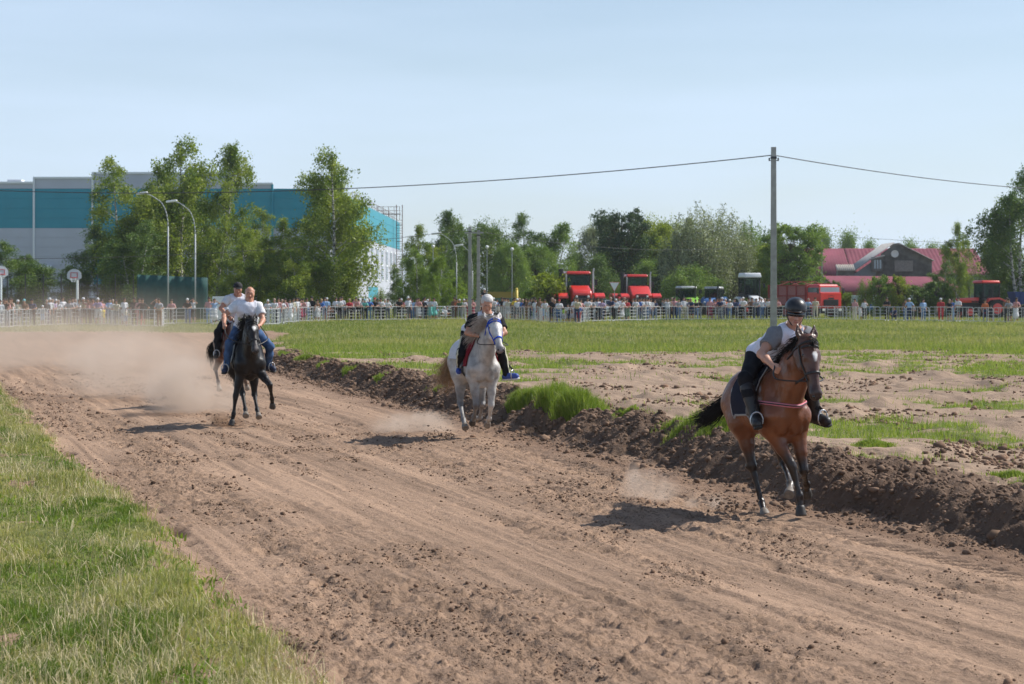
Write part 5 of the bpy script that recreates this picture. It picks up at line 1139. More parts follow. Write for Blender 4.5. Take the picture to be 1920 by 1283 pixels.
roof_sheet('tiled_roof', (lx_(1590) + .05, -3, lz(516)), (lx_(1848), -3, lz(516)), (lx_(1838), 4, lz(465)), (lx_(1590) + .05, 4, lz(465)), m_crim, hs, 34, .035, 9)
mb = MB(); mb.box(((lx_(1512) + lx_(1845)) / 2, 3, lz(516) / 2), (lx_(1845) - lx_(1512) - .4, 11, lz(516) - .1)); mb.build('wall', mat('grey_green_wall', (.17, .19, .18), .9, var=.2), hs)
low = empty('brick_house', (XA(1650, 285), 280, GZ)); tag(low, 'low red brick house with crimson roof in front of the wooden gable', 'building'); o2 = XA(1650, 285)
X2 = lambda px: XA(px, 282) - o2; Z2 = lambda py: zc(py, 282) - GZ
roof_sheet('roof', (X2(1568), -1, Z2(546)), (X2(1800), -1, Z2(546)), (X2(1770), 3.4, Z2(519)), (X2(1545), 3.4, Z2(517)), m_crim, low, 30, .012)
mb = MB(); mb.box(((X2(1568) + X2(1800)) / 2, 2.4, Z2(547) / 2), (X2(1800) - X2(1568) - .3, 6, Z2(547) - .06)); mb.build('wall', m_brick, low)
for px in (1600, 1640, 1700, 1740):
    w = MB(); w.box((X2(px), -.64, 1.5 if Z2(547) > 2.4 else Z2(547) * .5), (1.5, .12, 1.1)); o = w.build('window', m_pvc, low); w = MB(); w.box((X2(px), -.72, 1.5 if Z2(547) > 2.4 else Z2(547) * .5), (1.2, .08, .85)); w.build('pane', m_pane, o)
gb = empty('wooden_house', (XA(1690, 290), 290, GZ)); tag(gb, 'grey weathered wooden gable house with a satellite dish', 'building'); og = XA(1690, 290); X3 = lambda px: XA(px, 290) - og; Z3 = lambda py: zc(py, 290) - GZ
mb = MB(); mb.prism([(X3(1640), Z3(521)), (X3(1747), Z3(521)), (X3(1747), Z3(487)), (X3(1690), Z3(460)), (X3(1675), Z3(460)), (X3(1652), Z3(476))], .3); o = mb.build('gable_wall', m_wood, gb)
mb = MB(); [mb.box((X3(1655 + i * 2.6), -.19, (Z3(521) + Z3(470 + abs(i - 10) * 1.1)) / 2), (.05, .06, Z3(470 + abs(i - 10) * 1.1) - Z3(521) - .4)) for i in range(35) if 1655 + i * 2.6 < 1745]; mb.build('batten', m_wood, gb)
mb = MB(); mb.box((X3(1694), -.26, Z3(499)), (2.5, .12, 1.5)); wo_ = mb.build('window', mat('boarded_window', (.22, .20, .19), .8, var=.2), gb)
roof_sheet('roof', (X3(1750), -.8, Z3(489)), (X3(1750), 9, Z3(489)), (X3(1684), 9, Z3(456)), (X3(1684), -.8, Z3(456)), m_slate, gb, 12, .05)
roof_sheet('side_roof', (X3(1585), -.5, Z3(520)), (X3(1585), 9, Z3(520)), (X3(1676), 9, Z3(456)), (X3(1676), -.5, Z3(456)), m_slate, gb, 12, .05)
mb = MB(); mb.prism([(X3(1592), Z3(521)), (X3(1650), Z3(521)), (X3(1650), Z3(480))], .25); mb.build('side_gable', mat('pale_boards', (.22, .25, .27), .9, var=.2), gb)
mb = MB(); mb.box((X3(1642), -.9, Z3(496)), (1.4, 1.2, 1.9)); dm = mb.build('dormer', m_wood, gb); mb = MB(); [mb.box((X3(1637 + i * 5), -1.53, Z3(496)), (.22, .06, 1.2)) for i in range(3)]; mb.build('pane', m_pane, dm)
mb = MB(); mb.box((X3(1642), -.9, Z3(483)), (1.9, 1.7, .15), ry=-.25); mb.build('dormer_roof', m_slate, gb)
def dish(name, loc, r, az, label, parent=None, m=None):
    n, k = 24, 7; Vv = [(0, 0, 0)] + [(r * (i / k) * math.cos(a), -.30 * r * (i / k) ** 2, r * (i / k) * math.sin(a)) for i in range(1, k + 1) for a in np.linspace(0, 2 * np.pi, n, endpoint=False)]
    T_ = [(0, 1 + j, 1 + (j + 1) % n) for j in range(n)]; Q_ = [(1 + (i - 1) * n + j, 1 + i * n + j, 1 + i * n + (j + 1) % n, 1 + (i - 1) * n + (j + 1) % n) for i in range(1, k) for j in range(n)]
    o = mesh_np(name, np.array(Vv), [np.array(T_), np.array(Q_)], [m or mat('dish_white', (.72, .73, .75), .5)], parent=parent); so = o.modifiers.new('t', 'SOLIDIFY'); so.thickness = .03; o.location = loc; o.rotation_euler = (math.radians(12), 0, az)
    a = MB(); a.cyl((0, 0, -r * .8), (0, -r * .75, -r * .05), .03, n=6); a.ball((0, -r * .78, -.0), .07, n=1); a.cyl((0, .1, 0), (0, .5, -.1), .05, n=6); a.build('feed_arm', m_trim, o); return o
dish('satellite_dish', (X3(1676), -.8, Z3(476)), .50, -.25, None, gb)
mb = MB(); mb.prism([(X3(1567) - .5, Z3(515)), (X3(1602), Z3(515)), (X3(1600), Z3(497)), (X3(1568), Z3(497))], 3.0, Matrix.Translation((0, -1.5, 0)))
sh = empty('shed', (XA(1584, 289), 289, GZ)); tag(sh, 'small lean-to with striped corrugated roof between the crimson roofs', 'shed'); osx = XA(1584, 289); mb.bm.free()
X4 = lambda px: XA(px, 289) - osx
roof_sheet('roof', (X4(1566), -1.5, Z3(508)), (X4(1600), -1.5, Z3(508)), (X4(1602), .8, Z3(497)), (X4(1568), .8, Z3(497)), mat('striped_slate', (.42, .38, .33), .9), sh, 9, .12); mb = MB(); mb.box((X4(1584), -.4, Z3(508) / 2), (2.2, 1.6, Z3(508) - .1)); mb.build('wall', m_wood, sh)
ph = empty('pink_house', (XA(868, 270), 270, GZ)); tag(ph, 'pinkish red gable glimpsed between the dark trees near the concrete poles', 'building')
mb = MB(); mb.prism([(-1.7, 0), (1.7, 0), (1.7, 3.8), (0.3, 6.6), (-1.7, 4.6)], 3); mb.build('gable_wall', mat('pink_wall', (.52, .16, .20), .8, var=.05), ph); roof_sheet('roof', (-2.1, -1.8, 4.2), (-2.1, 1.8, 4.2), (.3, 1.8, 6.75), (.3, -1.8, 6.75), m_crim, ph, 6, .04)

# ------------------------------------------------------------------ poles, lamps, wires
m_conc = mat('concrete_pole', (.34, .325, .30), .9, var=.18, scale=3.5, bump=.006); m_galv = mat('galvanised_steel', (.36, .38, .39), .6, metal=.2); m_lampw = mat('lamp_white', (.78, .78, .76), .4); m_blackm = mat('black_metal', (.03, .03, .032), .5)
def conc_pole(px, top, Y, w0, label, name='utility_pole', arm=None):
    r = empty(name, (XA(px, Y), Y, GZ - .1)); tag(r, label, 'pole'); h = zc(top, Y) - GZ + .1
    mb = MB(); mb.box((0, 0, h / 2), (w0, w0 * .9, h), taper=(.74, .74), bev=.015); mb.build('post', m_conc, r)
    mb = MB(); mb.box((0, 0, h * .945), (w0 * .9, w0 * .95, .10)); mb.cyl((-.22, -.06, h * .93), (.22, -.06, h * .93), .02, n=6); [mb.cyl((s * .2, -.06, h * .93 - .02), (s * .2, -.06, h * .93 + .12), .035, n=8) for s in (-1, 1)]; mb.build('insulator', m_blackm, r); return r
conc_pole(1450.5, 276, 96, .29, 'tall square grey concrete pole right of centre carrying two overhead wires')
conc_pole(881, 425, 172, .32, 'left one of a pair of pale concrete poles behind the grey rider'); conc_pole(897, 432, 172.6, .31, 'right one of a pair of pale concrete poles behind the grey rider')
mb = MB(); mb.box((XA(889, 172), 171.7, zc(437, 172)), (1.5, .12, .12)); tag(mb.build('crossbar', m_conc), 'short bar bridging the pair of pale concrete poles', 'crossbar')
def lamp(px, top, Y, reach, label, side_=-1, grp='curved street lamps', r=.045, hook=2.4):
    rt = empty('street_lamp', (XA(px, Y), Y, GZ)); tag(rt, label, 'street lamp', grp); h = zc(top, Y) - GZ; s = side_
    pts = [Vector((0, 0, 0)), Vector((0, 0, h - hook))] + [Vector((s * reach * (1 - math.cos(t)) * .62, 0, h - hook + hook * .86 * math.sin(t))) for t in np.linspace(.15, 1.35, 9)] + [Vector((s * reach * .80, 0, h - .06)), Vector((s * reach, 0, h + .04))]
    mb = MB(); mb.tube(pts[:2], r * 1.35, 10); mb.tube(pts[1:], r * .8, 8); [mb.ball(p, r * .8, n=1) for p in pts[2:-1]]; mb.build('mast', m_galv, rt, True)
    mb = MB(); mb.box((s * (reach + .35), 0, h + .10), (.85, .30, .16), bev=.06, ry=s * .12); mb.build('lamp_head', m_lampw, rt, True); return rt
lamp(315, 365, 160, 1.6, 'nearer curved street lamp before the left birches, its head highest'); lamp(366, 380, 163, 1.45, 'second curved street lamp before the left birches, right of the first')
lamp(856, 440, 185, 1.4, 'thin curved street lamp left of the concrete poles', grp='distant thin lamps', r=.035); lamp(886, 462, 210, 1.0, 'thin curved lamp half hidden by the concrete poles', grp='distant thin lamps', r=.035)
for px, tp, lb in ((812, 465, 'thin straight lamp post before the dark birch right of the building'), (913, 466, 'thin straight lamp post right of the concrete poles'), (828, 488, 'short plain lamp post in front of the yellow green bush'), (960, 470, 'thin lamp post between dark birches above the crowd')):
    rt = empty('lamp_post', (XA(px, 190), 190, GZ)); tag(rt, lb, 'lamp post', 'straight lamp posts'); h = zc(tp, 190) - GZ; mb = MB(); mb.cyl((0, 0, 0), (0, 0, h), .045, .03, n=8); mb.build('mast', m_galv, rt); mb = MB(); mb.ball((0, 0, h + .12), .16, n=2); mb.build('lamp_globe', m_lampw, rt, True)
rt = conc_pole(1541, 435, 235, .22, 'dark slim pole in front of the crimson roof')
def wire(a, b, sag, r, label, n=40):
    a, b = np.array(a), np.array(b); pts = [a * (1 - t) + b * t + A3(0, 0, -4 * sag * t * (1 - t)) for t in np.linspace(0, 1, n)]
    V_, Q_ = tubes_np(np.array(pts)[None], np.full((1, n), r), 4); tag(mesh_np('overhead_wire', V_, [Q_], [m_blackm]), label, 'wire', 'overhead wires')
tp = P(1450, 291, 96)
wire(tp, P(-420, 330, 128), 1.35, .022, 'overhead wire running left from the tall pole past the birches')
wire(tp, P(2150, 360, 150), .5, .022, 'overhead wire running right from the tall pole')
wire(P(881, 430, 172), P(-300, 480, 150), 1.0, .018, 'lower wire from the concrete pair towards the left wall')
wire(P(897, 434, 172), P(1541, 440, 235), 1.6, .016, 'faint wire crossing the gap in the trees'); wire(P(1541, 440, 235), P(2050, 462, 220), .3, .016, 'faint wire above the crimson roof')

# ------------------------------------------------------------------ sports ground behind the barriers
for px, py, lb, rz in ((139, 516, 'basketball hoop with white fan-shaped board left of the birches', 0), (2, 510, 'basketball hoop board cut by the left edge', .5)):
    Y = 150; r = empty('basketball_hoop', (XA(px, Y), Y, GZ), rz); tag(r, lb, 'basketball hoop', 'basketball hoops'); zc_ = zc(py, Y) - GZ
    mb = MB(); mb.cyl((.12, .5, 0), (.12, .5, zc_), .085, n=10); mb.cyl((.12, .5, zc_), (0, .05, zc_), .07, n=8); mb.build('post', m_trim, r)
    mb = MB(); mb.prism([(.50 * math.cos(t), .42 * math.sin(t) - .0) for t in np.linspace(0, math.pi, 14)] + [(-.50, -.22), (-.28, -.36), (.28, -.36), (.50, -.22)], .05); mb.build('backboard', mat('board_white', (.60, .62, .66), .6), r)
    mb = MB(); [mb.box(c, d) for c, d in (((0, -.04, .16), (.50, .02, .04)), ((0, -.04, -.2), (.50, .02, .04)), ((-.23, -.04, -.02), (.04, .021, .36)), ((.23, -.04, -.02), (.04, .021, .36)))]; mb.build('target_square', mat('red_paint', (.50, .04, .05), .6), r)
    for ch in list(r.children):
        if not ch.name.startswith('post'): ch.location = (0, 0, zc_)
    mb = MB(); mb.tube([Vector((.22 * math.cos(t), -.28 + .22 * math.sin(t), -.18)) for t in np.linspace(0, 2 * math.pi, 13)], .022, 6); o = mb.build('hoop_ring', mat('hoop_red', (.55, .06, .05), .5), r); o.location = (0, 0, zc_)
    mb = MB(); [mb.cyl((.21 * math.cos(t), -.28 + .21 * math.sin(t), -.18), (.12 * math.cos(t + .4), -.28 + .12 * math.sin(t + .4), -.5), .009, n=4) for t in np.linspace(0, 2 * math.pi, 12, endpoint=False)]; o2_ = mb.build('hoop_net', m_trim, r); o2_.location = (0, 0, zc_)
sc_ = empty('screen_fence', (XA(257, 168), 168, GZ)); tag(sc_, 'tall dark green netting screen behind the two street lamps', 'fence')
m_net = mat('green_netting', (.022, .085, .075), .8, var=.2, scale=2.5, bump=.01); wN = XA(389, 168) - XA(257, 168); hN = zc(515, 168) - GZ
n = 60; xs_n = np.linspace(0, wN, n); Vv = np.array([(x, .10 * math.sin(x * 2.3) + .05 * math.sin(x * 7), z * hN - (.25 * x / wN if z == 1 else 0)) for z in (0, .34, .67, 1) for x in xs_n]); idx_ = np.arange(len(Vv)).reshape(4, n); qn = np.stack([idx_[:-1, :-1], idx_[:-1, 1:], idx_[1:, 1:], idx_[1:, :-1]], -1).reshape(-1, 4)
o = mesh_np('netting', Vv, [qn], [m_net], parent=sc_); so = o.modifiers.new('t', 'SOLIDIFY'); so.thickness = .01
for i in range(4): mb = MB(); mb.cyl((wN * i / 3, .15, 0), (wN * i / 3, .15, hN), .035, n=6); mb.build('fence_post', m_blackm, sc_)
wf = empty('mesh_fence', (XA(-20, 172), 172, GZ)); tag(wf, 'high thin black wire mesh fence behind the spectators on the left', 'fence'); wW = XA(250, 172) - XA(-20, 172)
for i in range(9): mb = MB(); mb.cyl((wW * i / 8, 0, 0), (wW * i / 8, 0, zc(514, 172) - GZ), .05, n=6); mb.build('fence_post', m_blackm, wf)
mb = MB(); [mb.cyl((0, 0, z), (wW, 0, z), .012, n=3) for z in np.arange(.3, zc(514, 172) - GZ, .28)]; [mb.cyl((x, 0, 0), (x, 0, zc(516, 172) - GZ), .008, n=3) for x in np.arange(0, wW, .22)]; mb.build('wire_mesh', m_blackm, wf)
wb_ = MB(); wb_.box((XA(412, 160), 160, GZ + .95), (1.1, .12, 1.9), bev=.02); wb_.box((XA(406, 160), 160.1, GZ + .95), (.08, .08, 1.9)); tag(wb_.build('white_board', m_trim), 'white upright board behind the bald rider', 'board')
tf = empty('garden_fence', (XA(918, 205), 205, GZ)); tag(tf, 'dark palisade fence of a playground behind the yellow post', 'fence'); mb = MB(); [mb.box((i * .22, 0, .75), (.10, .05, 1.5)) for i in range(34)]; mb.box((3.6, .04, 1.2), (7.4, .05, .08)); mb.build('palings', mat('brown_palings', (.12, .08, .07), .9, var=.3), tf)
pg = empty('playground_hut', (XA(938, 212), 212, GZ)); tag(pg, 'teal and yellow playground hut behind the spectators', 'playground'); mb = MB(); mb.box((0, 0, 1.0), (3.0, 1.6, 1.5)); mb.build('hut_wall', mat('teal_paint', (.08, .22, .20), .7), pg); mb = MB(); mb.prism([(-1.9, 1.75), (1.9, 1.75), (1.5, 2.35), (-1.5, 2.35)], 1.9); mb.build('roof', mat('ochre_paint', (.36, .25, .05), .7), pg)
yp = MB(); yp.cyl((XA(968.5, 190), 190, GZ), (XA(968.5, 190), 190, zc(543, 190)), .16, .14, n=12); yp.ball((XA(968.5, 190), 190, zc(543, 190)), .15, n=2); yp.box((XA(968.5, 190), 190, GZ + .08), (.5, .5, .16), bev=.03); tag(yp.build('gas_pipe_post', mat('yellow_paint', (.60, .44, .04), .5), smooth=True), 'upright yellow pipe post above the yellow-shirted spectator', 'post')
sg = empty('give_way_sign', (XA(1152, 190), 190, GZ)); tag(sg, 'triangular white road sign on a post between the two red tractors', 'road sign'); mb = MB(); mb.cyl((0, 0.06, 0), (0, .06, zc(530, 190) - GZ), .04, n=6); mb.build('post', m_galv, sg); mb = MB(); zt = zc(530, 190) - GZ; mb.prism([(-.42, zt), (.42, zt), (0, zt - .75)], .04); mb.build('sign_plate', m_trim, sg)
mb = MB(); mb.prism([(-.47, zt + .04), (.47, zt + .04), (0, zt - .83)], .03, Matrix.Translation((0, .04, 0))); mb.build('sign_border', mat('red_paint', (.50, .04, .05), .6), sg)
# ------------------------------------------------------------------ vehicles (local: x sideways, -y towards its own front, z up)
m_rub = mat('tyre_rubber', (.022, .021, .020), .85, var=.2, scale=6); m_red = mat('red_paintwork', (.66, .040, .030), .35, coat=.4, var=.05, scale=1); m_dred = mat('dull_red_paint', (.30, .030, .025), .6, var=.15); m_dk = mat('dark_machine_parts', (.025, .025, .027), .7, var=.3)
m_cabg = glass_mat('cab_glass', (.06, .10, .10)); m_silv = mat('silver_paint', (.45, .46, .46), .4, metal=.5); m_glow = mat('lamp_glass', (.75, .74, .68), .2)
def wheel(c, r, w, parent, rim=None, name='wheel'):
    e = empty(name, c); e.parent = parent
    mb = MB(); mb.cyl((-w / 2, 0, 0), (w / 2, 0, 0), r * .94, n=28)
    for i in range(20):
        a = i * 2 * math.pi / 20; mb.box((w * .24, r * .95 * math.cos(a), r * .95 * math.sin(a)), (w * .5, r * .12, r * .10), rx=a + .3); mb.box((-w * .24, r * .95 * math.cos(a + .15), r * .95 * math.sin(a + .15)), (w * .5, r * .12, r * .10), rx=a - .1)
    mb.build('tyre', m_rub, e)
    mb = MB(); mb.cyl((-w / 2 - .02, 0, 0), (w / 2 + .02, 0, 0), r * .55, n=24); mb.cyl((-w / 2 - .08, 0, 0), (w / 2 + .08, 0, 0), r * .2, n=12); mb.build('rim', rim or m_red, e); return e
def cab(root, c, d, roofm, frame, name='cab', inner=True, bow=0.0):
    """glazed cab: frame posts, panes, roof, seat and wheel inside"""
    x, y, z = c; w, l, h = d; e = empty(name, (x, y, z)); e.parent = root
    mb = MB(); t = .09
    for sx in (-1, 1):
        for sy_ in (-1, 1): mb.box((sx * (w / 2 - t / 2) * 1.0, sy_ * (l / 2 - t / 2), h / 2), (t, t, h), bev=.015)
        mb.box((sx * (w / 2 - t / 2), 0, h - t / 2 - .01), (t - .01, l - t * 2, t)); mb.box((sx * (w / 2 - t / 2), 0, .22), (t - .01, l - t * 2, .44)); mb.box((sx * (w / 2 - t / 2), .1, h / 2), (t - .02, .07, h - .1))
    mb.box((0, -l / 2 + t / 2, h - t / 2 - .01), (w - t * 2, t - .01, t)); mb.box((0, l / 2 - t / 2, h - t / 2 - .01), (w - t * 2, t - .01, t)); mb.box((0, -l / 2 + t / 2, .15), (w - t * 2, t - .01, .30)); mb.box((0, l / 2 - t / 2, .3), (w - t * 2, t - .01, .6)); mb.box((0, 0, .05), (w - .2, l - .2, .08)); mb.build('cab_frame', frame, e)
    gm = bpy.data.materials.get('clear_glass') or new_mat('clear_glass')[0]; nt = gm.node_tree
    if len(nt.nodes) < 4:
        b = nt.nodes['Principled BSDF']; b.inputs['Base Color'].default_value = (.02, .04, .04, 1); b.inputs['Roughness'].default_value = .05; tr = nt.nodes.new('ShaderNodeBsdfTransparent'); tr.inputs[0].default_value = (.70, .82, .80, 1); ms = nt.nodes.new('ShaderNodeMixShader'); ms.inputs[0].default_value = .22
        nt.links.new(tr.outputs[0], ms.inputs[1]); nt.links.new(b.outputs[0], ms.inputs[2]); nt.links.new(ms.outputs[0], nt.nodes['Material Output'].inputs[0])
    mb = MB(); mb.box((0, -l / 2 + .03, h / 2 + .1), (w - .2, .015, h - .42)); mb.build('windscreen', gm, e)
    for sx in (-1, 1): mb = MB(); mb.box((sx * (w / 2 - .03), 0, h / 2 + .16), (.015, l - .2, h - .56)); mb.build('side_window', gm, e)
    mb = MB(); mb.box((0, l / 2 - .03, h / 2 + .25), (w - .2, .015, h - .75)); mb.build('rear_window', gm, e)
    if inner:
        mb = MB(); mb.box((0, .35, .75), (.5, .18, .85), bev=.06); mb.box((0, .1, .45), (.5, .55, .18), bev=.05); mb.box((0, -.5, .55), (.35, .25, .8), bev=.05); mb.tube([Vector((.2 * math.cos(t), -.35 + .1 * math.sin(t), .98 + .17 * math.sin(t))) for t in np.linspace(0, 6.283, 11)], .02, 5); mb.build('seat', m_dk, e)
    rh = .42 if bow else .22; mb = MB(); mb.box((0, -.05 * l, h + rh / 2), (w + .14, l * 1.12, rh), bev=.08, taper=(.9, .9)); mb.build('roof', roofm, e, True); return e
def place(root, px, Y, rz, label, cat, group, name):
    root.location = (XA(px, Y), Y, GZ); root.rotation_euler = (0, 0, rz); tag(root, label, cat, group); return root
def big_tractor(hood_shape, px, Y, rz, label):
    r = empty('tractor')
    for sx in (-1, 1):
        for y in (-1.3, 1.9): wheel((sx * 1.45, y, .85), .85, .62, r, m_dred)
        for y in (-1.3, 1.9):
            mb = MB(); mb.prism([(-.95, 0.0), (-.95, .16), (-.5, .42), (.5, .42), (.95, .16), (.95, 0), (.45, .28), (-.45, .28)], .78, Matrix.Translation((sx * 1.42, y, 1.62)) @ Matrix.Rotation(math.pi / 2, 4, 'Z'), bev=.03); mb.build('mudguard', m_red, r)
    mb = MB(); mb.box((0, -.2, .95), (1.1, 4.6, .6), bev=.05); mb.box((0, -2.55, 1.15), (1.5, .35, .95), bev=.05); mb.box((0, -1.3, .85), (2.3, .3, .3)); mb.box((0, 1.9, .85), (2.3, .3, .3)); mb.box((0, 1.6, 1.45), (1.9, 2.2, .5), bev=.05); mb.build('chassis', m_dk, r)
    mb = MB(); mb.box((0, -2.36, 1.60), (1.15, .10, .75), bev=.03); [mb.box((0, -2.42, 1.32 + i * .10), (1.0, .05, .04)) for i in range(6)]; mb.build('radiator_grille', m_dk, r)
    mb = MB()
    if hood_shape == 0: mb.prism([(-2.45, 1.95), (-2.20, 2.25), (-1.0, 2.62), (-.55, 2.62), (-.55, 1.3), (-2.2, 1.3)], 1.5, Matrix.Rotation(math.pi / 2, 4, 'Z'), bev=.12)
    else: mb.prism([(-2.45, 1.85), (-2.15, 2.05), (-1.3, 2.65), (-.6, 2.72), (-.6, 1.3), (-2.2, 1.3)], 1.75, Matrix.Rotation(math.pi / 2, 4, 'Z'), bev=.07)
    mb.build('bonnet', m_red, r, True)
    cab(r, (0, .35, 1.75), (1.85, 1.75, 1.75), m_red, m_dk)
    for sx in (-1, 1): mb = MB(); mb.ball((sx * .45, -2.48, 1.75), .10, (1, .4, 1)); mb.build('headlight', m_glow, r, True)
    for sx in (-1, 1): mb = MB(); [mb.box((sx * x, -.62, 3.55), (.16, .10, .10), bev=.02) for x in (.35, .75)]; mb.build('work_lamp', m_glow, r)
    for sx in (-1, 1): mb = MB(); mb.cyl((sx * 1.0, -.45, 3.0), (sx * 1.35, -.6, 3.05), .025, n=5); mb.box((sx * 1.38, -.62, 2.85), (.24, .06, .46), bev=.02); mb.build('mirror', m_dk, r)
    mb = MB(); mb.cyl((1.12, -.75, 1.5), (1.12, -.75, 3.5), .085, n=10); mb.cyl((1.12, -.75, 3.5), (1.18, -.75, 3.95), .065, n=8); mb.build('exhaust', m_silv, r)
    mb = MB(); mb.cyl((-1.12, -.72, 1.5), (-1.12, -.72, 3.2), .09, n=10); mb.cyl((-1.35, -.55, 2.0), (-1.35, -.55, 3.85), .16, n=12); mb.cyl((-1.35, -.55, 3.6), (-1.35, -.55, 3.9), .2, n=12); mb.build('air_filter', m_dk, r)
    mb = MB(); mb.cyl((-.98, -.72, 1.8), (-.98, -.72, 3.5), .07, n=8); mb.build('handrail', m_silv, r)
    mb = MB(); [mb.box((sx * 1.25, -.3, .7 + i * .35), (.5, .35, .05)) for i in range(3) for sx in (-1, 1)]; mb.build('steps', m_dred, r)
    r.scale = (1.07,) * 3
    return place(r, px, Y, rz, label, 'tractor', 'red articulated tractors', 'tractor')
big_tractor(0, 1082, 177, math.radians(8), 'bigger red tractor with rounded slanting bonnet and a pale exhaust, left of the row')
big_tractor(1, 1192, 202, math.radians(10), 'second red tractor with flat square slanting bonnet, right of the road sign')
def cab_tractor(px, Y, rz, roofm, bodym, label, tall=0.0, green=False):
    r = empty('tractor')
    for sx in (-1, 1): wheel((sx * .95, .9, .85), .85, .50, r, bodym); wheel((sx * .85, -1.6, .6), .6, .40, r, bodym)
    mb = MB(); mb.box((0, -.4, .75), (.7, 3.2, .5), bev=.05); mb.build('chassis', m_dk, r)
    mb = MB(); mb.prism([(-2.2, .85), (-2.25, 1.25), (-1.9, 1.62), (-.2, 1.80 + tall * .4), (-.2, .85)], .95, Matrix.Rotation(math.pi / 2, 4, 'Z'), bev=.12); mb.build('bonnet', bodym, r, True)
    for sx in (-1, 1): mb = MB(); mb.prism([(-.95, 0), (-.7, .42), (0, .62), (.7, .42), (.95, 0), (.8, 0), (.55, .33), (0, .48), (-.55, .33), (-.8, 0)], .50, Matrix.Translation((sx * .98, .9, 1.25)) @ Matrix.Rotation(math.pi / 2, 4, 'Z')); mb.build('mudguard', bodym, r)
    cab(r, (0, .65, 1.25 + tall), (1.6, 1.5, 1.42 + tall * .9), roofm, m_dk, bow=tall)
    for sx in (-1, 1): mb = MB(); mb.cyl((sx * .8, 0, 2.5 + tall), (sx * 1.15, -.1, 2.55 + tall), .02, n=5); mb.box((sx * 1.18, -.1, 2.38 + tall), (.20, .05, .38), bev=.02); mb.build('mirror', m_dk, r)
    mb = MB(); mb.cyl((.62, -.35, 1.4), (.62, -.35, 2.9 + tall), .07, n=10); mb.build('exhaust', m_dk, r)
    mb = MB(); [mb.ball((sx * .28, -2.2, 1.3), .09, (1, .4, 1)) for sx in (-1, 1)]; [mb.box((x, -.22, 2.72 + tall * 1.9), (.13, .08, .09)) for x in (-.6, -.35, .35, .6)]; mb.build('headlight', m_glow, r)
    return place(r, px, Y, rz, label, 'tractor', 'smaller parked tractors', 'tractor')
cab_tractor(1290, 206, math.radians(14), m_silv, mat('lime_paint', (.22, .50, .03), .4), 'small tractor with lime green bonnet and grey cab roof before the willow')
cab_tractor(1410, 198, math.radians(16), mat('white_paint', (.74, .76, .78), .4), mat('white_paint', (.74, .76, .78), .4), 'tall tractor with white rounded cab roof just left of the concrete pole', tall=.52)
cab_tractor(1336, 216, math.radians(-20), m_silv, mat('blue_paint', (.05, .14, .34), .4), 'bluish tractor cab half hidden left of the white-roofed tractor', tall=0)
# red truck
r = empty('truck')
for y in (-1.2, 2.6, 3.9):
    for sx in (-1, 1): wheel((sx * 1.05, y, .52), .52, .30, r, m_dred)
mb = MB(); mb.box((0, 1.6, .85), (1.0, 7.4, .3)); mb.box((0, -2.15, .62), (2.4, .35, .45), bev=.06); mb.build('chassis', m_dk, r)
mb = MB(); mb.box((0, -1.25, 1.55), (2.46, 1.9, 1.45), bev=.10); mb.box((0, -1.15, 2.75), (2.40, 1.7, .42), bev=.12, taper=(.92, .86)); [mb.box((sx * 1.16, -2.02, 2.4), (.12, .10, .75), bev=.02) for sx in (-1, 1)]; [mb.box((sx * 1.18, -.42, 2.4), (.10, .12, .75)) for sx in (-1, 1)]; mb.box((0, -.40, 2.4), (2.3, .10, .7)); mb.build('cab', m_red, r)
mb = MB(); mb.box((0, -2.05, 2.40), (2.2, .03, .62)); mb.build('windscreen', glass_mat('windscreen_glass', (.32, .37, .42)), r)
for sx in (-1, 1): mb = MB(); mb.box((sx * 1.19, -1.22, 2.40), (.03, 1.45, .56)); mb.build('side_window', m_cabg, r); mb = MB(); mb.cyl((sx * 1.2, -2.0, 2.6), (sx * 1.45, -2.15, 2.6), .02, n=5); mb.box((sx * 1.48, -2.17, 2.4), (.20, .08, .48), bev=.02); mb.build('mirror', m_dk, r); mb = MB(); mb.box((sx * .95, -2.34, .72), (.34, .04, .2), bev=.01); mb.build('headlight', m_glow, r)
mb = MB(); mb.box((0, -2.22, 1.35), (1.7, .04, .55)); [mb.box((0, -2.26, 1.15 + i * .13), (1.6, .04, .05)) for i in range(4)]; mb.build('radiator_grille', m_dk, r)
mb = MB(); mb.box((0, -2.22, 1.72), (.62, .03, .14)); [mb.box((sx * .12, -2.26, 1.95), (.50, .02, .03), rz=0, ry=sx * .1) for sx in (-1, 1)]; mb.build('wiper', m_dk, r)
mb = MB(); [mb.box((sx * 1.22, 2.2, 2.0), (.08, 5.2, 1.7)) for sx in (-1, 1)]; mb.box((0, -.36, 2.05), (2.4, .08, 1.8)); mb.box((0, 4.8, 2.0), (2.4, .08, 1.7)); mb.box((0, 2.2, 1.15), (2.5, 5.2, .12)); mb.build('tipper_body', mat('faded_red_sheet', (.36, .13, .13), .7, var=.15), r)
mb = MB(); [mb.box((sx * 1.30, -.30 + i * 1.26, 2.0), (.10, .12, 1.8)) for sx in (-1, 1) for i in range(5)]; [mb.box((sx * 1.30, 2.2, z), (.09, 5.3, .10)) for sx in (-1, 1) for z in (1.15, 1.95, 2.88)]; [mb.cyl((-1.2, y, 2.9), (0, y, 3.22), .025, n=5) for y in (0, 1.7, 3.4)]; [mb.cyl((1.2, y, 2.9), (0, y, 3.22), .025, n=5) for y in (0, 1.7, 3.4)]; mb.cyl((0, 0, 3.22), (0, 4.6, 3.22), .025, n=5); mb.build('tipper_ribs', m_dred, r)
mb = MB(); mb.box((0, -1.0, 3.02), (1.5, .5, .05)); [mb.box((x, -1.0, 2.98), (.05, .6, .10)) for x in (-.7, 0, .7)]; mb.build('roof_rack', m_dred, r)
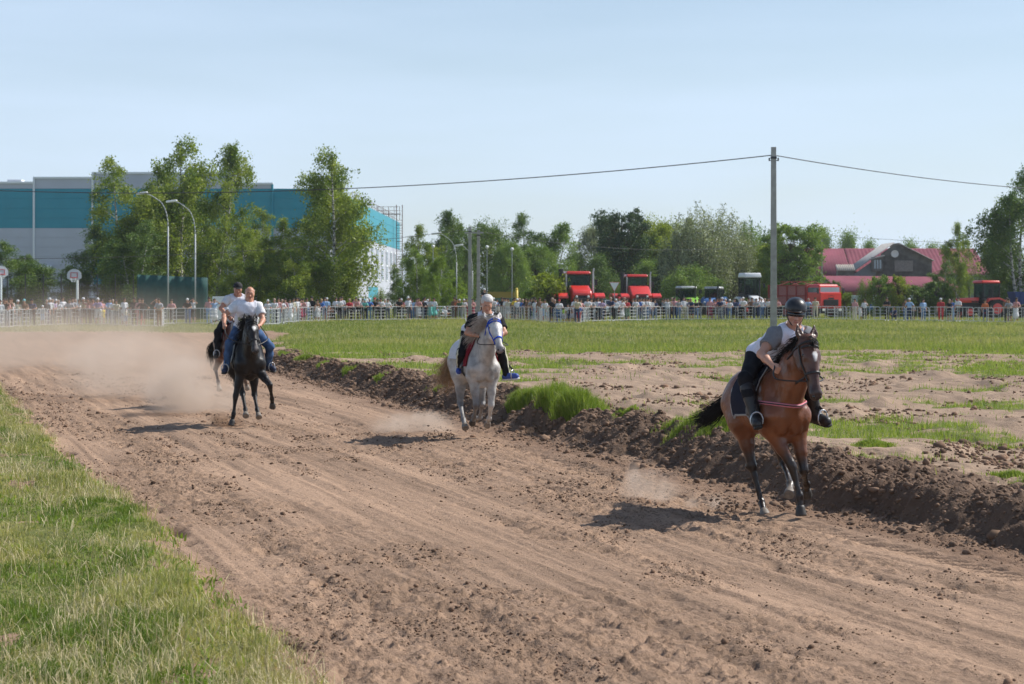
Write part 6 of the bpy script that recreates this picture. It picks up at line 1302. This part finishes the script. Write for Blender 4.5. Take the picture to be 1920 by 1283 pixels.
place(r, 1527, 190, math.radians(33), 'red dump truck with pale windscreen and ribbed tipper body, right of the concrete pole', 'truck', None, 'truck')
# side-on tractor, bonnet to the left
r = empty('tractor')
for sx in (-1, 1): wheel((sx * .88, .95, .80), .80, .42, r, m_red); wheel((sx * .78, -1.45, .52), .52, .30, r, m_red)
mb = MB(); mb.box((0, -.5, .80), (.5, 3.0, .5), bev=.05); mb.box((0, -2.2, .75), (.6, .4, .4), bev=.04); mb.box((0, -1.15, 1.08), (.52, 1.7, .36), bev=.03); mb.build('chassis', m_dk, r)
mb = MB(); mb.prism([(-2.05, 1.28), (-2.1, 1.64), (-.3, 1.72), (-.3, 1.28)], .72, Matrix.Rotation(math.pi / 2, 4, 'Z'), bev=.06); mb.build('bonnet', m_red, r, True)
mb = MB(); [mb.box((sx * .372, -.95 + i * .14, 1.30), (.02, .09, .30)) for i in range(5) for sx in (-1, 1)]; mb.build('bonnet_vents', m_dk, r)
for sx in (-1, 1): mb = MB(); mb.prism([(-.9, .02), (-.75, .36), (.2, .42), (.95, .12), (.98, 0), (.2, .28), (-.65, .22)], .42, Matrix.Translation((sx * .88, .95, 1.28)) @ Matrix.Rotation(math.pi / 2, 4, 'Z')); mb.build('mudguard', m_red, r)
cab(r, (0, .62, 1.25), (1.5, 1.55, 1.62), m_red, m_dk)
mb = MB(); mb.cyl((.30, -1.2, 1.6), (.30, -1.2, 2.6), .045, n=8); mb.build('exhaust', m_dk, r)
mb = MB(); [mb.ball((sx * .26, -2.12, 1.42), .09, (1, .4, 1)) for sx in (-1, 1)]; mb.build('headlight', m_glow, r)
r.scale = (1.06,) * 3
place(r, 1838, 184, math.radians(-72), 'red wheeled tractor seen from the side near the right edge', 'tractor', None, 'tractor')
r = empty('trailer'); mb = MB(); mb.box((0, 0, 1.75), (3.4, 2.2, 1.1), taper=(1.12, 1.12), bev=.03); [mb.box((x, -1.2, 1.75), (.08, .12, 1.1)) for x in (-1.4, -.5, .4, 1.3)]; mb.build('trailer_body', mat('deep_blue_paint', (.02, .05, .20), .6, var=.1), r); mb = MB(); mb.box((0, 0, 1.0), (3.0, 1.2, .25)); mb.cyl((-1.5, 0, .9), (-3.2, 0, .7), .06, n=6); mb.build('chassis', m_dk, r)
for x in (-.9, .9):
    for sy_ in (-1, 1): w_ = wheel((x, sy_ * .9, .55), .55, .28, r, m_dk); w_.rotation_euler = (0, 0, math.pi / 2)
place(r, 1936, 186, 0.05, 'blue trailer cut by the right edge beside the side-on tractor', 'trailer', None, 'trailer')
def car(px, Y, rz, col, label, tall=1.0):
    r = empty('car'); m = mat('car_paint_%d_%d_%d' % tuple(int(c * 255) for c in col), col, .3, coat=.6)
    mb = MB(); mb.prism([(-2.15, .35), (-2.18, .70), (-2.0, .85), (-1.05, .95), (1.75, .98 * (1 + .06 * (tall - 1))), (2.12, .85), (2.15, .35)], 1.74, Matrix.Rotation(math.pi / 2, 4, 'Z'), bev=.07); mb.build('body', m, r, True)
    mb = MB(); h = 1.45 * tall; mb.prism([(-1.0, .93), (-.35, h - .06), (1.1, h - .06), (1.75, .95)], 1.46, Matrix.Rotation(math.pi / 2, 4, 'Z'), bev=.06); mb.build('windows', glass_mat('car_glass', (.035, .045, .05)), r, True)
    mb = MB(); mb.box((0, .38, h - .02), (1.40, 1.5, .07), bev=.03); [mb.cyl((sx * .74, -.98, .95), (sx * .70, -.34, h - .03), .03, n=5) for sx in (-1, 1)]; [mb.cyl((sx * .74, 1.72, .96), (sx * .70, 1.1, h - .03), .04, n=5) for sx in (-1, 1)]; [mb.cyl((sx * .74, .4, .96), (sx * .70, .38, h - .03), .03, n=5) for sx in (-1, 1)]; mb.build('roof', m, r)
    for sx in (-1, 1):
        for y in (-1.35, 1.35): wheel((sx * .78, y, .32), .32, .2, r, m_silv)
        mb = MB(); mb.box((sx * .62, -2.14, .68), (.36, .08, .16), bev=.03); mb.build('headlight', m_glow, r)
    mb = MB(); mb.box((0, -2.18, .55), (1.0, .05, .22)); mb.build('radiator_grille', m_dk, r)
    return place(r, px, Y, rz, label, 'car', 'parked cars', 'car')
car(1122, 212, .15, (.10, .16, .15), 'dark green estate car behind the first red tractor', 1.15); car(1146, 208, .2, (.55, .60, .64), 'pale grey car left of the road sign', 1.05); car(1178, 226, 1.3, (.50, .53, .55), 'pale car mostly behind the second red tractor')
car(1236, 224, 1.5, (.42, .45, .46), 'silver car side-on behind the right side of the second red tractor'); car(1636, 222, .9, (.18, .24, .28), 'grey blue car by the saplings, its windows shining', 1.1); car(1654, 206, -1.3, (.05, .14, .40), 'bright blue car among the saplings'); car(1744, 210, 1.2, (.70, .72, .72), 'white low car behind the barriers on the right'); car(805, 190, 1.2, (.66, .70, .74), 'white car behind the yellow green bush'); car(842, 196, .5, (.60, .62, .66), 'white van-like car left of the concrete poles', 1.35); car(1004, 214, .3, (.30, .38, .50), 'blue grey car behind the bright bush'); car(912, 216, 1.4, (.25, .42, .40), 'teal car behind the concrete poles')

# ------------------------------------------------------------------ barriers
FL = [(-80, 126), (-20, 124), (22, 128), (60, 132), (112, 139), (150, 141), (200, 139), (245, 133), (302, 131), (308, 142), (375, 143), (430, 143), (500, 150), (506, 140), (560, 156), (620, 164), (700, 166), (780, 170), (852, 173), (930, 175), (990, 165), (1040, 151), (1085, 150), (1100, 158), (1145, 161), (1230, 169), (1330, 171), (1450, 172), (1560, 172), (1620, 166), (1720, 162), (1800, 158), (1900, 152), (2010, 148)]
FX = [XA(p, y) for p, y in FL]; FY = [y for p, y in FL]
def fence_at(px):
    y = float(np.interp(px, [p for p, _ in FL], FY)); return XA(px, y), y
m_barr = mat('barrier_steel', (.58, .59, .60), .42, metal=.35)
def make_barrier():
    r = empty('crowd_barrier'); w, h = 2.4, 1.1; t = .021; mb = MB()
    c = [Vector((-w / 2, 0, .12)), Vector((-w / 2, 0, h - .14)), Vector((-w / 2 + .04, 0, h - .04)), Vector((-w / 2 + .14, 0, h)), Vector((w / 2 - .14, 0, h)), Vector((w / 2 - .04, 0, h - .04)), Vector((w / 2, 0, h - .14)), Vector((w / 2, 0, .12)), Vector((-w / 2, 0, .12))]; mb.tube(c, t, 6); mb.build('frame', m_barr, r)
    mb = MB(); [mb.cyl((x, 0, .12), (x, 0, h), t * .7, n=5) for x in (-.42, 0, .42)]; mb.cyl((-.62, 0, .12), (-.62, 0, h), t * .8, n=5); mb.cyl((.62, 0, .12), (.62, 0, h), t * .8, n=5); [mb.cyl((sx * .62, 0, z), (sx * w / 2, 0, z), t * .75, n=5) for sx in (-1, 1) for z in (.36, .60, .84)]; mb.build('bars', m_barr, r)
    for x in (-.9, .9): mb = MB(); mb.cyl((x, -.28, .02), (x, .28, .02), t * .8, n=5); mb.cyl((x, 0, .02), (x, 0, .14), t * .8, n=5); mb.build('foot', m_barr, r)
    return r
B0 = make_barrier(); s_len = 0.0; seg = list(zip(FX, FY)); cum = np.concatenate([[0], np.cumsum([math.dist(a, b) for a, b in zip(seg[:-1], seg[1:])])]); nB = int(cum[-1] / 2.46); LMK = [(0, 'by the left picture edge'), (60, 'before the grey wall'), (139, 'below the basketball hoop'), (200, 'right of the hoop'), (258, 'at the left end of the green screen'), (315, 'by the first street lamp'), (366, 'by the second street lamp'), (405, 'beside the white board'), (505, 'just right of the bald rider'), (545, 'under the medium birches'), (585, 'left below the biggest birch'), (638, 'below the biggest birch'), (680, 'before the white wall with teal stripe'), (727, 'below the steel ladder'), (765, 'below the dark birch'), (810, 'before the lime bush'), (850, 'left of the concrete poles'), (890, 'by the concrete poles'), (935, 'right of the grey rider'), (968, 'below the yellow post'), (1005, 'before the bright round bush'), (1040, 'at the left wheel of the first red tractor'), (1085, 'before the first red tractor'), (1122, 'before the dark green car'), (1152, 'below the road sign'), (1192, 'before the second red tractor'), (1225, 'right of the second red tractor'), (1255, 'before the dark spruce'), (1290, 'before the lime tractor'), (1336, 'before the bluish cab'), (1378, 'left of the white-roofed tractor'), (1410, 'before the white-roofed tractor'), (1450, 'by the tall concrete pole'), (1522, 'before the red truck'), (1570, 'right of the red truck'), (1610, 'before the saplings'), (1665, 'below the wooden gable'), (1720, 'before the dark round bush'), (1760, 'left of the side-on tractor'), (1795, 'at the bonnet of the side-on tractor'), (1840, 'before the side-on tractor'), (1880, 'right of the side-on tractor'), (1915, 'before the blue trailer')]
def lmk(px): return min(LMK, key=lambda q: abs(q[0] - px))[1]
SEEN = set()
def uniq(cands):
    for c in cands:
        if c not in SEEN and len(c.split()) <= 16: SEEN.add(c); return c
    i = 2; base = ' '.join(cands[0].split()[:12])
    ords = ['second', 'third', 'fourth', 'fifth', 'sixth', 'seventh', 'eighth', 'ninth']
    for w in ords:
        c = f"{base}, {w} from left"
        if c not in SEEN: SEEN.add(c); return c
    return cands[0]
for i in range(nB):
    s = (i + .5) * cum[-1] / nB; s0 = s - 1.2; s1 = s + 1.2; g_ = lambda v: (float(np.interp(v, cum, FX)), float(np.interp(v, cum, FY)))
    a, b = g_(max(s0, 0)), g_(min(s1, cum[-1])); x, y = (a[0] + b[0]) / 2, (a[1] + b[1]) / 2
    o = B0 if i == 0 else copy_tree(B0); o.location = (x, y, ground_z(x, y) - .01); o.rotation_euler = (0, 0, math.atan2(b[1] - a[1], b[0] - a[0]) + R.uniform(-.03, .03)); px = x * F / y + CX
    tag(o, uniq([f"galvanised crowd barrier {lmk(px)}", f"next galvanised crowd barrier to the right, {lmk(px)}", f"further galvanised crowd barrier to the right, {lmk(px)}"]), 'barrier', 'galvanised crowd barriers across the meadow')

# ------------------------------------------------------------------ spectators
def person_proto(pose, sex):
    """~1.72 m adult facing -y; materials: 0 skin 1 top 2 lower 3 hair/hat 4 shoes"""
    o = []
    def add(a, b, ra, rb=None, k=.04, m=0, sc=None, g=0.0): o.append(pr(A3(*a), A3(*b) if b is not None else None, ra, rb, k, (1, 1, 1), sc, m, g))
    X_ = (1, 0, 0); hz, cz, lean = .95, 1.34, 0.0
    if pose == 'L': lean = -.22
    if pose == 'Q': hz = .38; cz = .72; lean = -.15
    wd = .88 if sex else 1.0; hy = .10 if pose == 'L' else 0
    ft = [(-.11, hy + (.0 if pose != 'K' else .05)), (.12, hy - .04)]
    for s, (fx, fy) in zip((-1, 1), ft):
        hip = (s * .09, hy, hz); kn = (s * .11, hy - .03, .50) if pose != 'Q' else (s * .16, -.32, .50); an = (fx, fy + (.02 if pose != 'Q' else -.05), .09)
        if pose == 'X' and s == 1: kn = (.12, -.10, .50)
        skirt = sex == 2
        add(hip, kn, .088, .058, m=2); add(kn, an, .056, .038, m=0 if (sex in (2, 3)) else 2); add((an[0], an[1], .045), (an[0], an[1] - .14, .035), .042, .034, m=4)
    if sex == 2: add((0, hy, hz), (0, hy + .02, .52), .135, .22, m=2, sc=(X_, 1.05))
    add((-.07, hy, hz), (.07, hy, hz), .115, m=2); add((0, hy, hz + .10), (0, hy + lean * .5, (hz + cz) / 2 + .02), .118 * wd, m=1, sc=(X_, 1.2)); add((0, hy + lean * .5, (hz + cz) / 2), (0, hy + lean, cz), .12 * wd, .115 * wd, m=1, sc=(X_, 1.3)); add((-.14 * wd, hy + lean, cz + .05), (.14 * wd, hy + lean, cz + .05), .062, m=1)
    hy2 = hy + lean; hd = cz + .285; hfy = hy2 - .03 - (.05 if pose == 'L' else 0)
    add((0, hy2, cz + .06), (0, hfy, hd - .08), .055, .05, m=0); add((0, hfy, hd + .02), (0, hfy - .02, hd - .05), .084, .066, m=0, sc=(X_, .9)); add((0, hfy - .10, hd - .02), None, .014, k=.02)
    add((0, hfy + .03, hd + .045), (0, hfy - .005, hd + .055), .090, .086, m=3, g=.004)
    if sex: add((0, hfy + .06, hd), (0, hfy + .07, hd - .16), .075, .05, m=3)
    for s in (-1, 1):
        sh = (s * .185 * wd, hy2, cz + .04)
        if pose == 'L': el = (s * .26, hy2 - .16, cz - .20); wr = (s * .10, hy2 - .30, cz - .24)
        elif pose == 'A': el = (s * .30, hy2 - .20, cz + .08); wr = (s * .08, hy2 - .22, cz + .26)
        elif pose == 'X': el = (s * .25, hy2 - .05, cz - .22); wr = (-s * .06, hy2 - .20, cz - .16)
        elif pose == 'K': el = (s * .36, hy2 + .08, cz - .20); wr = (s * .17, hy2 + .0, cz - .36)
        elif pose == 'H' and s == 1: el = (s * .28, hy2 - .14, cz - .10); wr = (s * .14, hy2 - .18, cz + .18)
        elif pose == 'Q': el = (s * .22, hy2 - .18, cz - .18); wr = (s * .14, hy2 - .34, cz - .22)
        else: el = (s * .24, hy2 + .03, cz - .26); wr = (s * .22, hy2 - .06, cz - .50)
        md = tuple(np.array(sh) * .35 + np.array(el) * .65); add(sh, md, .056, .048, m=1); add(md, el, .040, .036, m=0); add(el, wr, .036, .024, m=0); d = nz(np.array(wr) - np.array(el)); add(wr, tuple(np.array(wr) + d * .10), .028, .022, m=0, k=.02)
    return sdf_mesh('person', o, .021, [mat('skin_tone', (.45, .24, .16), .6)] * 5, colour=False, multi=True)
_pp = {}
def get_proto(pose, sex):
    if (pose, sex) not in _pp: _pp[(pose, sex)] = [person_proto(pose, sex), False]
    return _pp[(pose, sex)]
CC = dict(w=((.70, .70, .72), 'white'), k=((.015, .015, .018), 'black'), g=((.34, .35, .38), 'grey'), n=((.03, .045, .11), 'navy'), b=((.05, .15, .45), 'bright blue'), l=((.30, .45, .68), 'light blue'), r=((.50, .04, .05), 'red'), p=((.60, .30, .30), 'pale pink'), o=((.55, .14, .05), 'orange'), y=((.75, .55, .03), 'yellow'), t=((.16, .52, .46), 'turquoise'), e=((.07, .14, .07), 'dark green'), u=((.20, .11, .06), 'brown'), c=((.55, .50, .38), 'cream'), m=((.26, .04, .07), 'maroon'), j=((.10, .18, .34), 'denim'), v=((.45, .33, .50), 'lilac'), G=((.50, .75, .10), 'lime'))
HC = {'-': ((.035, .025, .02), 'dark hair'), 'W': ((.72, .72, .72), 'white cap'), 'B': ((.40, .28, .22), 'grey hair'), 'R': ((.50, .03, .04), 'red cap'), 'H': ((.42, .30, .15), 'blond hair'), 'T': ((.20, .50, .52), 'turquoise hat'), 'D': ((.012, .012, .015), 'black cap')}
PO = dict(L='leaning on the barrier', S='standing upright', A='hands at the face', X='arms crossed', K='hands on hips', Q='crouching', H='one hand raised', C='child standing')
cm = lambda k: mat('fabric_' + CC[k][1].replace(' ', '_'), CC[k][0], .85, var=.10, scale=9); hmt = lambda k: mat('hair_or_hat_' + HC[k][1].replace(' ', '_'), HC[k][0], .8)
skins = [mat('skin_tone_fair', (.50, .28, .20), .6), mat('skin_tone_tanned', (.38, .19, .12), .6), mat('skin_tone', (.45, .24, .16), .6)]
CROWD = """0 w g - S|8 k g - A|13 p g - L|19 u k - H|21 w g - S|33 c g W S|35 u g - C|46 u k T L|60 n k D L|80 g l W C|87 k n B S|93 w k W S|99 v k B L|105 w k W S|110 w k B L|117 w k - S|130 g g - L|136 g k - L|142 w k B L|148 w g - S|157 c k W L|165 p k - A|174 p k - A|184 v w W L|191 p y - S|205 l j - L|211 w g B L|219 c k - L|233 w w - S|236 c j - C|252 k k - S|261 p r - S|267 k k - K|293 k u - A|298 g u - L|322 p k - L|352 k j W L|362 w k - A|392 p l - S|402 l w - A|502 w k W L|515 w k B L|522 p n - S|528 w k B L|535 p k - S|543 w w - S|550 c c - S|556 w g - S|563 p m - A|568 p m - S|575 w j - S|585 k k D S|590 w g - C|595 u w - S|603 b n H L|609 l n - S|613 l o W S|618 o u - C|630 w k - S|637 w k - L|641 w g - S|650 g k - C|655 r k B L|662 w k - S|668 p k - L|673 g k - L|684 t k T L|692 b j W L|702 k k R L|708 k k - X|714 w k - L|727 w n - L|753 m k W L|765 w k W S|769 l k - S|773 l j - S|781 w g - S|785 p w - L|796 w k - S|802 g g W S|806 w t H L|814 w t - S|832 w w W Q|838 k u - Q|852 u k - S|857 o u - S|870 w w W L|879 p r - L|886 p m - L|895 c g W S|926 w g W L|932 l g - S|942 k g - L|946 w g - S|949 w g - S|953 c g - S|962 u k - S|965 y k - X|970 w k W S|980 b k B S|986 k u - K|991 u u - L|1002 k e - S|1004 w j - S|1012 u u - S|1016 g o - C|1022 w l - L|1030 c g - C|1035 k k B L|1048 w j R L|1058 G w - C|1065 w g - C|1073 u g - C|1078 w w - S|1085 b r - C|1089 p n - K|1096 u g - C|1102 w k - L|1108 g k - L|1113 w g - C|1121 w k - S|1124 l g H C|1132 k k - C|1152 o k - S|1155 w k W S|1161 w k R S|1166 w w - L|1175 r e - L|1187 k k - S|1192 w g - L|1202 w n - L|1212 w j - S|1216 w j D S|1221 w g - S|1242 k k - S|1247 g k D S|1252 w g - A|1256 p k - C|1265 p n - S|1282 w c - S|1286 w c - S|1291 w g - S|1305 k j - L|1331 p m - S|1339 p k - S|1345 o k - S|1354 w n W S|1360 o n W S|1368 w j W L|1377 n k - S|1384 w k - C|1393 w k W L|1396 c w - C|1404 c k - S|1410 u k - K|1424 w j - S|1428 w j W A|1441 w k - L|1457 p k - L|1515 l n B L|1529 c c D L|1603 p c - S|1613 w w - C|1621 w k - H|1663 k k - X|1677 n n - Q|1698 u j - S|1705 l n W K|1731 l j - S|1727 k k - C|1764 r r W S|1780 k k B L|1785 b l - S|1797 w k - X|1847 o n - S|1858 k k - C|1888 u k - S|1892 g k - L|1905 p w - L|1712 g k - C|1040 k n B S|1068 k n - C|748 k k - L|560 k k - S|608 g n D S|625 p k - C|680 n k - K|722 e k B S|793 k n - L|820 l g - C|862 e g W L|874 n n - S|934 c u - C|974 n k B S|997 g n - L|1009 r n - C|1082 c n - L|1116 k g - S|1128 v n - L|1146 n k B L|1171 c n B S|1198 b n - S|1207 g g - L|1228 n j - L|1260 c k B S|1272 g j - L|1296 n n B L|1311 k g - S|1350 n g - L|1372 c n - C|1389 b k B S|1400 r k - C|1418 g n - L|1434 l k B S"""
ents = sorted([e.split() for e in CROWD.split('|')], key=lambda e: int(e[0]))
prev = None
for i, (px, top, lowr, hat, pose) in enumerate(ents):
    px = int(px); rr = random.Random(px * 7 + i); child = pose == 'C'; pz_ = rr.choice('SSKX') if child else pose
    female = (hat == 'H') or (hat == '-' and (top in 'pormtv' or lowr in 'twcrm' or rr.random() < .22)); sex = (2 if (lowr in 'tmwe' and female and not child) else (3 if (child or rr.random() < .15) else (1 if female else 0)))
    pt = get_proto(pz_, sex); base = pt[0]
    o = base if not pt[1] else base.copy()
    if pt[1]: link(o)
    pt[1] = True
    x, y = fence_at(px); back = {'L': .34, 'A': .45, 'X': .5}.get(pose, .55 + .8 * rr.random()); 
    if i % 3 == 2 and pose != 'L': back += .6 * rr.random()
    y2 = y + back; x2 = XA(px, y2); h = rr.uniform(.95, 1.06) * (rr.uniform(.60, .78) if child else 1.0)
    if px in (585, 641, 765): h = 1.08
    o.location = (x2, y2, ground_z(x2, y2)); o.scale = (h * rr.uniform(.95, 1.15), h, h); o.rotation_euler = (0, 0, (XA(px, y2) / y2) * -1 + rr.uniform(-.5, .5) * (1.0 if pose not in 'L' else .4))
    ms = [skins[rr.randrange(3)], cm(top), cm(lowr), hmt(hat), cm(rr.choice('kwg'))]
    for s_, m in zip(o.material_slots, ms): s_.link = 'OBJECT'; s_.material = m
    who = 'child' if child else 'person'; tn, ln_ = CC[top][1], CC[lowr][1]; gar = 'skirt' if sex == 2 else 'trousers'; gar = 'shorts' if sex == 3 else gar
    lk = f"{tn} top and {ln_} {gar}" if tn != ln_ else f"{tn} top and {gar}"
    pp = '' if child else ', ' + {'L': 'leaning', 'S': 'standing', 'A': 'hands to face', 'X': 'arms crossed', 'K': 'hands on hips', 'Q': 'crouching', 'H': 'arm raised'}[pose]
    tag(o, uniq([f"{who} in {lk}, {lmk(px)}", f"{who} in {lk}{pp}, {lmk(px)}", f"{who} in {lk}, {HC[hat][1]}, {lmk(px)}", f"{who} in {lk}, right of the one in {prev}", f"{who} with {HC[hat][1]} in {lk}{pp}, {lmk(px)}"]), 'person', 'spectators behind the barriers')
    prev = tn + ' and ' + ln_
for o, u_ in _pp.values(): o['_u'] = 1; del o['_u']
# mounted onlooker far behind, seen above the barriers
far = bwn.body.copy(); link(far); far.data = bwn.body.data
for ch in list(bwn.body.children): copy_tree(ch, far)
far.matrix_world = Matrix.Translation((XA(907, 181), 181, GZ)) @ Matrix.Rotation(math.radians(-120), 4, 'Z'); tag(far, 'distant dark horse behind the barriers carrying an onlooker', 'horse', 'horses standing or racing')
pb = person_proto('Q', 0); pb.name = 'person'
for s_, m in zip(pb.material_slots, [skins[0], cm('k'), cm('k'), hmt('W'), cm('k')]): s_.link = 'OBJECT'; s_.material = m
pb.location = (XA(907, 181), 181, GZ + 1.28); pb.scale = (1.15, 1.15, 1.15); pb.rotation_euler = (0, 0, .25); tag(pb, 'onlooker in black and white cap, mounted behind the concrete poles', 'person')

# ------------------------------------------------------------------ dust
def dust(px, py, Y, size, dens, label, seed, sc=1.0, thr=.42, col=(.86, .72, .60), flow=(1, 1, 1), rz=0.0, soft=.35):
    b = bmesh.new(); bmesh.ops.create_icosphere(b, subdivisions=3, radius=1); me = bpy.data.meshes.new('dust'); b.to_mesh(me); b.free(); o = link(bpy.data.objects.new('dust', me)); o.location = P(px, py, Y); o.scale = size; o.rotation_euler = (0, 0, rz)
    m, t, bs = new_mat('dust_%d' % seed); t.nodes.remove(bs); pv = t.nodes.new('ShaderNodeVolumePrincipled'); pv.inputs['Color'].default_value = (*col, 1); pv.inputs['Anisotropy'].default_value = .2; k = t.links.new
    tc = t.nodes.new('ShaderNodeTexCoord'); ln = t.nodes.new('ShaderNodeVectorMath'); ln.operation = 'LENGTH'; k(tc.outputs['Object'], ln.inputs[0])
    fa = t.nodes.new('ShaderNodeMapRange'); fa.inputs[1].default_value = 1.0; fa.inputs[2].default_value = soft; fa.inputs[3].default_value = 0; fa.inputs[4].default_value = 1; fa.interpolation_type = 'SMOOTHSTEP'; k(ln.outputs['Value'], fa.inputs[0])
    mp = t.nodes.new('ShaderNodeMapping'); mp.inputs['Location'].default_value = (seed * 3.7, seed, 0); mp.inputs['Scale'].default_value = tuple(f * s * sc for f, s in zip(flow, size)); n = t.nodes.new('ShaderNodeTexNoise'); n.inputs['Scale'].default_value = 1; n.inputs['Detail'].default_value = 4; k(tc.outputs['Object'], mp.inputs[0]); k(mp.outputs[0], n.inputs['Vector'])
    r_ = t.nodes.new('ShaderNodeMapRange'); r_.inputs[1].default_value = thr; r_.inputs[2].default_value = thr + .25; k(n.outputs[0], r_.inputs[0])
    m1 = t.nodes.new('ShaderNodeMath'); m1.operation = 'MULTIPLY'; k(fa.outputs[0], m1.inputs[0]); k(r_.outputs[0], m1.inputs[1]); m2 = t.nodes.new('ShaderNodeMath'); m2.operation = 'MULTIPLY'; m2.inputs[1].default_value = dens; k(m1.outputs[0], m2.inputs[0]); k(m2.outputs[0], pv.inputs['Density']); k(pv.outputs[0], t.nodes['Material Output'].inputs['Volume'])
    me.materials.append(m); tag(o, label, 'dust', kind='stuff'); return o
dust(358, 735, 40.5, (1.15, 1.7, .78), 2.6, 'tan dust cloud boiling up behind the hooves of the black horse', 1, 1.6, .40)
dust(250, 692, 47, (2.0, 3.0, .95), .85, 'thinner dust trailing behind the black and brown horses', 2, .9, .38)
dust(120, 655, 66, (6.5, 9, 1.6), .12, 'wide veil of dust hanging over the far left of the track', 3, .5, .34)
dust(170, 610, 112, (11, 16, 2.6), .016, 'thin dust haze drifting in front of the left barriers', 4, .25, .30)
dust(775, 797, 34.5, (.85, .8, .30), 4.2, 'small tan puffs of dust behind the grey horse', 5, 2.6, .42)
dust(1215, 915, 23.2, (.42, .6, .26), 2.8, 'small puff of dust kicked up behind the bay horse', 6, 4, .42)
dust(1185, 885, 24.2, (.12, .3, .22), 2.0, 'faint wisp of dust before the dark bank', 7, 5, .40)
dust(1325, 945, 22.5, (.30, .3, .14), 4.0, 'low puff of dust at the hind hooves of the bay horse', 8, 5, .42)
dust(425, 790, 36.2, (.40, .35, .18), 6.0, 'earthy dust sprayed by the leading hoof of the black horse', 9, 5, .40, (.55, .35, .22))

# ------------------------------------------------------------------ thin summer haze
mb = MB(); mb.box((0, 3400, 29), (6400, 6900, 60.4)); hz = mb.build('haze', new_mat('haze_air')[0]); hm = hz.data.materials[0].node_tree
hm.nodes.remove(hm.nodes['Principled BSDF']); hv = hm.nodes.new('ShaderNodeVolumePrincipled'); hv.inputs['Color'].default_value = (.86, .92, 1, 1); hv.inputs['Density'].default_value = 0.00012; hv.inputs['Anisotropy'].default_value = .3
hm.links.new(hv.outputs[0], hm.nodes['Material Output'].inputs['Volume']); tag(hz, 'thin bluish summer haze over the whole ground', 'haze', kind='stuff')
